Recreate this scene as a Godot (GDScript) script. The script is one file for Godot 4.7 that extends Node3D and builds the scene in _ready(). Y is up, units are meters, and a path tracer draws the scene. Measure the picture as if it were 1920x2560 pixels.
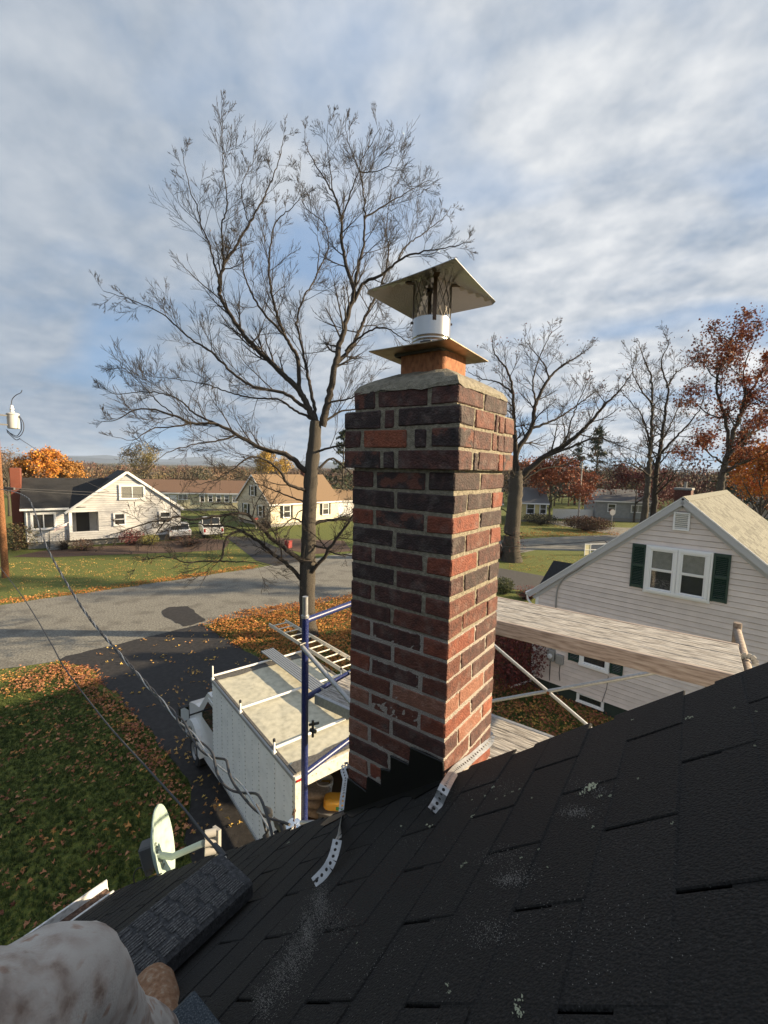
extends Node3D

# ---------- camera model of the photograph (1920 x 2560 px) ----------
const FPX := 1085.0
const EYE := Vector3(0, 7.15, 0)
const SLOPE := 0.8            # our roof rises 0.8 m per metre towards +x
const ROOF_C := 6.607         # roof height at x = 0
const RAKE_Z := -1.24
var cam_basis: Basis
var taken := {}
var mats := {}
var texs := {}
var rng := RandomNumberGenerator.new()

func ray(u: float, v: float) -> Vector3:
	return cam_basis * Vector3((u - 960.0) / FPX, -(v - 1280.0) / FPX, -1.0)
func on_plane(u: float, v: float, n: Vector3, p: Vector3) -> Vector3:
	var d := ray(u, v)
	return EYE + d * (n.dot(p - EYE) / n.dot(d))
func on_y(u: float, v: float, y: float) -> Vector3:
	return on_plane(u, v, Vector3.UP, Vector3(0, y, 0))
func on_x(u: float, v: float, x: float) -> Vector3:
	return on_plane(u, v, Vector3.RIGHT, Vector3(x, 0, 0))
func on_z(u: float, v: float, z: float) -> Vector3:
	return on_plane(u, v, Vector3.BACK, Vector3(0, 0, z))
func at_depth(u: float, v: float, d: float) -> Vector3:
	return EYE + ray(u, v) * d
func roof_y(x: float) -> float:
	return ROOF_C + SLOPE * x
func on_roof(u: float, v: float, off := 0.0) -> Vector3:
	var n := Vector3(-SLOPE, 1, 0).normalized()
	return on_plane(u, v, n, Vector3(0, ROOF_C, 0) + n * off)

# ---------- mesh builder ----------
class MB:
	var v := PackedVector3Array()
	var n := PackedVector3Array()
	var c := PackedColorArray()
	var uv := PackedVector2Array()
	var ix := PackedInt32Array()
	var col := Color(1, 1, 1)
	var use_col := false
	var use_uv := false
	func vert(p: Vector3, nn: Vector3, t := Vector2.ZERO) -> int:
		v.append(p)
		n.append(nn)
		if use_col: c.append(col)
		if use_uv: uv.append(t)
		return v.size() - 1
	func tri(a: Vector3, b: Vector3, d: Vector3) -> void:     # counter-clockwise from outside
		var nn := (b - a).cross(d - a).normalized()
		var k := vert(a, nn)
		vert(b, nn)
		vert(d, nn)
		ix.append_array([k, k + 2, k + 1])
	func quad(a: Vector3, b: Vector3, d: Vector3, e: Vector3) -> void:
		var nn := (d - a).cross(e - b).normalized()
		var k := vert(a, nn, Vector2(0, 0))
		vert(b, nn, Vector2(1, 0))
		vert(d, nn, Vector2(1, 1))
		vert(e, nn, Vector2(0, 1))
		ix.append_array([k, k + 2, k + 1, k, k + 3, k + 2])
	func box(t: Transform3D, s: Vector3) -> void:
		var h := s * 0.5
		var p := []
		for k in 8:
			p.append(t * Vector3(h.x if k & 1 else -h.x, h.y if k & 2 else -h.y, h.z if k & 4 else -h.z))
		quad(p[0], p[2], p[3], p[1])
		quad(p[4], p[5], p[7], p[6])
		quad(p[0], p[4], p[6], p[2])
		quad(p[1], p[3], p[7], p[5])
		quad(p[0], p[1], p[5], p[4])
		quad(p[2], p[6], p[7], p[3])
	func bx(a: Vector3, b: Vector3) -> void:                  # axis box between two corners
		box(Transform3D(Basis(), (a + b) * 0.5), (b - a).abs())
	func beam(a: Vector3, b: Vector3, w: float, h: float, up := Vector3.UP) -> void:
		var z := (b - a).normalized()
		if absf(z.dot(up)) > 0.98: up = Vector3.RIGHT
		var x := up.cross(z).normalized()
		box(Transform3D(Basis(x, z.cross(x), z), (a + b) * 0.5), Vector3(w, h, a.distance_to(b)))
	func bevel(t: Transform3D, s: Vector3, r: float, jit := 0.0, rg: RandomNumberGenerator = null) -> void:
		# chamfered box: three inset points at each of the eight corners
		var h := s * 0.5
		var p := []
		for k in 8:
			var sg := Vector3(1 if k & 1 else -1, 1 if k & 2 else -1, 1 if k & 4 else -1)
			var j := Vector3.ZERO
			if rg: j = Vector3(rg.randf_range(-jit, jit), rg.randf_range(-jit, jit), rg.randf_range(-jit, jit))
			var rr := r if rg == null else r * rg.randf_range(0.6, 1.9)
			p.append([t * (sg * (h - Vector3(0, rr, rr)) + j), t * (sg * (h - Vector3(rr, 0, rr)) + j), t * (sg * (h - Vector3(rr, rr, 0)) + j)])
		var F := [[0, 2, 6, 4, 0], [1, 5, 7, 3, 0], [0, 4, 5, 1, 1], [2, 3, 7, 6, 1], [0, 1, 3, 2, 2], [4, 6, 7, 5, 2]]
		for f in F:
			var m: int = f[4]
			quad(p[f[0]][m], p[f[3]][m], p[f[2]][m], p[f[1]][m])
		var E := [[0, 1, 1, 2], [2, 3, 2, 1], [4, 5, 2, 1], [6, 7, 1, 2], [0, 2, 2, 0], [1, 3, 0, 2], [4, 6, 0, 2], [5, 7, 2, 0], [0, 4, 0, 1], [1, 5, 1, 0], [2, 6, 1, 0], [3, 7, 0, 1]]
		for e in E:
			quad(p[e[0]][e[2]], p[e[0]][e[3]], p[e[1]][e[3]], p[e[1]][e[2]])
		for k in 8:
			var odd: bool = ((k & 1) + ((k >> 1) & 1) + ((k >> 2) & 1)) % 2 == 1
			if odd: tri(p[k][0], p[k][1], p[k][2])
			else: tri(p[k][0], p[k][2], p[k][1])
	func ring(center: Vector3, x: Vector3, y: Vector3, r: float, sides: int, tv := 0.0) -> int:
		var k := v.size()
		for s in sides:
			var a := TAU * s / sides
			var d := x * cos(a) + y * sin(a)
			vert(center + d * r, d, Vector2(float(s) / sides, tv))
		return k
	func stitch(k0: int, k1: int, sides: int) -> void:
		for s in sides:
			var s2 := (s + 1) % sides
			ix.append_array([k0 + s, k1 + s, k1 + s2, k0 + s, k1 + s2, k0 + s2])
	func tube(pts: PackedVector3Array, rad: PackedFloat32Array, sides := 8, caps := true) -> void:
		if pts.size() < 2: return
		var up := Vector3.UP
		var d0 := (pts[1] - pts[0]).normalized()
		if absf(d0.dot(up)) > 0.9: up = Vector3.RIGHT
		var x := up.cross(d0).normalized()
		var prev := -1
		var len := 0.0
		for q in pts.size():
			var d: Vector3
			if q == 0: d = d0
			elif q == pts.size() - 1: d = (pts[q] - pts[q - 1]).normalized()
			else: d = (pts[q + 1] - pts[q - 1]).normalized()
			x = (x - d * x.dot(d)).normalized()
			var y := d.cross(x)
			if q > 0: len += pts[q].distance_to(pts[q - 1])
			var k := ring(pts[q], x, y, rad[mini(q, rad.size() - 1)], sides, len)
			if prev >= 0: stitch(prev, k, sides)
			if caps and (q == 0 or q == pts.size() - 1):
				var cn := -d if q == 0 else d
				var cc := vert(pts[q], cn)
				var k2 := v.size()
				for s in sides:
					vert(v[k + s], cn)
				for s in sides:
					if q == 0: ix.append_array([cc, k2 + s, k2 + (s + 1) % sides])
					else: ix.append_array([cc, k2 + (s + 1) % sides, k2 + s])
			prev = k
	func bark_tube(pts: PackedVector3Array, rad: PackedFloat32Array, sides: int, amp: float, fn: FastNoiseLite) -> void:
		# a trunk with furrows: ridges that run along the stem
		var d0 := (pts[1] - pts[0]).normalized()
		var x := (Vector3.RIGHT - d0 * d0.x).normalized()
		var prev := -1
		for q in pts.size():
			var d := (pts[mini(q + 1, pts.size() - 1)] - pts[maxi(q - 1, 0)]).normalized()
			x = (x - d * x.dot(d)).normalized()
			var y := d.cross(x)
			var k := v.size()
			for s in sides:
				var a := TAU * s / sides
				var e := x * cos(a) + y * sin(a)
				var r := rad[q] * (1.0 + amp * fn.get_noise_3d(cos(a) * 3.0, sin(a) * 3.0, q * 0.16) + amp * 0.8 * fn.get_noise_3d(cos(a) * 9.0, sin(a) * 9.0, q * 0.3))
				vert(pts[q] + e * r, e)
			if prev >= 0: stitch(prev, k, sides)
			prev = k
	func rod(a: Vector3, b: Vector3, r: float, sides := 8, r2 := -1.0) -> void:
		tube(PackedVector3Array([a, b]), PackedFloat32Array([r, r if r2 < 0 else r2]), sides)
	func lathe(prof: Array, sides: int, t: Transform3D) -> void:   # Vector2(radius, y) from bottom to top outside
		for q in prof.size() - 1:
			var a: Vector2 = prof[q]
			var b: Vector2 = prof[q + 1]
			var nn := Vector2(b.y - a.y, a.x - b.x).normalized()
			var k := v.size()
			for s in sides:
				var an := TAU * s / sides
				var dn := (t.basis * Vector3(cos(an) * nn.x, nn.y, sin(an) * nn.x)).normalized()
				vert(t * Vector3(cos(an) * a.x, a.y, sin(an) * a.x), dn)
				vert(t * Vector3(cos(an) * b.x, b.y, sin(an) * b.x), dn)
			for s in sides:
				var s2 := (s + 1) % sides
				ix.append_array([k + 2 * s, k + 2 * s2, k + 2 * s2 + 1, k + 2 * s, k + 2 * s2 + 1, k + 2 * s + 1])
	func prism(poly: PackedVector2Array, t: Transform3D, depth: float) -> void:   # polygon in local xy, from z=0 to z=depth
		if Geometry2D.is_polygon_clockwise(poly): poly.reverse()
		var tr := Geometry2D.triangulate_polygon(poly)
		for q in range(0, tr.size(), 3):
			var a := poly[tr[q]]
			var b := poly[tr[q + 1]]
			var d := poly[tr[q + 2]]
			if (b - a).cross(d - a) < 0:
				var e := b
				b = d
				d = e
			tri(t * Vector3(a.x, a.y, depth), t * Vector3(b.x, b.y, depth), t * Vector3(d.x, d.y, depth))
			tri(t * Vector3(a.x, a.y, 0), t * Vector3(d.x, d.y, 0), t * Vector3(b.x, b.y, 0))
		for q in poly.size():
			var a := poly[q]
			var b := poly[(q + 1) % poly.size()]
			quad(t * Vector3(a.x, a.y, 0), t * Vector3(b.x, b.y, 0), t * Vector3(b.x, b.y, depth), t * Vector3(a.x, a.y, depth))
	func mesh() -> ArrayMesh:
		var a := []
		a.resize(Mesh.ARRAY_MAX)
		a[Mesh.ARRAY_VERTEX] = v
		a[Mesh.ARRAY_NORMAL] = n
		if use_col: a[Mesh.ARRAY_COLOR] = c
		if use_uv: a[Mesh.ARRAY_TEX_UV] = uv
		a[Mesh.ARRAY_INDEX] = ix
		var m := ArrayMesh.new()
		m.add_surface_from_arrays(Mesh.PRIMITIVE_TRIANGLES, a)
		return m

# ---------- scene helpers ----------
func numbered(parent: Node, called: String) -> String:
	var key := str(parent.get_instance_id()) + called
	var k: int = taken.get(key, 0)
	taken[key] = k + 1
	return called if k == 0 else "%s_%03d" % [called, k]
func thing(called: String, label: String, category: String, at := Vector3.ZERO, turn := 0.0, group := "") -> Node3D:
	var o := Node3D.new()
	o.name = numbered(self, called)
	add_child(o)
	o.position = at
	o.rotation.y = turn
	tag(o, label, category, group)
	return o
func tag(o: Node, label: String, category: String, group := "") -> void:
	o.set_meta("label", label)
	o.set_meta("category", category)
	if group != "": o.set_meta("group", group)
func part(parent: Node, called: String, mesh: Mesh, m: Material) -> MeshInstance3D:
	var o := MeshInstance3D.new()
	o.mesh = mesh
	o.material_override = m
	o.name = numbered(parent, called)
	parent.add_child(o)
	return o
func pmb(parent: Node, called: String, b: MB, m: Material) -> MeshInstance3D:
	return part(parent, called, b.mesh(), m)
func struct(called: String, b: MB, m: Material) -> MeshInstance3D:
	var o := part(self, called, b.mesh(), m)
	o.set_meta("kind", "structure")
	return o
func stuff(parent: Node, called: String, mesh: Mesh, xf: Array, m: Material, cols := []) -> MultiMeshInstance3D:
	var mm := MultiMesh.new()
	mm.transform_format = MultiMesh.TRANSFORM_3D
	mm.use_colors = cols.size() > 0
	mm.mesh = mesh
	mm.instance_count = xf.size()
	for k in xf.size():
		mm.set_instance_transform(k, xf[k])
		if cols.size() > 0: mm.set_instance_color(k, cols[k])
	var o := MultiMeshInstance3D.new()
	o.multimesh = mm
	o.material_override = m
	o.name = numbered(parent, called)
	parent.add_child(o)
	o.set_meta("kind", "stuff")
	return o

func lin(r: float, g: float, b: float) -> Color:
	return Color(r, g, b).linear_to_srgb()
func noise(sd: int, freq: float, oct := 4, type := FastNoiseLite.TYPE_SIMPLEX_SMOOTH, frac := FastNoiseLite.FRACTAL_FBM) -> FastNoiseLite:
	var f := FastNoiseLite.new()
	f.seed = sd
	f.frequency = freq
	f.noise_type = type
	f.fractal_type = frac
	f.fractal_octaves = oct
	return f
# tiling noise through a ramp of linear colours: stops = [[pos, Color], ...]
func ntex(key: String, fn: FastNoiseLite, size: int, stops: Array, stretch_y := 1, speck := 0.0) -> ImageTexture:
	if texs.has(key): return texs[key]
	var im := fn.get_seamless_image(size, size / stretch_y, false, false, 0.12)
	if stretch_y > 1: im.resize(size, size, Image.INTERPOLATE_BILINEAR)
	im.convert(Image.FORMAT_L8)
	var src := im.get_data()
	var lut := PackedByteArray()
	lut.resize(768)
	for k in 256:
		var t := k / 255.0
		var cc: Color = stops[0][1]
		for q in stops.size() - 1:
			if t >= stops[q][0]:
				cc = (stops[q][1] as Color).lerp(stops[q + 1][1], clampf((t - stops[q][0]) / maxf(stops[q + 1][0] - stops[q][0], 0.001), 0, 1))
		cc = cc.linear_to_srgb()
		lut[k * 3] = int(clampf(cc.r * 255, 0, 255))
		lut[k * 3 + 1] = int(clampf(cc.g * 255, 0, 255))
		lut[k * 3 + 2] = int(clampf(cc.b * 255, 0, 255))
	var out := PackedByteArray()
	out.resize(size * size * 3)
	var rg := RandomNumberGenerator.new()
	rg.seed = hash(key)
	for k in size * size:
		var x: int = src[k]
		if speck > 0.0: x = clampi(x + int(rg.randfn(0, speck * 255)), 0, 255)
		out[k * 3] = lut[x * 3]
		out[k * 3 + 1] = lut[x * 3 + 1]
		out[k * 3 + 2] = lut[x * 3 + 2]
	var t := ImageTexture.create_from_image(Image.create_from_data(size, size, false, Image.FORMAT_RGB8, out))
	texs[key] = t
	return t
# one colour whose cover follows a noise: clear below lo, up to "most" above hi
func atex(key: String, fn: FastNoiseLite, size: int, c: Color, lo: float, hi: float, most: float) -> ImageTexture:
	var im := fn.get_seamless_image(size, size, false, false, 0.12)
	im.convert(Image.FORMAT_L8)
	var src := im.get_data()
	var out := PackedByteArray()
	out.resize(size * size * 4)
	var s := c.linear_to_srgb()
	var rg := RandomNumberGenerator.new()
	rg.seed = hash(key)
	for k in size * size:
		out[k * 4] = int(s.r * 255)
		out[k * 4 + 1] = int(s.g * 255)
		out[k * 4 + 2] = int(s.b * 255)
		out[k * 4 + 3] = int(clampf((src[k] / 255.0 + rg.randfn(0, 0.05) - lo) / (hi - lo), 0, 1) * most * 255)
	return ImageTexture.create_from_image(Image.create_from_data(size, size, false, Image.FORMAT_RGBA8, out))
func gray(key: String, fn: FastNoiseLite, size: int, speck := 0.0, stretch_y := 1) -> ImageTexture:
	return ntex(key, fn, size, [[0.0, Color(0, 0, 0)], [1.0, Color(1, 1, 1)]], stretch_y, speck)
func mat(key: String, c: Color, rough := 0.8, metal := 0.0) -> StandardMaterial3D:
	if mats.has(key): return mats[key]
	var m := StandardMaterial3D.new()
	m.resource_name = key
	m.albedo_color = c
	m.roughness = rough
	m.metallic = metal
	mats[key] = m
	return m
# a textured (world triplanar) material; scale = repeats per metre
func tmat(key: String, t: Texture2D, scale: float, rough := 0.85, bump: Texture2D = null, depth_cm := 0.0, tint := Color(1, 1, 1), world := true) -> StandardMaterial3D:
	if mats.has(key): return mats[key]
	var m := mat(key, tint, rough)
	m.albedo_texture = t
	m.uv1_triplanar = true
	m.uv1_world_triplanar = world
	m.uv1_scale = Vector3.ONE * scale
	m.uv1_triplanar_sharpness = 4.0
	if bump:
		m.heightmap_enabled = true
		m.heightmap_texture = bump
		m.heightmap_scale = depth_cm
	return m

func _ready() -> void:
	rng.seed = 20241
	make_camera_and_light()
	make_materials()
	build_ground()
	build_our_house()
	build_chimney()
	build_cap()
	build_straps()
	build_all_else()

const SKY_DIV := 2.6
func make_camera_and_light() -> void:
	cam_basis = Basis(Vector3.UP, deg_to_rad(35.5)) * Basis(Vector3.RIGHT, -0.1003) * Basis(Vector3.BACK, 0.0226)
	var cam := Camera3D.new()
	cam.name = "camera"
	cam.basis = cam_basis
	cam.position = EYE
	cam.fov = rad_to_deg(2.0 * atan(1280.0 / FPX))
	cam.near = 0.05
	cam.far = 30000.0
	cam.current = true
	add_child(cam)
	var env := Environment.new()
	env.background_mode = Environment.BG_SKY
	env.tonemap_mode = Environment.TONE_MAPPER_LINEAR
	env.tonemap_exposure = SKY_DIV
	env.sdfgi_enabled = true
	env.ssao_enabled = true
	env.ssil_enabled = true
	var sky := Sky.new()
	var pm := PanoramaSkyMaterial.new()
	pm.panorama = sky_image()
	sky.sky_material = pm
	env.sky = sky
	env.fog_enabled = true
	env.fog_density = 0.00009
	env.fog_light_color = Color(0.72, 0.80, 0.92)
	var we := WorldEnvironment.new()
	we.name = "environment"
	we.environment = env
	add_child(we)
	var sun := DirectionalLight3D.new()
	sun.name = "sun"
	sun.light_energy = 1.6
	sun.light_color = Color(1.0, 0.90, 0.74)
	sun.light_angular_distance = 0.6
	sun.shadow_enabled = true
	var to_sun := Vector3(0.785, tan(deg_to_rad(18.0)), -0.62).normalized()
	sun.basis = Basis.looking_at(-to_sun, Vector3.UP)
	add_child(sun)

func sky_image() -> ImageTexture:
	# broken altocumulus: cloud sheets on a plane overhead, brighter towards the sun's side
	var w := 3072
	var h := 1536
	var im := Image.create(w, h, false, Image.FORMAT_RGBAF)
	var n1 := noise(11, 0.55, 4)
	var n2 := noise(12, 1.6, 7)
	n2.fractal_gain = 0.56
	var n3 := noise(13, 6.5, 6)
	n3.fractal_gain = 0.58
	var n4 := noise(14, 0.9, 3)
	var buf := PackedFloat32Array()
	buf.resize(w * h * 4)
	var sunh := Vector2(0.785, -0.62).normalized()
	for y in h / 2 + 1:
		var el := PI * (0.5 - (y + 0.5) / h)
		var ce := cos(el)
		var se := maxf(sin(el), 0.0)
		var kk := 1.0 / (se + 0.22)
		for x in w:
			var az := TAU * ((x + 0.5) / w)
			var dx := sin(az) * ce
			var dz := -cos(az) * ce
			var px := dx * kk
			var pz := dz * kk
			var s := (dx * sunh.x + dz * sunh.y)            # -1 .. 1 towards the sun's side
			var glow := clampf(0.5 + 0.5 * s, 0.0, 1.0)
			var big := n1.get_noise_2d(px, pz)
			var mid := n2.get_noise_2d(px + big * 0.3, pz * 1.25)
			var fin := n3.get_noise_2d(px * 0.9, pz)
			var gap := n4.get_noise_2d(px * 0.7 + 9.0, pz * 1.1)
			# thin cover here and there lets the blue through
			var cover := clampf(1.0 - 2.2 * maxf(gap - 0.10, 0.0) * (0.35 + glow) * (1.3 - se) + 0.35 * mid, 0.25, 1.0)
			var tx := (0.50 * mid + 0.40 * fin) * (0.14 + 0.95 * glow)
			var b := clampf(0.15 + 0.68 * pow(glow, 1.25) + (0.10 + 0.18 * glow) * big + tx - 0.10 * pow(1.0 - se, 3.0), 0.0, 1.12)
			var cr := lerpf(0.262, 0.93, b)
			var cg := lerpf(0.345, 0.94, b)
			var cb := lerpf(0.455, 0.95, b)
			var hz := pow(1.0 - se, 6.0)
			var br := lerpf(0.24, 0.42, hz)
			var bg := lerpf(0.40, 0.62, hz)
			var bb := lerpf(0.66, 0.82, hz)
			var sk := 1.0 / SKY_DIV
			br *= sk
			bg *= sk
			bb *= sk
			cr *= sk
			cg *= sk
			cb *= sk
			var k := (y * w + x) * 4
			buf[k] = lerpf(br, cr, cover)
			buf[k + 1] = lerpf(bg, cg, cover)
			buf[k + 2] = lerpf(bb, cb, cover)
			buf[k + 3] = 1.0
	for y in range(h / 2 + 1, h):
		for x in w:
			var k := (y * w + x) * 4
			buf[k] = 0.14
			buf[k + 1] = 0.145
			buf[k + 2] = 0.15
			buf[k + 3] = 1.0
	im.set_data(w, h, false, Image.FORMAT_RGBAF, buf.to_byte_array())
	return ImageTexture.create_from_image(im)

func make_materials() -> void:
	var f_fine := noise(21, 0.09, 4)
	var f_mid := noise(22, 0.025, 5)
	var f_big := noise(23, 0.012, 4)
	var bump := gray("bump_fine", f_fine, 512, 0.06)
	var bumpb := gray("bump_mid", f_mid, 512, 0.02)
	# bricks
	var hi := [["brick_dark", Color(0.013, 0.009, 0.009), Color(0.034, 0.019, 0.018), Color(0.070, 0.036, 0.032)],
		["brick_plum", Color(0.020, 0.010, 0.009), Color(0.062, 0.024, 0.020), Color(0.105, 0.040, 0.030)],
		["brick_brown", Color(0.026, 0.012, 0.009), Color(0.100, 0.032, 0.021), Color(0.145, 0.050, 0.032)],
		["brick_red", Color(0.055, 0.018, 0.012), Color(0.165, 0.043, 0.023), Color(0.21, 0.058, 0.031)],
		["brick_orange", Color(0.10, 0.034, 0.02), Color(0.22, 0.062, 0.030), Color(0.27, 0.085, 0.045)],
		["brick_salmon", Color(0.12, 0.052, 0.034), Color(0.21, 0.088, 0.056), Color(0.27, 0.13, 0.09)],
		["brick_flash", Color(0.014, 0.011, 0.012), Color(0.036, 0.021, 0.020), Color(0.125, 0.044, 0.029)]]
	var smear := atex("smear", noise(81, 0.018, 5), 512, Color(0.26, 0.22, 0.20), 0.56, 0.82, 0.20)
	var q := 0
	for e in hi:
		var fn := noise(60 + q, 0.022 if e[0] != "brick_flash" else 0.010, 5)
		var t := ntex(e[0], fn, 512, [[0.0, e[1]], [0.42, e[2]], [0.48 if e[0] == "brick_flash" else 0.62, e[2]], [0.62 if e[0] == "brick_flash" else 0.8, e[3]], [1.0, e[3]]], 1, 0.05)
		var m := tmat(e[0], t, 2.3, 0.82, bump, 0.5)
		m.detail_enabled = true
		m.detail_blend_mode = BaseMaterial3D.BLEND_MODE_MIX
		m.detail_albedo = smear
		m.detail_uv_layer = BaseMaterial3D.DETAIL_UV_2
		m.uv2_triplanar = true
		m.uv2_world_triplanar = true
		m.uv2_scale = Vector3.ONE * 1.35
		m.uv1_offset = Vector3(0.31 * q, 0.17 * q, 0.71 * q)
		q += 1
	tmat("mortar", ntex("mortar", f_mid, 512, [[0.0, Color(0.15, 0.13, 0.095)], [0.5, Color(0.25, 0.222, 0.165)], [1.0, Color(0.35, 0.315, 0.245)]], 1, 0.07), 4.0, 0.95, bump, 0.5)
	tmat("mortar_old", ntex("mortar_old", f_fine, 512, [[0.0, Color(0.20, 0.17, 0.145)], [0.5, Color(0.36, 0.32, 0.28)], [1.0, Color(0.52, 0.48, 0.43)]], 1, 0.09), 4.0, 0.95, bump, 0.8)
	tmat("crown", ntex("crown", f_mid, 512, [[0.0, Color(0.14, 0.125, 0.095)], [0.5, Color(0.23, 0.208, 0.16)], [1.0, Color(0.33, 0.30, 0.24)]], 1, 0.05), 3.0, 0.95, bump, 0.7)
	tmat("clay", ntex("clay", f_mid, 512, [[0.0, Color(0.14, 0.055, 0.028)], [0.45, Color(0.29, 0.115, 0.050)], [1.0, Color(0.40, 0.18, 0.085)]], 2, 0.04), 4.0, 0.85, bump, 0.2)
	# shingles: near-black granules
	var grain := noise(31, 0.22, 3)
	for k in 4:
		var d: float = [0.30, 0.35, 0.42, 0.33][k]
		tmat("shingle_%d" % k, ntex("shingle_%d" % k, grain if k % 2 == 0 else noise(35 + k, 0.2, 3), 1024, [[0.0, Color(0.0025, 0.0024, 0.0023) * d], [0.42, Color(0.0105, 0.0098, 0.0094) * d], [0.62, Color(0.022, 0.0205, 0.0195) * d], [0.8, Color(0.052, 0.049, 0.047) * d], [1.0, Color(0.13, 0.125, 0.12) * d]], 1, 0.17), 0.85, 0.93, gray("grain_bump", grain, 1024, 0.14), 0.6)
	mat("felt", lin(0.006, 0.006, 0.006), 0.95)
	mat("tar", lin(0.0045, 0.0045, 0.005), 0.42)
	var ss := mat("stainless", lin(0.47, 0.465, 0.455), 0.24, 1.0)
	ss.roughness = 0.27
	var gv := tmat("galvanized", ntex("galvanized", noise(41, 0.05, 3, FastNoiseLite.TYPE_CELLULAR), 256, [[0.0, Color(0.32, 0.33, 0.34)], [1.0, Color(0.52, 0.53, 0.54)]], 1, 0.03), 4.0, 0.45)
	gv.metallic = 0.7
	mat("steel_dark", lin(0.10, 0.10, 0.10), 0.5, 0.8)
	mat("white_paint", lin(0.72, 0.72, 0.71), 0.5)
	mat("black_plastic", lin(0.012, 0.012, 0.013), 0.5)
	mat("rubber", lin(0.015, 0.015, 0.016), 0.85)
	mat("glass_dark", lin(0.02, 0.024, 0.028), 0.08)
	mat("rust", lin(0.16, 0.06, 0.02), 0.9)
	more_materials(bump, bumpb, f_mid, f_big)

# ---------- our own house: the roof the photographer sits on ----------
func roof_basis() -> Basis:      # local x = along the eave (-z world), y = normal, z = down the slope
	var nrm := Vector3(-SLOPE, 1, 0).normalized()
	var down := Vector3(-1, -SLOPE, 0).normalized()
	return Basis(nrm.cross(down), nrm, down)

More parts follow.
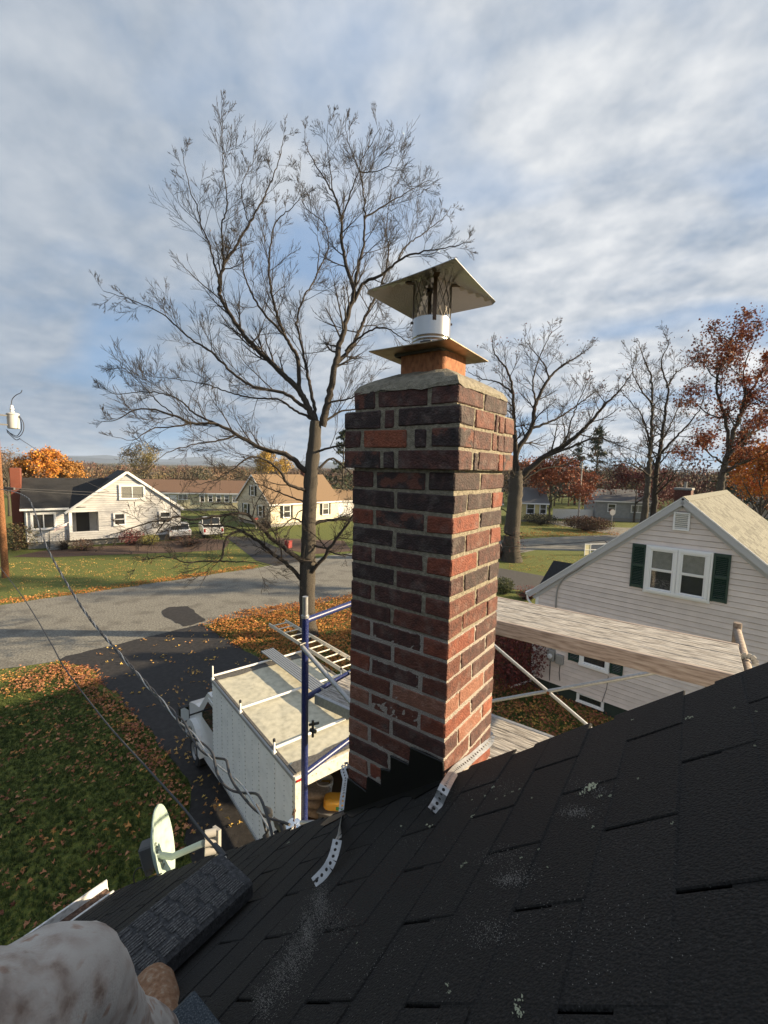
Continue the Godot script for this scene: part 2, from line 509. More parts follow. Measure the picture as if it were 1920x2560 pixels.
func build_our_house() -> void:
	var h := thing("house", "dark shingled house roof with white gutter, chimney at its rake", "house", Vector3(0, 0, 0))
	var eave_x := -3.2
	var ridge_x := 0.62
	var zn := 7.5
	var deck := MB.new()
	var nrm := Vector3(-SLOPE, 1, 0).normalized()
	# deck slab, notched behind the chimney by the chimney itself
	var a := Vector3(eave_x, roof_y(eave_x), RAKE_Z) - nrm * 0.012
	var b := Vector3(ridge_x, roof_y(ridge_x), RAKE_Z) - nrm * 0.012
	var dz := Vector3(0, 0, zn - RAKE_Z)
	var t := nrm * 0.13
	deck.quad(a, a + dz, b + dz, b)
	deck.quad(a - t, b - t, b - t + dz, a - t + dz)
	deck.quad(a - t, a, b, b - t)
	deck.quad(a + dz - t, b + dz - t, b + dz, a + dz)
	deck.quad(a - t, a - t + dz, a + dz, a)
	pmb(h, "roof_deck", deck, mats["felt"])
	# rear slope and walls
	var back := MB.new()
	var rx := ridge_x + (ridge_x - eave_x)
	var ry := roof_y(ridge_x)
	var c0 := Vector3(ridge_x, ry, RAKE_Z)
	var c1 := Vector3(rx, roof_y(eave_x), RAKE_Z)
	back.quad(c0, c0 + dz, c1 + dz, c1)
	back.quad(c0 - Vector3(0, 0.15, 0), c1 - Vector3(0, 0.15, 0), c1 + dz - Vector3(0, 0.15, 0), c0 + dz - Vector3(0, 0.15, 0))
	back.quad(c1, c1 + dz, c1 + dz - Vector3(0, 0.15, 0), c1 - Vector3(0, 0.15, 0))
	pmb(h, "rear_roof", back, mats["shingle_1"])
	var wall := MB.new()
	var wx0 := eave_x + 0.3
	var wx1 := rx - 0.3
	var wz := -1.05
	wall.prism(PackedVector2Array([Vector2(wx0, 0), Vector2(wx1, 0), Vector2(wx1, roof_y(eave_x + 0.3) - 0.2), Vector2(ridge_x, ry - 0.2), Vector2(wx0, roof_y(wx0) - 0.2)]), Transform3D(Basis(), Vector3(0, 0, wz - 0.1)), 0.1)
	wall.bx(Vector3(wx0, 0, wz), Vector3(wx0 + 0.1, roof_y(wx0) - 0.2, zn - 0.2))
	wall.bx(Vector3(wx1 - 0.1, 0, wz), Vector3(wx1, roof_y(wx0) - 0.2, zn - 0.2))
	pmb(h, "wall", wall, mats["siding_white"])
	# gutter
	var g := MB.new()
	var gy := roof_y(eave_x) - 0.03
	var prof := [Vector2(0, 0.02), Vector2(0, -0.10), Vector2(-0.07, -0.10), Vector2(-0.12, -0.02), Vector2(-0.125, 0.035), Vector2(-0.112, 0.035), Vector2(-0.108, -0.015), Vector2(-0.065, -0.088), Vector2(-0.012, -0.088), Vector2(-0.012, 0.02)]
	var poly := PackedVector2Array()
	for e in prof: poly.append(Vector2(eave_x - 0.02, gy) + e)
	g.prism(poly, Transform3D(Basis(), Vector3(0, 0, RAKE_Z + 0.01)), zn - RAKE_Z)
	pmb(h, "gutter", g, mats["white_dirty"])
	var gd := MB.new()
	gd.bx(Vector3(eave_x - 0.118, gy - 0.06, RAKE_Z + 0.02), Vector3(eave_x - 0.03, gy - 0.012, zn))
	pmb(h, "gutter_fill", gd, mats["mulch"])  # dark filling that makes the inside of the gutter dark
	var fa := MB.new()
	fa.bx(Vector3(eave_x - 0.02, gy - 0.16, RAKE_Z + 0.005), Vector3(eave_x + 0.005, gy + 0.005, zn - 0.01))
	pmb(h, "fascia", fa, mats["white_paint"])
	# shingle tabs
	var rb := roof_basis()
	var expo := 0.127
	var tabw := 0.305
	var sl := sqrt(1.0 + SLOPE * SLOPE)
	var tabs := []
	for k in 6:
		var m := MB.new()
		m.bevel(Transform3D(Basis(Vector3.RIGHT, 0.018) * Basis(Vector3.UP, rng.randf_range(-0.003, 0.003)), Vector3.ZERO), Vector3(tabw - 0.006, 0.006, expo + 0.06), 0.0016, 0.0012, rng)
		tabs.append(m.mesh())
	var cells := []
	var rows := int((ridge_x - eave_x) * sl / expo)
	for r in rows:
		var butt := -0.013 / sl - r * expo / sl            # x of this course's butt edge
		butt = 0.010 - (r - 4) * expo / sl
		if butt < eave_x or butt + expo / sl > ridge_x + 0.05: continue
		var off := 0.0 if r % 2 == 0 else 0.5
		for q in range(-1, 27):
			var z := RAKE_Z - 0.012 + (q + off) * tabw + 0.15 + 0.02
			var w := tabw
			var z0 := z - tabw * 0.5
			var z1 := z + tabw * 0.5
			if z1 < RAKE_Z + 0.05: continue
			cells.append([r, q, butt, maxf(z0, RAKE_Z - 0.015), z1])
	# order by size in the picture
	cells.sort_custom(func(x, y): return Vector3(x[2], roof_y(x[2]), (x[3] + x[4]) * 0.5).distance_squared_to(EYE) < Vector3(y[2], roof_y(y[2]), (y[3] + y[4]) * 0.5).distance_squared_to(EYE))
	var shown := 0
	var rest := MB.new()
	for c in cells:
		var zc: float = (c[3] + c[4]) * 0.5
		var xm: float = c[2] + (expo * 0.5) / sl * 0.75
		var pos := Vector3(xm, roof_y(xm), zc) + nrm * (0.0015 + rng.randf_range(-0.0006, 0.0008))
		# leave the chimney's footprint free
		if c[2] + expo / sl > -1.03 and c[2] < -0.58 and c[3] < -1.24 and c[4] > -1.7 and zc < -1.22: continue
		var sc: float = (c[4] - c[3]) / tabw
		var px := project(pos)
		var seen: bool = px.x > -150 and px.x < 2080 and px.y > 1500 and px.y < 2720 and (pos - EYE).dot(-cam_basis.z) > 0.2
		var tf := Transform3D(rb * Basis.from_scale(Vector3(sc, 1, 1)), pos)
		if seen and shown < 298:
			var o := part(h, "shingle", tabs[rng.randi() % 6], mats["shingle_%d" % (rng.randi() % 4)])
			o.transform = tf
			shown += 1
		else:
			rest.box(tf * Transform3D(Basis(Vector3.RIGHT, 0.018), Vector3.ZERO), Vector3(tabw - 0.011, 0.006, expo + 0.06))
	if rest.v.size() > 0:
		var o2 := pmb(h, "shingle_field", rest, mats["shingle_1"])
		o2.set_meta("kind", "stuff")
	# ridge caps
	var caps := MB.new()
	for q in 40:
		var z := RAKE_Z + q * 0.215
		for s: float in [-1.0, 1.0]:
			caps.box(Transform3D(Basis(Vector3.BACK, atan(SLOPE) * -s) * Basis(Vector3.RIGHT, 0.02), Vector3(ridge_x + s * 0.058, ry + 0.012 - 0.04, z + 0.12)), Vector3(0.15, 0.006, 0.26))
	var o3 := pmb(h, "ridge_caps", caps, mats["shingle_0"])
	o3.set_meta("kind", "stuff")
	roof_litter(h)

func project(p: Vector3) -> Vector2:
	var q := cam_basis.inverse() * (p - EYE)
	return Vector2(960 + FPX * q.x / -q.z, 1280 - FPX * q.y / -q.z)

func roof_litter(h: Node3D) -> void:
	# pale lichen rosettes where the photograph shows them: [u, v, size in px]
	var spots := [[1483, 2067, 10], [1470, 1968, 34], [1490, 1963, 26], [1455, 1980, 18], [1500, 1990, 12], [1526, 1990, 9], [1720, 1796, 12], [1728, 1793, 8], [1681, 2058, 8], [1594, 1947, 6], [1298, 2500, 20], [1294, 2522, 24], [1299, 2540, 18], [1118, 2462, 10], [1124, 2480, 8], [1155, 2165, 10], [1163, 2158, 8], [1303, 2145, 8], [1347, 2124, 6], [1075, 2066, 12], [1068, 2062, 9], [1003, 2066, 8], [1181, 2040, 9], [1890, 1779, 5], [1835, 1770, 5], [1887, 1865, 6], [1580, 1800, 5], [720, 2108, 8], [1369, 2168, 5], [893, 2358, 4], [1280, 1980, 6], [1232, 1968, 9], [1212, 1990, 6], [1240, 1998, 5], [1262, 1990, 5], [1180, 2000, 5], [1330, 1995, 5], [1300, 1972, 5]]
	var m := MB.new()
	var rb := roof_basis()
	for s in spots:
		var c := on_roof(s[0], s[1], 0.009)
		var r: float = s[2] * 0.6 / FPX * (c - EYE).dot(-cam_basis.z) * 0.75
		for b in 9:
			var d := Vector3(rng.randfn(0, 0.62), 0, rng.randfn(0, 0.62)) * r
			var rr := r * rng.randf_range(0.14, 0.42)
			var ctr := c + rb * d
			var prev := Vector3.ZERO
			var first := Vector3.ZERO
			for k in 8:
				var an := TAU * k / 7.0
				var p := ctr + rb * (Vector3(cos(an), 0, sin(an)) * rr * rng.randf_range(0.6, 1.2))
				if k == 0: first = p
				if k == 7: p = first
				if k > 0: m.tri(prev, ctr + rb.y * 0.002, p)
				prev = p
	var o := pmb(h, "lichen", m, mats["lichen"])
	o.set_meta("kind", "stuff")
	# crumbs of mortar and brick dust swept down the slope
	var crumb := MB.new()
	crumb.bevel(Transform3D(), Vector3(1, 0.6, 0.8), 0.2)
	var cm := crumb.mesh()
	var xf := []
	var xr := []
	var runs := [[1245, 1965, 60, 26, 90], [1480, 1975, 50, 20, 110], [1290, 2180, 60, 25, 70], [800, 2260, 22, 55, 620], [768, 2330, 20, 60, 620], [735, 2395, 25, 60, 380], [840, 2300, 40, 40, 160], [1250, 2140, 70, 25, 90], [1440, 2030, 40, 14, 160], [1275, 2200, 45, 16, 160], [1220, 2330, 60, 40, 120], [1130, 1990, 90, 40, 130], [1000, 2100, 120, 40, 60], [1400, 2300, 300, 150, 150], [900, 2400, 250, 120, 150], [700, 2440, 30, 60, 320], [660, 2500, 30, 50, 260]]
	for s in runs:
		for k in int(s[4] * 2.2):
			var u: float = s[0] + rng.randfn(0, 0.55) * s[2]
			var v: float = s[1] + rng.randfn(0, 0.55) * s[3]
			var p := on_roof(u, v, 0.0075)
			if p.z < RAKE_Z + 0.02 or p.x < -3.1 or (p - EYE).dot(-cam_basis.z) < 0.2: continue
			var sz := rng.randf_range(0.0005, 0.0013)
			xf.append(Transform3D(rb * Basis(Vector3.UP, rng.randf() * TAU) * Basis.from_scale(Vector3.ONE * sz), p))
	stuff(h, "mortar_crumbs", cm, xf, mats["crumb"])
	var reds := [[820, 2130, 60, 40, 500], [900, 2200, 120, 60, 600], [1000, 2180, 120, 50, 500], [860, 2300, 70, 50, 300], [1080, 2080, 60, 30, 250], [740, 2120, 50, 25, 250]]
	for s in reds:
		for k in s[4]:
			var p := on_roof(s[0] + rng.randfn(0, 0.6) * s[2], s[1] + rng.randfn(0, 0.6) * s[3], 0.007)
			if p.z < RAKE_Z + 0.02 or p.x < -3.1: continue
			xr.append(Transform3D(rb * Basis(Vector3.UP, rng.randf() * TAU) * Basis.from_scale(Vector3.ONE * rng.randf_range(0.0006, 0.0016)), p))
	stuff(h, "brick_dust", cm, xr, mats["brick_dust"])

# ---------- the brick chimney ----------
const CH_AT := Vector3(-0.600, 0, -1.211)
const CH_W := 0.413
const CH_D := 0.398
const COURSE := 0.0677
func course_y(c: float) -> float:
	return 7.15 + 0.300 - COURSE * c

func brick_at(ch: Node3D, x0: float, x1: float, z0: float, z1: float, y: float, m: String, hh := 0.0555) -> void:
	var b := MB.new()
	var s := Vector3(x1 - x0, hh + rng.randf_range(-0.002, 0.002), z1 - z0)
	b.bevel(Transform3D(Basis(Vector3.BACK, rng.randf_range(-0.008, 0.008)) * Basis(Vector3.UP, rng.randf_range(-0.006, 0.006)), Vector3.ZERO), s, 0.0026, 0.0018, rng)
	var o := pmb(ch, "brick", b, mats[m])
	o.position = Vector3((x0 + x1) * 0.5, y + rng.randf_range(-0.0015, 0.0015), (z0 + z1) * 0.5)

func brick_kind(c: int) -> String:
	var r := rng.randf()
	if c <= 10:
		return "brick_dark" if r < 0.42 else ("brick_plum" if r < 0.72 else ("brick_flash" if r < 0.88 else ("brick_brown" if r < 0.95 else "brick_red")))
	if c <= 14:
		return "brick_plum" if r < 0.42 else ("brick_dark" if r < 0.52 else ("brick_brown" if r < 0.82 else ("brick_red" if r < 0.93 else "brick_flash")))
	return "brick_brown" if r < 0.34 else ("brick_red" if r < 0.56 else ("brick_plum" if r < 0.78 else ("brick_salmon" if r < 0.92 else "brick_orange")))

func build_chimney() -> void:
	var ch := thing("brick_chimney", "square red and black brick chimney with corbelled top at the roof's rake", "chimney", CH_AT, deg_to_rad(-1.03))
	var W := CH_W
	var D := CH_D
	var bw := 0.093
	# colours read from the photograph for the two faces: [course] -> near-face bricks left to right
	var near := {5: ["brick_plum", "brick_flash", "brick_dark"], 6: ["brick_dark", "brick_dark"], 7: ["brick_red", "brick_flash", "brick_red"], 8: ["brick_dark", "brick_dark"], 9: ["brick_plum", "brick_plum", "brick_red"], 10: ["brick_dark", "brick_plum"], 11: ["brick_plum", "brick_plum", "brick_brown"], 12: ["brick_plum", "brick_brown"], 13: ["brick_brown", "brick_plum", "brick_red"], 14: ["brick_plum", "brick_brown"], 15: ["brick_red", "brick_plum", "brick_brown"], 16: ["brick_brown", "brick_salmon"], 17: ["brick_salmon", "brick_brown", "brick_red"], 18: ["brick_brown", "brick_plum"], 19: ["brick_salmon", "brick_brown", "brick_brown"], 20: ["brick_plum", "brick_brown"], 21: ["brick_salmon", "brick_red", "brick_brown"], 22: ["brick_brown", "brick_brown"]}
	for c in range(1, 28):
		if c >= 2 and c <= 4: continue
		var y := course_y(c)
		var j := 0.015 if c <= 12 else 0.012
		var kinds: Array = near.get(c, [])
		if c % 2 == 1:
			# sides run along z, short stretcher between on the near and far faces
			for xs in [[-W, -W + bw, 0], [-bw, 0.0, 2]]:
				var mid := -D * 0.5 + rng.randf_range(-0.012, 0.012)
				brick_at(ch, xs[0], xs[1], mid + j * 0.5, 0.0, y, kinds[xs[2]] if kinds.size() > 2 else brick_kind(c))
				brick_at(ch, xs[0], xs[1], -D, mid - j * 0.5, y, brick_kind(c))
			brick_at(ch, -W + bw + j, -bw - j, -bw, -0.001, y, kinds[1] if kinds.size() > 1 else brick_kind(c))
			brick_at(ch, -W + bw + j, -bw - j, -D, -D + bw, y, brick_kind(c))
		else:
			for zs in [[-bw, 0.0, 0], [-D, -D + bw, 1]]:
				var mid2 := -W * 0.5 - 0.012 + rng.randf_range(-0.008, 0.008)
				brick_at(ch, -W, mid2 - j * 0.5, zs[0], zs[1], y, kinds[0] if kinds.size() > 0 and zs[2] == 0 else brick_kind(c))
				brick_at(ch, mid2 + j * 0.5, 0.0, zs[0], zs[1], y, kinds[1] if kinds.size() > 1 and zs[2] == 0 else brick_kind(c))
			brick_at(ch, -bw, -0.001, -D + bw + j * 0.7, -bw - j * 0.7, y, brick_kind(c))
			brick_at(ch, -W, -W + bw, -D + bw + j * 0.7, -bw - j * 0.7, y, brick_kind(c))
	# corbelled courses 2-4, of cut pieces
	var pr := 0.023
	var W2 := W + 2 * pr
	var nearp := {2: [[0.0, 0.160, "brick_dark"], [0.178, 0.216, "brick_plum"], [0.235, 0.459, "brick_dark"]], 3: [[0.0, 0.074, "brick_plum"], [0.092, 0.268, "brick_orange"], [0.300, 0.340, "brick_dark"], [0.360, 0.459, "brick_flash"]], 4: [[0.0, 0.162, "brick_flash"], [0.178, 0.218, "brick_dark"], [0.238, 0.459, "brick_plum"]]}
	var sidep := {2: [[0.110, 0.255, "brick_brown"], [0.268, 0.290, "brick_plum"], [0.300, 0.345, "brick_brown"]], 3: [[0.098, 0.235, "brick_plum"], [0.250, 0.282, "brick_brown"], [0.294, 0.350, "brick_plum"]], 4: [[0.110, 0.132, "brick_dark"], [0.146, 0.300, "brick_plum"], [0.312, 0.350, "brick_red"]]}
	for c in [2, 3, 4]:
		var y := course_y(c)
		for e in nearp[c]:
			brick_at(ch, -W - pr + e[0], -W - pr + e[1], pr - bw, pr, y, e[2], 0.057)
			brick_at(ch, -W - pr + e[0], -W - pr + e[1], -D - pr, -D - pr + bw, y, brick_kind(5), 0.057)
		for e in sidep[c]:
			brick_at(ch, pr - bw, pr, pr - e[1], pr - e[0], y, e[2], 0.057)
			brick_at(ch, -W - pr, -W - pr + bw, pr - e[1], pr - e[0], y, brick_kind(5), 0.057)
	# mortar body: slightly inside the brick faces, with an uneven skin
	var ins := 0.0045
	var up := MB.new()
	mortar_body(up, -W + ins, -ins, -D + ins, -ins, course_y(12.5), course_y(0.5) - 0.004)
	mortar_body(up, -W - pr + ins, pr - ins, -D - pr + ins, pr - ins, course_y(4.42), course_y(1.55))
	pmb(ch, "mortar", up, mats["mortar"])
	var lo := MB.new()
	mortar_body(lo, -W + 0.003, -0.003, -D + 0.003, -0.003, course_y(27.5), course_y(12.5))
	pmb(ch, "mortar", lo, mats["mortar_old"])
	var shaft := MB.new()
	shaft.bx(Vector3(-W, 0, -D), Vector3(0, course_y(27.5), -0.001))
	pmb(ch, "lower_shaft", shaft, mats["brick_brown"])
	# crown: a trowelled wash of mortar around the flue
	var cr := MB.new()
	var N := 40
	var rings := [[0.0, 0.0, 0], [0.003, 0.012, 0], [0.016, 0.030, 0], [0.05, 0.052, 0], [0.105, 0.078, 0]]
	var cx := -W * 0.5
	var cz := -D * 0.5
	var yb := course_y(0.5) - 0.010
	var pts := []
	for r in rings:
		var row := []
		for k in N:
			var f := float(k) / N * 4.0
			var e := int(f)
			var t := f - e
			var hx: float = W * 0.5 + 0.0015 - r[0]
			var hz: float = D * 0.5 + 0.0015 - r[0]
			var p := [Vector2(lerpf(-hx, hx, t), hz), Vector2(hx, lerpf(hz, -hz, t)), Vector2(lerpf(hx, -hx, t), -hz), Vector2(-hx, lerpf(-hz, hz, t))][e] as Vector2
			row.append(Vector3(cx + p.x + rng.randfn(0, 0.0022), yb + r[1] + rng.randfn(0, 0.0016) + (rng.randfn(0, 0.0025) if r[1] == 0.0 else 0.0), cz + p.y + rng.randfn(0, 0.0022)))
		pts.append(row)
	for q in rings.size() - 1:
		for k in N:
			var k2 := (k + 1) % N
			cr.quad(pts[q][k], pts[q][k2], pts[q + 1][k2], pts[q + 1][k])
	var top := rings.size() - 1
	for k in N:
		cr.tri(pts[top][k], pts[top][(k + 1) % N], Vector3(cx, yb + 0.085, cz))
	pmb(ch, "crown", cr, mats["crown"])
	# clay flue tile with rounded corners
	var fl := MB.new()
	var fp := PackedVector2Array()
	var hs := 0.091
	for k in 24:
		var an := TAU * k / 24.0
		var d := Vector2(cos(an), sin(an))
		fp.append(Vector2(signf(d.x) * (hs - 0.022), signf(d.y) * (hs - 0.022)) + d * 0.022)
	fl.prism(fp, Transform3D(Basis(Vector3.RIGHT, -PI / 2), Vector3(cx, yb + 0.05, cz)), 0.105)
	pmb(ch, "flue_tile", fl, mats["clay"])
	# tarred step flashing on the near face, following the roof
	var st := [[18, 1100], [60, 735], [75, 735], [235, 852], [242, 720], [372, 800], [372, 640], [462, 662], [462, 520], [632, 600], [648, 440], [800, 500], [952, 572], [952, 775], [700, 880], [430, 965], [200, 1030]]
	var fpoly := PackedVector2Array()
	for e in st:
		var p := on_z(850 + e[0] / 3.687, 1750 + e[1] / 3.687, CH_AT.z + 0.006)
		fpoly.append(Vector2(p.x, p.y))
	var fm := MB.new()
	fm.prism(fpoly, Transform3D(Basis(), Vector3(-CH_AT.x, 0, 0.001)), 0.007)
	pmb(ch, "step_flashing", fm, mats["tar"])
	var fl2 := MB.new()      # folded edges of the flashing steps
	for e in [[75, 735, 235, 852], [462, 520, 632, 600], [648, 440, 952, 572], [372, 640, 462, 662]]:
		var p0 := on_z(850 + e[0] / 3.687, 1750 + e[1] / 3.687, CH_AT.z + 0.006)
		var p1 := on_z(850 + e[2] / 3.687, 1750 + e[3] / 3.687, CH_AT.z + 0.006)
		fl2.rod(Vector3(p0.x - CH_AT.x, p0.y, 0.007), Vector3(p1.x - CH_AT.x, p1.y, 0.007), 0.004, 6)
	pmb(ch, "flashing_hem", fl2, mats["tar"])
	# the tarred flange on the roof
	var fg := MB.new()
	var strip := []
	for k in 15:
		var x := lerpf(-1.11, -0.585, k / 14.0)
		var w := 0.05 + 0.02 * sin(k * 1.7) + rng.randf_range(-0.01, 0.012)
		strip.append([Vector3(x, roof_y(x) + 0.012, CH_AT.z), Vector3(x, roof_y(x) + 0.0105, CH_AT.z + w)])
	for k in 14:
		fg.quad(strip[k][0] - CH_AT * Vector3(1, 0, 1), strip[k][1] - CH_AT * Vector3(1, 0, 1), strip[k + 1][1] - CH_AT * Vector3(1, 0, 1), strip[k + 1][0] - CH_AT * Vector3(1, 0, 1))
	pmb(ch, "flashing_flange", fg, mats["tar"])

func mortar_body(b: MB, x0: float, x1: float, z0: float, z1: float, y0: float, y1: float) -> void:
	# a box whose four sides are a grid, jittered by a couple of millimetres
	var ny := int((y1 - y0) / 0.011)
	var nx := 36
	var cor := [Vector2(x0, z1), Vector2(x1, z1), Vector2(x1, z0), Vector2(x0, z0)]
	var fn := noise(77, 60.0, 3)
	for s in 4:
		var a: Vector2 = cor[s]
		var e: Vector2 = cor[(s + 1) % 4]
		var out2 := Vector2((e - a).y, -(e - a).x).normalized()
		var g := []
		for iy in ny + 1:
			var row := []
			for i in nx + 1:
				var p := a.lerp(e, float(i) / nx)
				var y := lerpf(y0, y1, float(iy) / ny)
				var amp := 0.0 if i == 0 or i == nx else 0.0035
				var d := fn.get_noise_3d(p.x, y, p.y) * amp
				row.append(Vector3(p.x - out2.x * d, y, p.y - out2.y * d))
			g.append(row)
		for iy in ny:
			for i in nx:
				b.quad(g[iy][i], g[iy][i + 1], g[iy + 1][i + 1], g[iy + 1][i])
	b.quad(Vector3(x0, y1, z1), Vector3(x1, y1, z1), Vector3(x1, y1, z0), Vector3(x0, y1, z0))
	b.quad(Vector3(x0, y0, z1), Vector3(x0, y0, z0), Vector3(x1, y0, z0), Vector3(x1, y0, z1))

func build_cap() -> void:
	var c := Vector3(-0.812, EYE.y, -1.405)
	var cap := thing("chimney_cap", "stainless steel chimney cap with mesh screen and peaked square lid on base plate", "chimney cap", c)
	var ss: Material = mats["stainless"]
	# base plate
	var pl := MB.new()
	pl.bevel(Transform3D(Basis(Vector3.UP, 0.03), Vector3(0, 0.405, 0)), Vector3(0.312, 0.004, 0.33), 0.001)
	pmb(cap, "base_plate", pl, mats["plate_steel"])
	var sq := MB.new()
	sq.tube(PackedVector3Array([Vector3(-0.085, 0.402, 0.092), Vector3(0.085, 0.402, 0.092), Vector3(0.092, 0.402, 0.085), Vector3(0.092, 0.402, -0.085), Vector3(0.085, 0.402, -0.092), Vector3(-0.085, 0.402, -0.092), Vector3(-0.092, 0.402, -0.085), Vector3(-0.092, 0.402, 0.085), Vector3(-0.085, 0.402, 0.092)]), PackedFloat32Array([0.008]), 6)
	pmb(cap, "sealant_bead", sq, mats["sealant"])
	# collar with rolled beads
	var co := MB.new()
	co.lathe([Vector2(0.0695, 0.407), Vector2(0.0695, 0.420), Vector2(0.0715, 0.423), Vector2(0.0695, 0.426), Vector2(0.0685, 0.446), Vector2(0.0705, 0.450), Vector2(0.0685, 0.454), Vector2(0.0685, 0.458), Vector2(0.0705, 0.462), Vector2(0.0685, 0.466), Vector2(0.0680, 0.528), Vector2(0.0665, 0.528), Vector2(0.0665, 0.41)], 48, Transform3D())
	pmb(cap, "collar", co, ss)
	var band := MB.new()
	band.lathe([Vector2(0.0715, 0.428), Vector2(0.0720, 0.429), Vector2(0.0720, 0.441), Vector2(0.0715, 0.442)], 48, Transform3D())
	pmb(cap, "clamp_band", band, ss)
	var scw := MB.new()
	var sd := Vector3(0.35, 0, 0.93).normalized()
	scw.bevel(Transform3D(Basis(Vector3.UP, atan2(sd.x, sd.z)), sd * 0.077 + Vector3(0, 0.435, 0)), Vector3(0.03, 0.012, 0.01), 0.002)
	scw.rod(sd * 0.08 + Vector3(-0.022, 0.435, 0.008), sd * 0.08 + Vector3(0.012, 0.435, -0.004), 0.004, 8)
	pmb(cap, "clamp_screw", scw, mats["steel_dark"])
	# expanded-metal screen
	var sc := MB.new()
	var R := 0.0655
	var nd := 15
	for s: float in [-1.0, 1.0]:
		for k in nd:
			var pts := PackedVector3Array()
			for q in 9:
				var y := lerpf(0.522, 0.655, q / 8.0)
				var an := TAU * k / nd + s * 0.62 * q / 8.0 * 1.35
				pts.append(Vector3(cos(an) * R, y, sin(an) * R))
			sc.tube(pts, PackedFloat32Array([0.00105]), 4, false)
	pmb(cap, "mesh_screen", sc, mats["screen"])
	for k in 4:
		var an := deg_to_rad(52.0 + 90.0 * k)
		var d := Vector3(cos(an), 0, sin(an))
		var lg := MB.new()
		lg.box(Transform3D(Basis(Vector3.UP, -an + PI / 2), d * 0.0672 + Vector3(0, 0.583, 0)), Vector3(0.013, 0.146, 0.0018))
		lg.box(Transform3D(Basis(Vector3.UP, -an + PI / 2), d * 0.083 + Vector3(0, 0.653, 0)), Vector3(0.02, 0.0018, 0.034))
		lg.rod(d * 0.068 + Vector3(0, 0.519, 0), d * 0.074 + Vector3(0, 0.519, 0), 0.004, 6)
		pmb(cap, "strap_leg", lg, mats["leg_steel"])
	# lid: square sheet creased on its diagonals, near corner kicked up, two corners clipped
	var lid := MB.new()
	var n := 16
	var hx := 0.177
	var g := []
	for side in 2:
		var rows := []
		for i in n + 1:
			var row := []
			for j in n + 1:
				var u := lerpf(-1, 1, float(i) / n)
				var w := lerpf(-1, 1, float(j) / n)
				var q := maxf(absf(u), absf(w))
				var y := 0.678 - 0.070 * pow(q, 1.15)
				var kick := clampf((u + w) * 0.5, 0, 1)
				y += 0.022 * pow(kick, 1.6)
				var p := Vector3(u * hx, y + (0.0016 if side == 0 else 0.0), w * hx)
				var cl := clampf((-u + w) * 0.5 - 0.93, 0, 1) + clampf((u - w) * 0.5 - 0.93, 0, 1)
				p -= Vector3(u, 0, w) * cl * 0.22
				row.append(p)
			rows.append(row)
		g.append(rows)
	for i in n:
		for j in n:
			lid.quad(g[0][i][j], g[0][i][j + 1], g[0][i + 1][j + 1], g[0][i + 1][j])
			lid.quad(g[1][i][j], g[1][i + 1][j], g[1][i + 1][j + 1], g[1][i][j + 1])
	for k in n:
		lid.quad(g[1][k][0], g[0][k][0], g[0][k + 1][0], g[1][k + 1][0])
		lid.quad(g[1][k][n], g[1][k + 1][n], g[0][k + 1][n], g[0][k][n])
		lid.quad(g[1][0][k], g[1][0][k + 1], g[0][0][k + 1], g[0][0][k])
		lid.quad(g[1][n][k], g[0][n][k], g[0][n][k + 1], g[1][n][k + 1])
	pmb(cap, "lid", lid, ss)

func strap(label: String, pts: Array, wide: Vector3, w: float) -> void:
	var t := thing("metal_strap", label, "metal strap", pts[0])
	# a perforated ribbon: two edge bands and the bridges between round holes
	var curve := Curve3D.new()
	for k in pts.size():
		var p: Vector3 = pts[k]
		var tan: Vector3 = (pts[mini(k + 1, pts.size() - 1)] - pts[maxi(k - 1, 0)]) / 6.0
		curve.add_point(p, -tan, tan)
	curve.bake_interval = 0.003
	var len := curve.get_baked_length()
	var pitch := w * 0.62
	var n := int(len / pitch)
	var m := MB.new()
	var hr := w * 0.155
	for q in n:
		var c0 := curve.sample_baked(q * pitch)
		var c1 := curve.sample_baked((q + 1) * pitch)
		var d := (c1 - c0).normalized()
		var fr := q / float(n)
		var wd := d.cross((ctr_of(c0, c1) - EYE).normalized() + wide).normalized()
		var nn := wd.cross(d) * 0.0009
		var ctr := (c0 + c1) * 0.5
		# cell with a round hole: ring of quads from square to circle
		var K := 16
		for k in K:
			var a0 := TAU * k / K
			var a1 := TAU * (k + 1) / K
			var s0 := sqp(a0)
			var s1 := sqp(a1)
			var o0 := ctr + wd * s0.x * w * 0.5 + d * s0.y * pitch * 0.505
			var o1 := ctr + wd * s1.x * w * 0.5 + d * s1.y * pitch * 0.505
			var i0 := ctr + wd * cos(a0) * hr + d * sin(a0) * hr
			var i1 := ctr + wd * cos(a1) * hr + d * sin(a1) * hr
			m.quad(o0 + nn - pts[0], o1 + nn - pts[0], i1 + nn - pts[0], i0 + nn - pts[0])
			m.quad(o0 - nn - pts[0], i0 - nn - pts[0], i1 - nn - pts[0], o1 - nn - pts[0])
			m.quad(i0 - nn - pts[0], i0 + nn - pts[0], i1 + nn - pts[0], i1 - nn - pts[0])
	pmb(t, "ribbon", m, mats["galvanized"])
	var nail := MB.new()
	var e: Vector3 = pts[pts.size() - 1]
	var e2: Vector3 = pts[pts.size() - 2]
	for f in [0.15, 0.4]:
		var p := e.lerp(e2, f)
		nail.rod(p + Vector3(-0.0012, 0.0015, 0) - pts[0], p + Vector3(-0.003, 0.0038, 0) - pts[0], 0.0045, 8)
	pmb(t, "nail", nail, mats["steel_dark"])

func ctr_of(a: Vector3, b: Vector3) -> Vector3:
	return (a + b) * 0.5

func sqp(a: float) -> Vector2:
	var d := Vector2(cos(a), sin(a))
	return d / maxf(absf(d.x), absf(d.y))

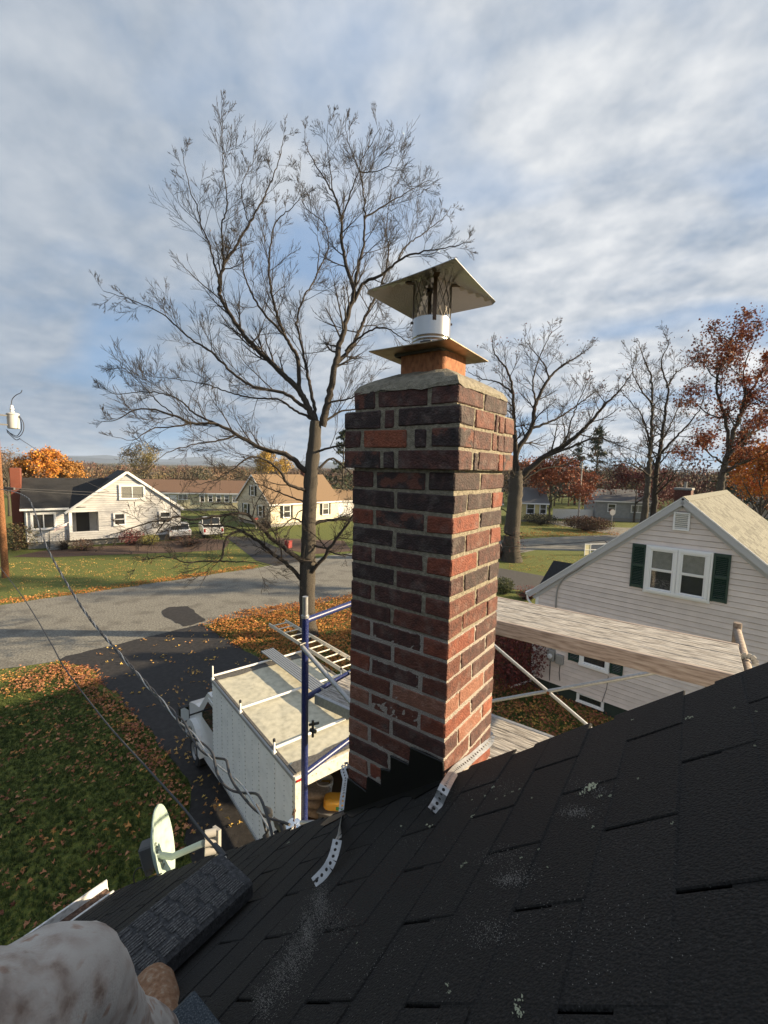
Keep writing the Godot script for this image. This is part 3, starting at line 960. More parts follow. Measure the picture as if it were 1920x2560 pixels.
func build_straps() -> void:
	var zc := CH_AT.z
	var roofn := Vector3(-SLOPE, 1, 0).normalized()
	var e := on_roof(1077, 2034, 0.014)
	var e2 := on_roof(1096, 2003, 0.02)
	var a := on_x(1228, 1848, -0.588)
	var p := [Vector3(-0.70, a.y + 0.02, a.z - 0.012), Vector3(-0.592, a.y + 0.006, a.z - 0.006), on_x(1180, 1893, -0.585), on_x(1140, 1925, -0.575), on_roof(1113, 1966, 0.045), e2, e]
	strap("perforated metal strap bent across the sunny side of the chimney down to the shingles", p, Vector3(0.0, -0.25, 0.0), 0.030)
	var b0 := Vector3(-1.03, on_z(871, 1917, zc - 0.30).y, zc - 0.30)
	var q := [b0 + Vector3(0.10, 0.02, -0.11), on_z(873, 1912, zc - 0.26), on_z(864, 1950, zc - 0.18), on_z(859, 1985, zc - 0.10), on_z(853, 2040, zc - 0.01), on_roof(846, 2085, 0.06), on_roof(838, 2125, 0.045), on_roof(826, 2158, 0.03), on_roof(810, 2182, 0.02), on_roof(783, 2210, 0.014)]
	strap("perforated metal strap curling from behind the chimney's shaded side onto the shingles", q, Vector3(0.25, 0.0, -0.2), 0.028)

func more_materials(bump: Texture2D, bumpb: Texture2D, f_mid: FastNoiseLite, f_big: FastNoiseLite) -> void:
	mat("lichen", lin(0.34, 0.36, 0.26), 0.95)
	mat("crumb", lin(0.24, 0.23, 0.215), 0.95)
	mat("leg_steel", lin(0.12, 0.085, 0.065), 0.55, 0.7)
	mat("brick_dust", lin(0.060, 0.026, 0.018), 0.95)
	mat("sealant", lin(0.05, 0.045, 0.04), 0.6)
	var ps := tmat("plate_steel", ntex("plate_steel", noise(91, 0.02, 4), 256, [[0.0, Color(0.20, 0.15, 0.095)], [1.0, Color(0.42, 0.34, 0.24)]], 1, 0.02), 3.0, 0.42)
	ps.metallic = 0.85
	var sc := mat("screen", lin(0.10, 0.095, 0.09), 0.45, 0.9)
	sc.metallic_specular = 0.5
	tmat("white_dirty", ntex("white_dirty", f_mid, 512, [[0.0, Color(0.30, 0.30, 0.29)], [0.4, Color(0.66, 0.66, 0.65)], [1.0, Color(0.78, 0.78, 0.77)]], 1, 0.02), 1.5, 0.5)
	tmat("siding_white", ntex("siding_white", f_big, 256, [[0.0, Color(0.48, 0.48, 0.48)], [1.0, Color(0.58, 0.58, 0.58)]], 1, 0.015), 0.5, 0.6)
	tmat("siding_grey", ntex("siding_grey", f_big, 256, [[0.0, Color(0.62, 0.555, 0.525)], [1.0, Color(0.72, 0.645, 0.61)]], 1, 0.02), 0.7, 0.7)
	tmat("siding_cream", ntex("siding_cream", f_big, 256, [[0.0, Color(0.56, 0.50, 0.36)], [1.0, Color(0.70, 0.64, 0.50)]], 1, 0.02), 0.5, 0.7)
	tmat("siding_yellow", ntex("siding_yellow", f_big, 256, [[0.0, Color(0.56, 0.47, 0.20)], [1.0, Color(0.68, 0.59, 0.30)]], 1, 0.02), 0.5, 0.7)
	tmat("siding_bluegrey", ntex("siding_bluegrey", f_big, 256, [[0.0, Color(0.22, 0.235, 0.25)], [1.0, Color(0.30, 0.315, 0.33)]], 1, 0.02), 0.5, 0.7)
	tmat("concrete", ntex("concrete", f_mid, 512, [[0.0, Color(0.16, 0.155, 0.145)], [1.0, Color(0.34, 0.33, 0.31)]], 1, 0.04), 1.2, 0.9, bump, 0.3)
	mat("green_paint", lin(0.008, 0.035, 0.026), 0.55)
	mat("foundation_green", lin(0.022, 0.036, 0.030), 0.85)
	mat("trim_white", lin(0.74, 0.75, 0.76), 0.5)
	mat("trim_grey", lin(0.42, 0.43, 0.45), 0.55)
	# lawn
	var lt := ntex("lawn", noise(51, 0.05, 5), 1024, [[0.0, Color(0.028, 0.046, 0.006)], [0.35, Color(0.070, 0.096, 0.011)], [0.6, Color(0.115, 0.132, 0.018)], [0.8, Color(0.16, 0.155, 0.028)], [1.0, Color(0.22, 0.18, 0.05)]], 1, 0.10)
	tmat("lawn", lt, 0.16, 0.95, gray("lawn_bump", noise(52, 0.12, 3), 512, 0.15), 6.0)
	tmat("grass_blade", ntex("grass_blade", noise(53, 0.03, 3), 256, [[0.0, Color(0.018, 0.034, 0.006)], [0.5, Color(0.046, 0.078, 0.013)], [0.8, Color(0.085, 0.105, 0.024)], [1.0, Color(0.17, 0.14, 0.05)]], 1, 0.08), 0.3, 0.8)
	tmat("asphalt_street", ntex("asphalt_street", noise(54, 0.04, 5), 1024, [[0.0, Color(0.07, 0.067, 0.058)], [0.35, Color(0.145, 0.140, 0.122)], [0.6, Color(0.195, 0.188, 0.165)], [1.0, Color(0.27, 0.26, 0.23)]], 1, 0.16), 0.22, 0.92, bump, 1.2)
	var st: StandardMaterial3D = mats["asphalt_street"]
	st.detail_enabled = true
	st.detail_blend_mode = BaseMaterial3D.BLEND_MODE_MIX
	st.detail_albedo = atex("street_stain", noise(175, 0.012, 6), 512, Color(0.085, 0.08, 0.07), 0.5, 0.8, 0.6)
	st.detail_uv_layer = BaseMaterial3D.DETAIL_UV_2
	st.uv2_triplanar = true
	st.uv2_world_triplanar = true
	st.uv2_scale = Vector3.ONE * 0.11
	tmat("asphalt_dark", ntex("asphalt_dark", noise(55, 0.03, 4), 512, [[0.0, Color(0.011, 0.010, 0.010)], [0.5, Color(0.019, 0.017, 0.017)], [1.0, Color(0.032, 0.029, 0.028)]], 1, 0.06), 0.3, 0.8, bump, 0.5)
	tmat("asphalt_mid", ntex("asphalt_mid", noise(56, 0.03, 4), 512, [[0.0, Color(0.035, 0.033, 0.032)], [1.0, Color(0.075, 0.071, 0.068)]], 1, 0.06), 0.3, 0.85, bump, 0.5)
	tmat("earth", ntex("earth", noise(57, 0.02, 5), 512, [[0.0, Color(0.03, 0.028, 0.016)], [0.5, Color(0.055, 0.048, 0.028)], [1.0, Color(0.09, 0.075, 0.045)]], 1, 0.05), 0.02, 0.95)
	tmat("mulch", ntex("mulch", noise(58, 0.08, 5), 512, [[0.0, Color(0.03, 0.018, 0.012)], [0.5, Color(0.085, 0.05, 0.035)], [1.0, Color(0.17, 0.10, 0.07)]], 1, 0.10), 0.5, 0.95, bump, 3.0)
	tmat("hill", ntex("hill", noise(59, 0.02, 4), 256, [[0.0, Color(0.018, 0.026, 0.032)], [1.0, Color(0.032, 0.038, 0.044)]]), 0.002, 1.0)  # blue of the distant haze mixed into the hill colour itself
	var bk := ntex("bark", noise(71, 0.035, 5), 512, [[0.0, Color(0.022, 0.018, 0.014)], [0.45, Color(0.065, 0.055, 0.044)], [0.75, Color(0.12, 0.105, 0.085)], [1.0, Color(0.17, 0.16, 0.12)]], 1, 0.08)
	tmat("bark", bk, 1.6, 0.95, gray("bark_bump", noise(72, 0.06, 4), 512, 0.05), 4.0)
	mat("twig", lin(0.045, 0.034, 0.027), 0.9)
	tmat("bark_dark", ntex("bark_dark", noise(79, 0.04, 5), 256, [[0.0, Color(0.012, 0.009, 0.007)], [0.5, Color(0.032, 0.025, 0.020)], [1.0, Color(0.075, 0.064, 0.05)]], 1, 0.08), 1.6, 0.95)  # limbs darker than the trunk: backlit silhouette put into the bark colour
	var lf := mat("leaf", Color(1, 1, 1), 0.75)
	lf.vertex_color_use_as_albedo = true
	lf.backlight_enabled = true
	lf.backlight = Color(0.35, 0.35, 0.35)
	var lf2 := mat("dead_leaf", Color(1, 1, 1), 0.85)
	lf2.vertex_color_use_as_albedo = true
	tmat("roof_green", ntex("roof_green", noise(73, 0.03, 4), 512, [[0.0, Color(0.115, 0.115, 0.095)], [0.5, Color(0.175, 0.174, 0.145)], [1.0, Color(0.23, 0.229, 0.195)]], 1, 0.05), 0.8, 0.95, bump, 0.5)
	tmat("roof_black", ntex("roof_black", noise(74, 0.03, 4), 512, [[0.0, Color(0.010, 0.010, 0.011)], [1.0, Color(0.030, 0.030, 0.032)]], 1, 0.05), 0.5, 0.9, bump, 0.5)
	tmat("roof_brown", ntex("roof_brown", noise(75, 0.03, 4), 512, [[0.0, Color(0.10, 0.055, 0.036)], [1.0, Color(0.21, 0.13, 0.085)]], 1, 0.05), 0.5, 0.9, bump, 0.5)
	tmat("roof_tan", ntex("roof_tan", noise(76, 0.03, 4), 512, [[0.0, Color(0.13, 0.085, 0.05)], [1.0, Color(0.24, 0.165, 0.10)]], 1, 0.05), 0.5, 0.9, bump, 0.5)
	for k in ["roof_green", "roof_black", "roof_brown", "roof_tan"]: mats[k].vertex_color_use_as_albedo = true
	mat("roof_slate", lin(0.13, 0.13, 0.135), 0.9)
	tmat("window_shade", ntex("window_shade", noise(78, 0.02, 2), 128, [[0.0, Color(0.36, 0.36, 0.33)], [1.0, Color(0.46, 0.46, 0.43)]]), 2.0, 0.9)
	mat("room_dark", lin(0.05, 0.05, 0.052), 0.9)

func ground_poly(pxs: Array, y: float) -> PackedVector2Array:
	var p := PackedVector2Array()
	for e in pxs:
		var q := on_y(e[0], e[1], 0.0)
		p.append(Vector2(q.x, q.z))
	return p
# the same outline with a ragged edge, as a tarred surface has
func ragged(poly: PackedVector2Array, step: float, amp: float) -> PackedVector2Array:
	var fn := noise(171, 0.9, 4)
	var out := PackedVector2Array()
	for k in poly.size():
		var a := poly[k]
		var b := poly[(k + 1) % poly.size()]
		var n := clampi(int(a.distance_to(b) / step), 1, 60)
		for q in n:
			var p := a.lerp(b, float(q) / n)
			out.append(p + Vector2(fn.get_noise_2d(p.x, p.y), fn.get_noise_2d(p.y + 50.0, p.x)) * amp)
	return out
func sheet(poly: PackedVector2Array, y: float) -> MB:
	var b := MB.new()
	if Geometry2D.is_polygon_clockwise(poly): poly.reverse()
	var tr := Geometry2D.triangulate_polygon(poly)
	for q in range(0, tr.size(), 3):
		var a := poly[tr[q]]
		var c := poly[tr[q + 1]]
		var d := poly[tr[q + 2]]
		if (c - a).cross(d - a) > 0:
			var e := c
			c = d
			d = e
		b.tri(Vector3(a.x, y, a.y), Vector3(c.x, y, c.y), Vector3(d.x, y, d.y))
	return b

var street_poly := PackedVector2Array()
var drive_poly := PackedVector2Array()
func build_ground() -> void:
	var g := MB.new()
	var S := 9000.0
	g.quad(Vector3(-S, -0.10, S), Vector3(S, -0.10, S), Vector3(S, -0.10, -S), Vector3(-S, -0.10, -S))
	struct("ground", g, mats["earth"])
	var l := MB.new()
	l.quad(Vector3(-140, 0, 60), Vector3(80, 0, 60), Vector3(80, 0, -150), Vector3(-140, 0, -150))
	struct("lawn", l, mats["lawn"])
	street_poly = ground_poly([[-700, 1615], [0, 1513], [300, 1470], [634, 1421], [824, 1389], [1100, 1360], [1360, 1344], [1548, 1336], [2300, 1332], [2300, 1410], [1600, 1384], [1461, 1377], [1340, 1375], [1292, 1384], [1100, 1430], [877, 1493], [509, 1562], [160, 1652], [0, 1675], [-700, 1800]], 0)
	street_poly = ragged(street_poly, 0.5, 0.22)
	struct("street", sheet(street_poly, 0.008), mats["asphalt_street"])
	drive_poly = ground_poly([[505, 1560], [340, 1600], [170, 1640], [150, 1652], [228, 1669], [255, 1705], [300, 1745], [354, 1800], [398, 1868], [452, 1925], [473, 1978], [462, 2077]], 0)
	drive_poly.append(Vector2(-3.0, -2.1))
	drive_poly.append(Vector2(-3.0, -8.4))
	for e in [[760, 1712], [648, 1645], [560, 1594]]:
		var q := on_y(e[0], e[1], 0)
		drive_poly.append(Vector2(q.x, q.z))
	drive_poly = ragged(drive_poly, 0.3, 0.14)
	struct("driveway", sheet(drive_poly, 0.014), mats["asphalt_dark"])
	struct("road_patch", sheet(ragged(ground_poly([[402, 1528], [420, 1519], [470, 1516], [482, 1525], [500, 1540], [514, 1552], [480, 1563], [462, 1566], [430, 1552], [412, 1542]], 0), 0.15, 0.12), 0.018), mats["asphalt_dark"])
	struct("driveway_opposite", sheet(ground_poly([[560, 1340], [640, 1345], [700, 1372], [760, 1398], [750, 1404], [690, 1416], [640, 1402], [600, 1370]], 0), 0.014), mats["asphalt_dark"])
	struct("driveway_neighbour", sheet(ground_poly([[1020, 1452], [1252, 1421], [1390, 1446], [1420, 1475], [1360, 1482], [1250, 1470], [1060, 1470]], 0), 0.014), mats["asphalt_mid"])
	struct("side_street", sheet(ground_poly([[1360, 1299], [1440, 1307], [1500, 1317], [1700, 1324], [1700, 1336], [1540, 1337], [1490, 1329], [1420, 1317], [1360, 1308]], 0), 0.014), mats["asphalt_street"])
	# far hills: a long low ridge several kilometres off
	var hl := MB.new()
	var fn := noise(101, 0.0011, 4)
	for lay in 2:
		var R := 5200.0 + lay * 2300.0
		var prev := []
		for k in 181:
			var a := TAU * k / 180.0
			var d := Vector3(sin(a), 0, -cos(a))
			var p := d * R
			var hh := (34.0 + 52.0 * lay) + (45.0 + 30.0 * lay) * fn.get_noise_2d(p.x, p.z)
			# the ridge line dips to the plain here and there
			var row := [p + Vector3(0, -1, 0), d * (R + 260) + Vector3(0, maxf(hh, 12.0), 0), d * (R + 900) + Vector3(0, -1, 0)]
			if k > 0:
				for q in 2:
					hl.quad(prev[q], row[q], row[q + 1], prev[q + 1])
			prev = row
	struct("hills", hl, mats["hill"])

func site_materials() -> void:
	var bump: Texture2D = texs["bump_fine"]
	var f_mid := noise(22, 0.025, 5)
	tmat("scaffold_blue", ntex("scaffold_blue", noise(141, 0.05, 5), 512, [[0.0, Color(0.006, 0.012, 0.07)], [0.62, Color(0.010, 0.020, 0.115)], [0.74, Color(0.016, 0.03, 0.15)], [0.80, Color(0.22, 0.23, 0.26)], [1.0, Color(0.3, 0.3, 0.32)]], 1, 0.03), 5.0, 0.38)
	tmat("pipe_old", ntex("pipe_old", noise(142, 0.04, 5), 256, [[0.0, Color(0.10, 0.07, 0.05)], [0.5, Color(0.22, 0.17, 0.135)], [1.0, Color(0.32, 0.28, 0.24)]], 1, 0.04), 4.0, 0.7)
	tmat("plank_wood", hstreak("plank_wood", 143, [[0.0, Color(0.10, 0.09, 0.08)], [0.36, Color(0.25, 0.232, 0.212)], [0.62, Color(0.39, 0.37, 0.345)], [1.0, Color(0.54, 0.52, 0.49)]]), 2.6, 0.92, hstreak("plank_bump", 144, [[0.0, Color(0, 0, 0)], [1.0, Color(1, 1, 1)]]), 0.6)
	tmat("plank_edge", hstreak("plank_edge", 145, [[0.0, Color(0.15, 0.115, 0.095)], [0.5, Color(0.31, 0.255, 0.22)], [1.0, Color(0.42, 0.37, 0.33)]]), 2.2, 0.9)
	mat("hook_grey", lin(0.42, 0.40, 0.36), 0.6)
	tmat("truck_white", ntex("truck_white", noise(146, 0.01, 5), 512, [[0.0, Color(0.66, 0.67, 0.675)], [0.4, Color(0.76, 0.77, 0.775)], [1.0, Color(0.82, 0.825, 0.825)]], 1, 0.012), 0.6, 0.45)
	mat("alu_trim", lin(0.34, 0.34, 0.34), 0.45, 0.3)
	tmat("tar_grey", ntex("tar_grey", f_mid, 256, [[0.0, Color(0.05, 0.048, 0.045)], [1.0, Color(0.13, 0.125, 0.12)]], 1, 0.04), 3.0, 0.85, bump, 0.5)
	mat("rivet", lin(0.16, 0.17, 0.18), 0.5)
	mat("plywood_dark", lin(0.10, 0.07, 0.045), 0.9)
	tmat("truck_rust", ntex("truck_rust", noise(147, 0.018, 5), 512, [[0.0, Color(0.16, 0.06, 0.02)], [0.16, Color(0.30, 0.16, 0.08)], [0.26, Color(0.56, 0.53, 0.46)], [1.0, Color(0.66, 0.65, 0.61)]], 1, 0.03), 1.2, 0.6)
	mat("red_lens", lin(0.30, 0.012, 0.010), 0.2)
	tmat("truck_roof", ntex("truck_roof", noise(148, 0.012, 5), 1024, [[0.0, Color(0.33, 0.315, 0.25)], [0.35, Color(0.43, 0.415, 0.33)], [0.6, Color(0.48, 0.46, 0.365)], [0.85, Color(0.53, 0.51, 0.41)], [1.0, Color(0.34, 0.325, 0.27)]], 1, 0.05), 0.5, 0.8)
	mat("car_white", lin(0.66, 0.67, 0.67), 0.25)
	mats["car_white"].clearcoat_enabled = true
	mats["car_white"].clearcoat = 0.6
	mat("car_grey", lin(0.16, 0.165, 0.17), 0.25)
	mat("car_dark", lin(0.03, 0.035, 0.045), 0.22)
	mat("mirror", lin(0.78, 0.79, 0.80), 0.03, 1.0)
	mat("glass_clear", lin(0.6, 0.62, 0.64), 0.08)
	mat("rust_dark", lin(0.09, 0.05, 0.035), 0.8)
	mat("bucket_white", lin(0.62, 0.63, 0.61), 0.4)
	tmat("sponge", ntex("sponge", noise(149, 0.08, 4), 256, [[0.0, Color(0.14, 0.075, 0.012)], [1.0, Color(0.42, 0.26, 0.05)]], 1, 0.06), 5.0, 0.95, bump, 1.2)
	tmat("sack_grey", ntex("sack_grey", noise(150, 0.03, 4), 256, [[0.0, Color(0.20, 0.17, 0.145)], [1.0, Color(0.36, 0.32, 0.28)]], 1, 0.03), 2.0, 0.8)
	mat("tote_grey", lin(0.085, 0.09, 0.095), 0.5)
	mat("tote_lid", lin(0.15, 0.155, 0.16), 0.45)
	tmat("bag_yellow", ntex("bag_yellow", noise(151, 0.03, 5, FastNoiseLite.TYPE_SIMPLEX_SMOOTH, FastNoiseLite.FRACTAL_RIDGED), 256, [[0.0, Color(0.62, 0.30, 0.025)], [0.6, Color(0.66, 0.34, 0.035)], [0.85, Color(0.52, 0.34, 0.12)], [1.0, Color(0.30, 0.20, 0.08)]], 1, 0.03), 2.5, 0.55)
	mat("label_green", lin(0.04, 0.22, 0.05), 0.6)
	mat("ladder_alu", lin(0.58, 0.55, 0.47), 0.5, 0.3)
	mat("cable_black", lin(0.035, 0.036, 0.04), 0.6)
	tmat("dish_green", ntex("dish_green", noise(152, 0.02, 5), 256, [[0.0, Color(0.20, 0.27, 0.23)], [0.35, Color(0.31, 0.40, 0.355)], [1.0, Color(0.37, 0.46, 0.41)]], 1, 0.02), 3.0, 0.7)
	mat("print_grey", lin(0.13, 0.15, 0.13), 0.8)
	mat("dish_arm", lin(0.36, 0.43, 0.41), 0.6)
	mat("bracket_grey", lin(0.33, 0.32, 0.30), 0.7)
	mat("bracket_dark", lin(0.10, 0.10, 0.10), 0.7)
	tmat("wedge_grey", ntex("wedge_grey", noise(153, 0.03, 5), 512, [[0.0, Color(0.022, 0.023, 0.026)], [0.6, Color(0.05, 0.052, 0.057)], [1.0, Color(0.12, 0.12, 0.125)]], 1, 0.06), 3.0, 0.9, bump, 0.5)
	tmat("rib_grey", ntex("rib_grey", noise(154, 0.05, 4), 512, [[0.0, Color(0.03, 0.03, 0.032)], [0.5, Color(0.075, 0.075, 0.078)], [1.0, Color(0.20, 0.20, 0.195)]], 1, 0.08), 4.0, 0.9)
	tmat("wedge_blue", ntex("wedge_blue", noise(155, 0.16, 3), 512, [[0.0, Color(0.012, 0.017, 0.024)], [0.55, Color(0.035, 0.048, 0.062)], [1.0, Color(0.17, 0.19, 0.20)]], 1, 0.07), 3.0, 0.9, bump, 0.4)
	var tr := tmat("trousers", ntex("trousers", noise(156, 0.006, 6), 1024, [[0.0, Color(0.06, 0.035, 0.025)], [0.20, Color(0.15, 0.10, 0.075)], [0.32, Color(0.29, 0.24, 0.205)], [0.5, Color(0.38, 0.345, 0.315)], [0.74, Color(0.42, 0.395, 0.365)], [0.84, Color(0.30, 0.21, 0.16)], [1.0, Color(0.17, 0.08, 0.055)]], 1, 0.012), 2.4, 0.95, gray("cloth_bump", noise(157, 0.25, 2), 512, 0.08), 0.12)
	tr.rim_enabled = true
	tr.rim = 0.3
	tmat("boot_leather", ntex("boot_leather", noise(158, 0.02, 5), 512, [[0.0, Color(0.13, 0.06, 0.028)], [0.5, Color(0.25, 0.13, 0.068)], [0.8, Color(0.30, 0.205, 0.135)], [1.0, Color(0.40, 0.33, 0.25)]], 1, 0.04), 5.0, 0.8, bump, 0.2)

# noise drawn out along x
func hstreak(key: String, sd: int, stops: Array) -> ImageTexture:
	if texs.has(key): return texs[key]
	var fn := noise(sd, 0.05, 5)
	var im := fn.get_seamless_image(64, 512, false, false, 0.15)
	im.resize(512, 512, Image.INTERPOLATE_CUBIC)
	im.convert(Image.FORMAT_RGB8)
	var d := im.get_data()
	var rg := RandomNumberGenerator.new()
	rg.seed = sd
	for k in 512 * 512:
		var t := clampf(d[k * 3] / 255.0 + rg.randfn(0, 0.05), 0, 1)
		var cc: Color = stops[0][1]
		for q in stops.size() - 1:
			if t >= stops[q][0]: cc = (stops[q][1] as Color).lerp(stops[q + 1][1], clampf((t - stops[q][0]) / (stops[q + 1][0] - stops[q][0]), 0, 1))
		cc = cc.linear_to_srgb()
		d[k * 3] = int(cc.r * 255)
		d[k * 3 + 1] = int(cc.g * 255)
		d[k * 3 + 2] = int(cc.b * 255)
	var t2 := ImageTexture.create_from_image(Image.create_from_data(512, 512, false, Image.FORMAT_RGB8, d))
	texs[key] = t2
	return t2

func R(x: float, y: float, z: float) -> Vector3:      # height given relative to the eye
	return Vector3(x, EYE.y + y, z)

# ---------- scaffold ----------
func build_scaffold() -> void:
	var xl := -1.87
	var xr := 0.275
	var zn := -1.82
	var zf := -3.34
	var s := thing("scaffold", "pipe scaffold with blue end frame and grey cross braces behind the chimney", "scaffold", Vector3(xl, 0, zn))
	var o := s.position
	var blue: Material = mats["scaffold_blue"]
	var grey: Material = mats["galvanized"]
	var old: Material = mats["pipe_old"]
	var yl := [-0.935, -1.435, -1.935, -2.60, -3.10, -4.2, -4.7, -6.2]
	for e in [[xl, zn, blue, -0.905], [xl, zf, blue, -0.905], [xr, zn, old, -0.905], [xr, zf, old, -0.885]]:
		var m := MB.new()
		m.rod(Vector3(e[0], 0.02, e[1]) - o, R(e[0], e[3], e[1]) - o, 0.0215, 14)
		pmb(s, "post", m, e[2])
		var pin := MB.new()
		var pt: float = e[3]
		if e[0] < 0:
			pin.rod(R(e[0], pt - 0.02, e[1]) - o, R(e[0], pt + 0.12, e[1]) - o, 0.0175, 12)
			pin.rod(R(e[0], pt - 0.012, e[1]) - o, R(e[0], pt + 0.004, e[1]) - o, 0.024, 14)
			pmb(s, "coupling_pin", pin, grey)
		var foot := MB.new()
		foot.bevel(Transform3D(Basis(), Vector3(e[0], 0.022, e[1]) - o), Vector3(0.15, 0.012, 0.15), 0.003)
		pmb(s, "base_plate", foot, grey)
	for e in [[xl, blue], [xr, old]]:
		for y: float in yl:
			var m := MB.new()
			var zstart := zn if e[0] < 0 else zn
			m.rod(R(e[0], y, zstart) - o, R(e[0], y, zf) - o, 0.0195 if e[0] < 0 else 0.0215, 12)
			pmb(s, "ledger", m, e[1])
	for z: float in [zn + 0.028, zf - 0.028]:
		for e in [[-1.09, -2.30], [-2.25, -1.12], [-3.3, -4.5], [-4.5, -3.3]]:
			var m := MB.new()
			m.rod(R(xl, e[0], z) - o, R(xr, e[1], z) - o, 0.0135, 10)
			pmb(s, "cross_brace", m, grey)
		var lk := MB.new()
		for y: float in [-1.07, -2.27]:
			lk.rod(R(xl + 0.01, y, z - 0.03) - o, R(xl + 0.01, y, z + 0.03) - o, 0.009, 8)
		pmb(s, "brace_lock", lk, mats["steel_dark"])
	var rivet := MB.new()
	rivet.rod(R(-0.80, -1.695, zf - 0.045) - o, R(-0.80, -1.695, zf - 0.01) - o, 0.012, 8)
	pmb(s, "brace_rivet", rivet, mats["rust"])
	# toggle pin hanging on the near post
	var tp := MB.new()
	var c := on_x(782, 1820, xl + 0.03)
	tp.rod(c + Vector3(0, 0.05, 0) - o, c - Vector3(0, 0.06, 0) - o, 0.008, 8)
	tp.rod(c + Vector3(-0.03, 0.01, 0) - o, c + Vector3(0.03, 0.035, -0.02) - o, 0.009, 8)
	tp.rod(c + Vector3(-0.02, -0.02, 0) - o, c + Vector3(0.025, -0.015, 0) - o, 0.012, 8)
	pmb(s, "locking_pin", tp, mats["steel_dark"])

func plank(label: String, x0: float, x1: float, z0: float, z1: float, top: float, rail: Material, rail_h: float) -> void:
	var t := thing("scaffold_plank", label, "plank", R(x0, top, z0))
	var n := 5
	var w := (absf(z1 - z0) - 0.05) / n
	for k in n:
		var m := MB.new()
		m.bevel(Transform3D(Basis(), Vector3((x1 - x0) * 0.5, -0.006 + rng.randf_range(-0.001, 0.001), -0.025 - (k + 0.5) * w)), Vector3(x1 - x0 - 0.01, 0.012, w - 0.0035), 0.0015)
		pmb(t, "deck_board", m, mats["plank_wood"])
	for z: float in [-0.0125, z1 - z0 + 0.0125]:
		var m := MB.new()
		m.bevel(Transform3D(Basis(), Vector3((x1 - x0) * 0.5, -rail_h * 0.5 + 0.002, z)), Vector3(x1 - x0, rail_h, 0.024), 0.003)
		pmb(t, "side_rail", m, rail)
	for x: float in [0.0, x1 - x0]:
		for z: float in [-0.10, z1 - z0 + 0.10]:
			var h := MB.new()
			var pts := PackedVector3Array()
			for q in 9:
				var a := lerpf(-0.15, 1.1, q / 8.0) * PI
				var sx := -1.0 if x == 0.0 else 1.0
				pts.append(Vector3(x + sx * (0.03 - 0.034 * cos(a)), -0.055 + 0.034 * sin(a), z))
			for q in pts.size() - 1:
				h.beam(pts[q], pts[q + 1], 0.028, 0.006, Vector3.BACK)
			pmb(t, "hook", h, mats["hook_grey"])

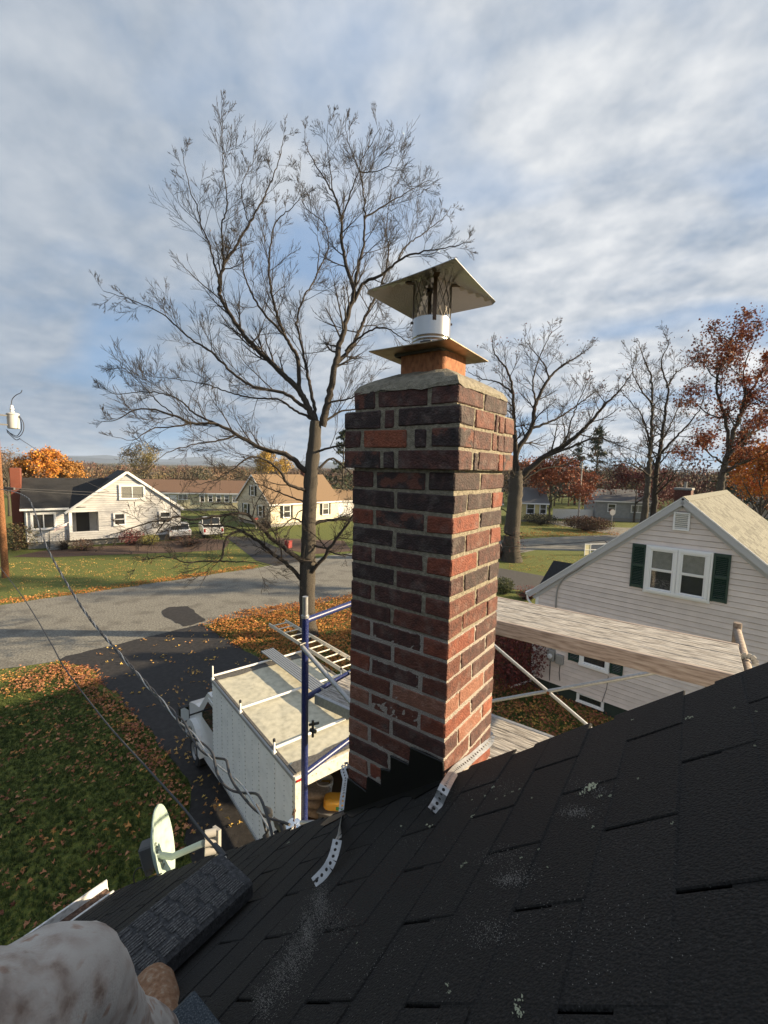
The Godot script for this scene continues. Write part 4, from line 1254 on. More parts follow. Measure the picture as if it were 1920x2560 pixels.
# ---------- box truck ----------
var tk := Transform3D()
func build_truck() -> void:
	var f := Vector3(-0.9645, 0, -0.2643).normalized()
	var o := Vector3(-4.245, 0, -3.92)
	var t := thing("box_truck", "white box truck with open rear and roof rack parked on the dark driveway", "truck", o)
	t.basis = Basis(f, Vector3.UP, f.cross(Vector3.UP))
	tk = t.transform
	var L := 3.53
	var W := 2.1
	var y0 := 0.90
	var y1 := 2.85
	var wp: Material = mats["truck_white"]
	var al: Material = mats["alu_trim"]
	# side panels
	for side in 2:
		var z := 0.012 if side == 0 else W - 0.012
		var n := 6
		for k in n:
			var m := MB.new()
			m.bevel(Transform3D(Basis(), Vector3((k + 0.5) * L / n, (y0 + y1) * 0.5, z)), Vector3(L / n - 0.012, y1 - y0 - 0.14, 0.02), 0.003)
			pmb(t, "side_panel", m, wp)
		var liner := MB.new()
		var lz := 0.03 if side == 0 else W - 0.03
		liner.bx(Vector3(0.05, y0 + 0.06, lz - 0.006), Vector3(L - 0.04, y1 - 0.04, lz + 0.006))
		pmb(t, "inner_liner", liner, mats["plywood_dark"])
		var rv := MB.new()
		for k in n + 1:
			for q in 22:
				var c := Vector3(clampf(k * L / n + (0.03 if k == 0 else (-0.03 if k == n else 0.022)), 0.02, L - 0.02), y0 + 0.12 + q * 0.079, z - 0.011 if side == 0 else z + 0.011)
				rv.box(Transform3D(Basis(), c), Vector3(0.017, 0.017, 0.006))
			if k < n:
				for q in 22:
					rv.box(Transform3D(Basis(), Vector3((k + 0.5) * L / n, y0 + 0.12 + q * 0.079, z - 0.011 if side == 0 else z + 0.011)), Vector3(0.013, 0.013, 0.005))
		var ro := pmb(t, "rivets", rv, mats["rivet"])
		ro.set_meta("kind", "stuff")
		for y: float in [y0 + 0.035, y1 - 0.035]:
			var m := MB.new()
			m.bevel(Transform3D(Basis(), Vector3(L * 0.5, y, z + (-0.008 if side == 0 else 0.008))), Vector3(L + 0.02, 0.075, 0.045), 0.012)
			pmb(t, "side_rail", m, al)
		var lip := MB.new()
		lip.bevel(Transform3D(Basis(), Vector3(L * 0.5, y1 + 0.004, 0.035 if side == 0 else W - 0.035)), Vector3(L, 0.018, 0.05), 0.004)
		pmb(t, "roof_lip", lip, mats["tar_grey"])
	# front wall, floor, rear frame
	var m2 := MB.new()
	m2.bx(Vector3(L - 0.03, y0, 0.03), Vector3(L, y1, W - 0.03))
	pmb(t, "front_wall", m2, wp)
	var fl := MB.new()
	fl.bx(Vector3(0.02, y0 - 0.02, 0.03), Vector3(L - 0.04, y0 + 0.06, W - 0.03))
	pmb(t, "floor", fl, mats["plywood_dark"])
	var hd := MB.new()
	hd.bevel(Transform3D(Basis(), Vector3(0.0, y1 - 0.115, W * 0.5)), Vector3(0.07, 0.21, W - 0.16), 0.008)
	pmb(t, "rear_header", hd, mats["truck_rust"])
	for z: float in [0.05, W - 0.05]:
		var p := MB.new()
		p.bevel(Transform3D(Basis(), Vector3(0.0, (y0 + y1) * 0.5, z)), Vector3(0.08, y1 - y0 - 0.02, 0.10), 0.008)
		pmb(t, "rear_post", p, mats["truck_rust"])
	var mk := MB.new()
	for z: float in [0.06, W - 0.06, W * 0.5]:
		mk.bevel(Transform3D(Basis(), Vector3(-0.042, y1 - 0.07, z)), Vector3(0.02, 0.035, 0.09), 0.006)
	pmb(t, "marker_light", mk, mats["red_lens"])
	var bmp := MB.new()
	bmp.bevel(Transform3D(Basis(), Vector3(-0.14, 0.62, W * 0.5)), Vector3(0.26, 0.12, W - 0.1), 0.02)
	pmb(t, "rear_bumper", bmp, mats["alu_trim"])
	# roof skin with tarred seams
	var rf := MB.new()
	var nx := 30
	var nz := 18
	var fn := noise(131, 1.2, 3)
	var pt := func(i: int, k: int) -> Vector3:
		var x := lerpf(0.0, L, float(i) / nx)
		var z := lerpf(0.05, W - 0.05, float(k) / nz)
		return Vector3(x, y1 + 0.003 + 0.012 * fn.get_noise_2d(x, z) + 0.012 * sin(PI * float(k) / nz), z)
	for i in nx:
		for k in nz:
			rf.quad(pt.call(i, k), pt.call(i, k + 1), pt.call(i + 1, k + 1), pt.call(i + 1, k))
	rf.bx(Vector3(0, y1 - 0.03, 0.05), Vector3(L, y1 - 0.012, W - 0.05))
	pmb(t, "roof", rf, mats["truck_roof"])
	for e in [[0.0, 0.20], [L - 0.22, L]]:
		var sl := MB.new()
		var K := 26
		for k in K:
			var za := lerpf(0.05, W - 0.05, float(k) / K)
			var zb := lerpf(0.05, W - 0.05, float(k + 1) / K)
			var ja := 0.035 * fn.get_noise_2d(za * 6.0, 3.0 + e[0]) + 0.02 * sin(za * 9.0)
			var jb := 0.035 * fn.get_noise_2d(zb * 6.0, 3.0 + e[0]) + 0.02 * sin(zb * 9.0)
			var xa: float = e[0] + (ja if e[0] > 1.0 else 0.0)
			var xb: float = e[0] + (jb if e[0] > 1.0 else 0.0)
			var xc: float = e[1] + (ja if e[0] < 1.0 else 0.0)
			var xd: float = e[1] + (jb if e[0] < 1.0 else 0.0)
			sl.quad(Vector3(xa, y1 + 0.022, za), Vector3(xb, y1 + 0.022, zb), Vector3(xd, y1 + 0.026, zb), Vector3(xc, y1 + 0.026, za))
		pmb(t, "roof_sealant", sl, mats["tar_grey"])
	# roof rack
	for e in [[3.46, 0.30, false], [1.98, 0.20, true], [0.62, 0.20, true]]:
		var x: float = e[0]
		var cb := MB.new()
		cb.bevel(Transform3D(Basis(), Vector3(x, y1 + 0.075, W * 0.5)), Vector3(0.035, 0.035, W - 0.04), 0.006)
		pmb(t, "rack_crossbar", cb, mats["white_paint"])
		for z: float in [0.0, W]:
			var up := MB.new()
			up.bevel(Transform3D(Basis(), Vector3(x, y1 + e[1] * 0.5 - 0.02, z)), Vector3(0.03, e[1], 0.025), 0.004)
			up.bevel(Transform3D(Basis(), Vector3(x, y1 + 0.01, z)), Vector3(0.07, 0.05, 0.05), 0.005)
			var uo := pmb(t, "rack_upright", up, mats["white_paint"])
			if e[2]:
				var cp := MB.new()
				cp.bevel(Transform3D(Basis(), Vector3(x, y1 + e[1], z)), Vector3(0.04, 0.055, 0.035), 0.008)
				pmb(uo, "rubber_cap", cp, mats["black_plastic"])
	# cab: side profile swept over the width
	var prof := PackedVector2Array([Vector2(L + 0.02, 0.5), Vector2(L + 0.02, 2.12), Vector2(L + 0.15, 2.2), Vector2(L + 0.75, 2.17), Vector2(L + 1.42, 1.52), Vector2(L + 1.75, 1.45), Vector2(L + 2.2, 1.30), Vector2(L + 2.32, 1.15), Vector2(L + 2.36, 0.55), Vector2(L + 1.9, 0.42), Vector2(L + 1.0, 0.42)])
	var cab := MB.new()
	cab.prism(prof, Transform3D(Basis(), Vector3(0, 0, 0.14)), W - 0.28)
	pmb(t, "cab", cab, mats["car_white"])
	var wind := MB.new()
	wind.quad(Vector3(L + 0.80, 2.10, 0.22), Vector3(L + 1.40, 1.545, 0.17), Vector3(L + 1.40, 1.545, W - 0.17), Vector3(L + 0.80, 2.10, W - 0.22))
	for q in wind.v.size(): wind.v[q] += Vector3(0.012, 0.012, 0)
	pmb(t, "windshield", wind, mats["glass_dark"])
	for side in 2:
		var zz := 0.135 if side == 0 else W - 0.135
		var dr := MB.new()
		dr.prism(PackedVector2Array([Vector2(L + 0.06, 0.55), Vector2(L + 0.06, 2.08), Vector2(L + 0.70, 2.08), Vector2(L + 1.2, 1.58), Vector2(L + 1.2, 0.55)]), Transform3D(Basis(), Vector3(0, 0, zz - 0.012)), 0.024)
		var d := pmb(t, "door", dr, mats["car_white"])
		var wn := MB.new()
		wn.prism(PackedVector2Array([Vector2(L + 0.12, 1.45), Vector2(L + 0.12, 2.0), Vector2(L + 0.68, 2.0), Vector2(L + 1.12, 1.55), Vector2(L + 1.12, 1.45)]), Transform3D(Basis(), Vector3(0, 0, zz - 0.018)), 0.036)
		pmb(d, "window", wn, mats["glass_dark"])
		var fd := MB.new()      # flared fender: half ring round the wheel
		var c := Vector2(L + 1.62, 0.50)
		var poly := PackedVector2Array()
		for q in 13: poly.append(c + Vector2(cos(PI * q / 12.0), sin(PI * q / 12.0)) * Vector2(0.58, 0.62))
		for q in 13: poly.append(c + Vector2(cos(PI * (12 - q) / 12.0), sin(PI * (12 - q) / 12.0)) * Vector2(0.44, 0.46))
		fd.prism(poly, Transform3D(Basis(), Vector3(0, 0, 0.02 if side == 0 else W - 0.32)), 0.30)
		pmb(t, "fender", fd, mats["car_white"])
		# towing mirror on its arm
		var mr := MB.new()
		var sg := -1.0 if side == 0 else 1.0
		var mc := Vector3(L + 1.02, 1.72, zz + sg * 0.42)
		mr.bevel(Transform3D(Basis(Vector3.UP, 0.15), mc), Vector3(0.10, 0.36, 0.22), 0.03)
		mr.rod(Vector3(L + 1.05, 1.62, zz), mc + Vector3(0.02, -0.10, -sg * 0.06), 0.02, 8)
		var mo := pmb(t, "mirror", mr, mats["black_plastic"])
		var gl := MB.new()
		gl.box(Transform3D(Basis(Vector3.UP, 0.15), mc + Vector3(-0.052, 0.0, 0)), Vector3(0.006, 0.30, 0.17))
		pmb(mo, "mirror_glass", gl, mats["mirror"])
		for e in [[L + 1.62, 0.36, 0.27], [0.85, 0.37, 0.5]]:
			var wh := MB.new()
			var wt := Transform3D(Basis(Vector3.RIGHT, PI / 2), Vector3(e[0], e[1], 0.06 if side == 0 else W - 0.06 - e[2]))
			wh.lathe([Vector2(0.0, e[2]), Vector2(0.2, e[2]), Vector2(0.33, e[2]), Vector2(0.365, e[2] - 0.04), Vector2(0.365, 0.04), Vector2(0.33, 0.0), Vector2(0.2, 0.0), Vector2(0.2, 0.03), Vector2(0.0, 0.03)], 28, wt * Transform3D(Basis.from_scale(Vector3(1, 1, 1)), Vector3.ZERO))
			var w := pmb(t, "wheel", wh, mats["rubber"])
			var rm := MB.new()
			rm.lathe([Vector2(0.0, e[2] - 0.02), Vector2(0.08, e[2] - 0.02), Vector2(0.10, e[2] - 0.05), Vector2(0.195, e[2] + 0.004), Vector2(0.2, e[2] - 0.02)], 20, wt)
			rm.lathe([Vector2(0.2, 0.02), Vector2(0.195, -0.004), Vector2(0.10, 0.05), Vector2(0.08, 0.02), Vector2(0.0, 0.02)], 20, wt)
			pmb(w, "rim", rm, mats["galvanized"])
	var hl := MB.new()
	for z: float in [0.3, W - 0.3]:
		hl.bevel(Transform3D(Basis(), Vector3(L + 2.33, 0.98, z)), Vector3(0.06, 0.2, 0.3), 0.02)
	pmb(t, "headlight", hl, mats["glass_clear"])
	var ch := MB.new()
	ch.bx(Vector3(0.1, 0.62, 0.6), Vector3(L + 0.4, 0.86, 0.72))
	ch.bx(Vector3(0.1, 0.62, W - 0.72), Vector3(L + 0.4, 0.86, W - 0.6))
	ch.rod(Vector3(0.85, 0.37, 0.2), Vector3(0.85, 0.37, W - 0.2), 0.06, 10)
	pmb(t, "chassis", ch, mats["black_plastic"])
	# round convex mirror at the rear corner
	var it := t.transform.affine_inverse()
	var mcw := it * at_depth(735, 2066, 6.05)
	var toc := (it * EYE - mcw).normalized()
	var cm := MB.new()
	var up2 := Vector3.UP
	var bx := up2.cross(toc).normalized()
	var tb := Basis(bx, toc, bx.cross(toc))
	cm.lathe([Vector2(0.103, -0.004), Vector2(0.106, 0.0), Vector2(0.100, 0.004), Vector2(0.085, 0.012), Vector2(0.06, 0.022), Vector2(0.03, 0.028), Vector2(0.0, 0.030)], 28, Transform3D(tb, mcw))
	var cmo := pmb(t, "convex_mirror", cm, mats["mirror"])
	var arm := MB.new()
	arm.rod(mcw + Vector3(0, -0.11, 0) - toc * 0.03, mcw + Vector3(0, 0.26, 0.0) - toc * 0.03, 0.008, 8)
	arm.rod(mcw + Vector3(0, 0.22, 0.0) - toc * 0.03, Vector3(0.0, mcw.y + 0.24, 0.05), 0.008, 8)
	arm.beam(mcw + Vector3(-0.03, 0.26, 0), mcw + Vector3(0.03, 0.16, 0), 0.03, 0.02)
	pmb(cmo, "mirror_bracket", arm, mats["rust_dark"])

func build_truck_load() -> void:
	var fy := 0.975
	# white pail with a sponge
	var b := on_y(811, 1998, fy)
	var p := thing("bucket", "white plastic bucket standing in the truck's open rear", "bucket", b)
	var m := MB.new()
	m.lathe([Vector2(0.0, 0.0), Vector2(0.125, 0.0), Vector2(0.148, 0.30), Vector2(0.160, 0.305), Vector2(0.160, 0.325), Vector2(0.150, 0.33), Vector2(0.150, 0.36), Vector2(0.162, 0.365), Vector2(0.162, 0.39), Vector2(0.143, 0.39), Vector2(0.140, 0.30), Vector2(0.125, 0.26), Vector2(0.0, 0.26)], 32, Transform3D())
	pmb(p, "pail", m, mats["bucket_white"])
	var hn := MB.new()
	var pts := PackedVector3Array()
	for q in 13:
		var a := PI * q / 12.0
		pts.append(Vector3(cos(a) * 0.165, 0.33 - sin(a) * 0.06, sin(a) * 0.14))
	hn.tube(pts, PackedFloat32Array([0.003]), 6)
	pmb(p, "handle", hn, mats["galvanized"])
	var sp := thing("sponge", "worn yellow sponge lying in the white bucket", "sponge", b + Vector3(0.01, 0.262, 0.0), 0.5)
	var sm := MB.new()
	sm.bevel(Transform3D(Basis(Vector3.RIGHT, 0.2), Vector3(0, 0.05, 0)), Vector3(0.17, 0.09, 0.13), 0.02, 0.008, rng)
	pmb(sp, "foam", sm, mats["sponge"])
	# paper sacks of mix stacked beside it
	var s0 := on_y(783, 2034, fy)
	for k in 3:
		var labels := ["grey paper sack of mortar mix, bottom of the stack in the truck", "grey paper sack in the middle of the stack in the truck", "grey paper sack on top of the stack in the truck"]
		var sk := thing("cement_sack", labels[k], "sack", s0 + Vector3(-0.06 * k, k * 0.125, -0.08 - 0.03 * k), 0.28 + 0.12 * k, "sacks stacked in the truck")
		pmb(sk, "bag", sack(Vector3(0.58, 0.125, 0.38), 300 + k), mats["sack_grey"])
	# tote with the torn yellow bag on it
	var t0 := on_y(842, 2062, fy)
	var to := thing("tote", "dark grey plastic tote under the torn yellow bag", "tote", t0, 0.27)
	var tm := MB.new()
	tm.bevel(Transform3D(Basis(), Vector3(0, 0.15, 0)), Vector3(0.56, 0.30, 0.40), 0.03)
	pmb(to, "tub", tm, mats["tote_grey"])
	var tl := MB.new()
	tl.bevel(Transform3D(Basis(), Vector3(0, 0.31, 0)), Vector3(0.60, 0.025, 0.44), 0.01)
	pmb(to, "lid", tl, mats["tote_lid"])
	var yb := thing("yellow_bag", "torn yellow bag with a green label, slumped on the tote", "bag", t0 + Vector3(-0.02, 0.325, 0.0), 0.62)
	pmb(yb, "bag", sack(Vector3(0.42, 0.20, 0.26), 340), mats["bag_yellow"])
	var gl := MB.new()
	gl.box(Transform3D(Basis(Vector3.RIGHT, -0.15), Vector3(0.08, 0.08, 0.132)), Vector3(0.14, 0.06, 0.012))
	pmb(yb, "label", gl, mats["label_green"])
	# ladder and aluminium stage on the rack
	var ry := 3.0
	var la := on_y(679, 1565, ry)
	var lb := on_y(713, 1552, ry)
	var dirv := (on_y(875, 1646, ry) - lb)
	dirv.y = 0
	dirv = dirv.normalized()
	var side := (la - lb)
	side -= dirv * side.dot(dirv)
	var wid := clampf(side.length(), 0.38, 0.5)
	side = side.normalized() * wid
	var ld := thing("ladder", "aluminium extension ladder lying on the truck's roof rack", "ladder", lb)
	var LL := 4.6
	for k in 2:
		var m3 := MB.new()
		m3.beam(side * k, side * k + dirv * LL, 0.028, 0.08)
		pmb(ld, "rail", m3, mats["ladder_alu"])
	for k in 15:
		var m4 := MB.new()
		var c := dirv * (0.14 + k * 0.305)
		m4.rod(c, c + side, 0.017, 8)
		pmb(ld, "rung", m4, mats["ladder_alu"])
	var pa := on_y(668, 1627, ry)
	var pb := on_y(797, 1723, ry)
	var pd := (pb - pa).normalized()
	var st := thing("aluminium_stage", "ribbed aluminium walk plank laid across the truck's roof rack", "plank", pa)
	var stl := pa.distance_to(pb) + 1.1
	var px := Vector3.UP.cross(pd).normalized()
	var w := 0.30
	for k in 6:
		var m5 := MB.new()
		var c := px * (k - 2.5) * (w / 6.0)
		m5.bevel(Transform3D(Basis(px, Vector3.UP, px.cross(Vector3.UP)), c + pd * stl * 0.5 + Vector3(0, 0.02, 0)), Vector3(w / 6.0 - 0.008, 0.03, stl), 0.006)
		pmb(st, "rib", m5, mats["galvanized"])
	var ends := MB.new()
	for x in [0.0, stl]:
		ends.box(Transform3D(Basis(px, Vector3.UP, px.cross(Vector3.UP)), pd * x + Vector3(0, 0.005, 0)), Vector3(w + 0.01, 0.05, 0.04))
	pmb(st, "end_cap", ends, mats["steel_dark"])

func sack(s: Vector3, sd: int) -> MB:
	# a slumped pillow: superellipsoid with wrinkles
	var m := MB.new()
	var fn := noise(sd, 9.0, 3)
	var nu := 28
	var nv := 14
	var g := []
	for i in nv + 1:
		var row := []
		var ph := lerpf(-PI / 2, PI / 2, float(i) / nv)
		for k in nu:
			var th := TAU * k / nu
			var cx := signf(cos(th)) * pow(absf(cos(th)), 0.45) * pow(cos(ph), 0.35)
			var cz := signf(sin(th)) * pow(absf(sin(th)), 0.45) * pow(cos(ph), 0.35)
			var cy := signf(sin(ph)) * pow(absf(sin(ph)), 0.6)
			var p := Vector3(cx * s.x, cy * s.y, cz * s.z) * 0.5
			p *= 1.0 + 0.10 * fn.get_noise_3dv(p)
			row.append(p + Vector3(0, s.y * 0.5, 0))
		g.append(row)
	for i in nv:
		for k in nu:
			var k2 := (k + 1) % nu
			m.quad(g[i][k], g[i + 1][k], g[i + 1][k2], g[i][k2])
	return m

# ---------- cables ----------
func in_plane(p0: Vector3, p1: Vector3, u: float, v: float) -> Vector3:
	var d := p1 - p0
	return on_plane(u, v, Vector3(d.z, 0, -d.x).normalized(), p0)
func spline(pts: Array, step: float) -> PackedVector3Array:
	var c := Curve3D.new()
	for k in pts.size():
		var t: Vector3 = (pts[mini(k + 1, pts.size() - 1)] - pts[maxi(k - 1, 0)]) / 6.0
		# keep handles shorter than the neighbouring spans
		var tin := t
		var tout := t
		if k > 0: tin = t.limit_length(pts[k].distance_to(pts[k - 1]) * 0.4)
		if k < pts.size() - 1: tout = t.limit_length(pts[k].distance_to(pts[k + 1]) * 0.4)
		c.add_point(pts[k], -tin, tout)
	c.bake_interval = step
	return c.get_baked_points()

var pole_at := Vector3.ZERO
func build_cables() -> void:
	pole_at = on_y(14, 1443, 0)
	# twisted service drop from the pole to our gable
	var far := Vector3(pole_at.x, 0, pole_at.z) + Vector3(0.15, 0, 0)
	far.y = on_plane(20, 1222, Vector3(pole_at.x, 0, pole_at.z).normalized(), pole_at).y
	var near := on_z(692, 2092, -1.42)
	var pts := [far]
	for e in [[70, 1245], [115, 1362], [202, 1514], [312, 1649], [463, 1817], [560, 1925], [630, 1998]]:
		pts.append(in_plane(far, near, e[0], e[1]))
	pts.append(near)
	var c := thing("service_cable", "twisted overhead power cable running from the utility pole to the roof edge", "cable", near)
	var path := spline(pts, 0.05)
	var tw := 0.0
	var strands := [PackedVector3Array(), PackedVector3Array(), PackedVector3Array()]
	var prev := Vector3.ZERO
	for k in path.size():
		var d := (path[mini(k + 1, path.size() - 1)] - path[maxi(k - 1, 0)]).normalized()
		var x := Vector3.UP.cross(d).normalized()
		var y := d.cross(x)
		var dist := path[k].distance_to(near)
		if k > 0: tw += path[k].distance_to(path[k - 1]) * (TAU / 0.75)
		var open := clampf(1.0 - dist / 2.6, 0.0, 1.0)
		for s in 3:
			var a := tw + TAU * s / 3.0
			var rr := 0.0105 + (0.0 if s == 0 else 0.045 * open * open * (1.0 + 0.6 * sin(dist * 7.0 + s * 2.0)))
			strands[s].append(path[k] + (x * cos(a) + y * sin(a)) * rr - near)
	for s in 3:
		var m := MB.new()
		m.tube(strands[s], PackedFloat32Array([0.0055 if s == 0 else 0.0078]), 6)
		pmb(c, "strand", m, mats["galvanized"] if s == 0 else mats["cable_black"])
	for e in [[[663, 2085, 672, 2118], 0.019], [[690, 2078, 693, 2104], 0.019], [[702, 2060, 711, 2085], 0.017]]:
		var q: Array = e[0]
		var m := MB.new()
		var a := on_z(q[0], q[1], -1.5)
		var b := on_z(q[2], q[3], -1.47)
		m.tube(PackedVector3Array([a - near, a.lerp(b, 0.1) - near, a.lerp(b, 0.9) - near, b - near]), PackedFloat32Array([0.008, e[1], e[1], 0.008]), 10)
		pmb(c, "connector", m, mats["black_plastic"])
	for e in [[[664, 2018], [672, 2030], [676, 2040]], [[684, 2046], [696, 2062], [704, 2076]]]:
		var m := MB.new()
		m.tube(PackedVector3Array([on_z(e[0][0], e[0][1], -1.55) - near, on_z(e[1][0], e[1][1], -1.53) - near, on_z(e[2][0], e[2][1], -1.5) - near]), PackedFloat32Array([0.008, 0.022, 0.014]), 8)
		pmb(c, "clamp", m, mats["steel_dark"])
	for e in [[[712, 2085], [725, 2105], [738, 2118]], [[676, 2040], [672, 2070], [660, 2100], [656, 2118]], [[640, 2010], [655, 2040], [660, 2060], [668, 2090]]]:
		var pp := []
		for z in e: pp.append(on_z(z[0], z[1], -1.5) - near)
		var m := MB.new()
		m.tube(spline(pp, 0.02), PackedFloat32Array([0.0065]), 6)
		pmb(c, "tail", m, mats["cable_black"])
	# thin telephone line to a hook at the pad's corner
	var hk := on_roof(563, 2142, 0.03)
	var far2 := at_depth(-90, 1300, 33.0)
	var p2 := [far2]
	for e in [[0, 1418], [62, 1500], [130, 1612], [160, 1668], [260, 1800], [372, 1925], [455, 2016], [520, 2098]]:
		p2.append(in_plane(far2, hk, e[0], e[1]))
	p2.append(hk)
	var l := thing("phone_line", "thin black telephone line sagging across the lawn to a hook on the roof", "cable", hk)
	var pp2 := PackedVector3Array()
	for q in spline(p2, 0.15): pp2.append(q - hk)
	var m2 := MB.new()
	m2.tube(pp2, PackedFloat32Array([0.0068]), 6)
	pmb(l, "line", m2, mats["cable_black"])
	var gr := MB.new()
	var a2 := in_plane(far2, hk, 536, 2112)
	gr.tube(PackedVector3Array([a2 - hk, (a2 - hk) * 0.5, Vector3(0, 0, 0)]), PackedFloat32Array([0.011, 0.014, 0.011]), 8)
	pmb(l, "wire_grip", gr, mats["cable_black"])
	var ho := MB.new()
	ho.rod(Vector3(0, 0, 0), Vector3(0.05, -0.015, 0.02), 0.006, 8)
	ho.rod(Vector3(0.045, -0.05, 0.02), Vector3(0.05, 0.01, 0.02), 0.014, 10)
	pmb(l, "hook", ho, mats["hook_grey"])

# ---------- satellite dish at the eave ----------
func build_dish() -> void:
	var c := at_depth(411, 2112, 2.98)
	var d := thing("satellite_dish", "pale green satellite dish on an arm at the roof's lower corner", "satellite dish", c)
	var rt := cam_basis.x
	var up := cam_basis.y
	var fw := -cam_basis.z
	# axis of the bowl: mostly sideways, a little towards the eye
	var vd := (c - EYE).normalized()
	var ax := (vd.cross(up).normalized() * 0.965 - vd * 0.20 + up * 0.10).normalized()
	var major := (up - ax * up.dot(ax)).normalized()
	var minor := ax.cross(major)
	var b := Basis(minor, ax, minor.cross(ax))
	var m := MB.new()
	var prof := []
	for q in 9: prof.append(Vector2(0.235 * q / 8.0, -0.055 * (1.0 - pow(q / 8.0, 2.0))))
	var rim := [Vector2(0.235, 0.0), Vector2(0.243, 0.004), Vector2(0.246, -0.004), Vector2(0.240, -0.012)]
	var outp := []
	for q in 9: outp.append(Vector2(0.238 * (8 - q) / 8.0, -0.062 * (1.0 - pow((8 - q) / 8.0, 2.0)) - 0.006))
	var all := prof.duplicate()
	all.append_array(rim)
	all.append_array(outp)
	var rev := all.duplicate()
	rev.reverse()
	m.lathe(rev, 40, Transform3D(b * Basis.from_scale(Vector3(0.92, 1, 1.06)), Vector3.ZERO))
	pmb(d, "bowl", m, mats["dish_green"])
	# worn print on the face: a column of short dark strokes and stains
	var st := MB.new()
	for q in 7:
		var y := 0.03 - q * 0.027
		var base := ax * (-0.052 + 0.055 * pow(absf(y) / 0.235, 2.0) + 0.003) + major * y
		for k in 3:
			var w := rng.randf_range(0.018, 0.034)
			st.box(Transform3D(b, base + minor * (0.03 * (k - 1) * 0.4) + major * (0.008 * (k - 1))), Vector3(w, 0.002, 0.0045))
		if q % 2 == 0:
			st.box(Transform3D(b, base + minor * 0.012), Vector3(0.006, 0.002, 0.018))
	pmb(d, "print", st, mats["print_grey"])
	# arm to the foot bracket
	var a0 := at_depth(430, 2142, 3.00) - c
	var a1 := at_depth(508, 2108, 2.98) - c
	var arm := MB.new()
	arm.tube(PackedVector3Array([-ax * 0.08 + Vector3(0, -0.03, 0), a0, a1]), PackedFloat32Array([0.021, 0.021, 0.021]), 12)
	pmb(d, "arm", arm, mats["dish_arm"])
	var br := MB.new()
	for q in 3:
		var p := at_depth(512, 2086 + q * 22, 2.97) - c
		var p2 := at_depth(540, 2080 + q * 22, 3.0) - c
		br.rod(p, p2, 0.026, 12)
	pmb(d, "foot_bracket", br, mats["bracket_grey"])
	var pl := MB.new()
	pl.beam(at_depth(542, 2070, 3.01) - c, at_depth(542, 2145, 3.01) - c, 0.022, 0.07)
	pmb(d, "foot_plate", pl, mats["bracket_grey"])
	var bk := MB.new()
	bk.bevel(Transform3D(b, -ax * 0.10 + major * -0.02), Vector3(0.10, 0.09, 0.16), 0.01)
	bk.bevel(Transform3D(b, -ax * 0.12 + major * -0.10), Vector3(0.07, 0.05, 0.10), 0.01)
	pmb(d, "back_bracket", bk, mats["bracket_dark"])
	var lnb := MB.new()
	var l0 := -ax * 0.07 + major * -0.20
	lnb.tube(PackedVector3Array([l0, l0 + major * -0.10 + minor * 0.03, at_depth(345, 2226, 2.98) - c]), PackedFloat32Array([0.016, 0.018, 0.02]), 10)
	pmb(d, "strut", lnb, mats["dish_arm"])
	var cb := MB.new()
	var pts := []
	for q in 12:
		var an := TAU * q / 11.0
		pts.append(at_depth(352 + 18 * cos(an), 2195 + 26 * sin(an), 3.0) - c)
	cb.tube(spline(pts, 0.01), PackedFloat32Array([0.004]), 6)
	pmb(d, "coax_loop", cb, mats["cable_black"])

# ---------- roof wedges and the photographer's leg ----------
func wedge(label: String, x0: float, x1: float, z0: float, z1: float, top: float, m: Material, ribs: bool) -> void:
	var y := EYE.y + top
	var t := thing("roof_wedge", label, "roof wedge", Vector3(x0, y, z0))
	var b := MB.new()
	var nrm := Vector3(-SLOPE, 1, 0).normalized() * 0.012
	var lo := roof_y(x0) + 0.016 - y
	var hi := minf(roof_y(x1) + 0.016 - y, -0.03)
	var P := PackedVector2Array([Vector2(0.012, 0), Vector2(0, -0.012), Vector2(0, lo), Vector2(x1 - x0, hi), Vector2(x1 - x0, -0.010), Vector2(x1 - x0 - 0.010, 0)])
	b.prism(P, Transform3D(), z1 - z0)
	pmb(t, "foam_block", b, m)
	if not ribs: return
	var r := MB.new()
	var w := x1 - x0
	var rows := int((z1 - z0 - 0.02) / 0.052)
	for i in rows:
		for g in 4:
			for k in 5:
				var x := 0.008 + (w - 0.018) * ((g + 0.08 + 0.19 * k) / 4.0)
				if rng.randf() < 0.06: continue
				r.bevel(Transform3D(Basis(Vector3.UP, rng.randf_range(-0.03, 0.03)), Vector3(x + 0.004, 0.0015, 0.02 + (i + 0.5) * 0.052 + (0.012 if g % 2 == 0 else 0.0))), Vector3(0.0058, 0.006, 0.044 * rng.randf_range(0.8, 1.05)), 0.0015)
	var o := pmb(t, "tread_ribs", r, mats["rib_grey"])
	o.set_meta("kind", "stuff")

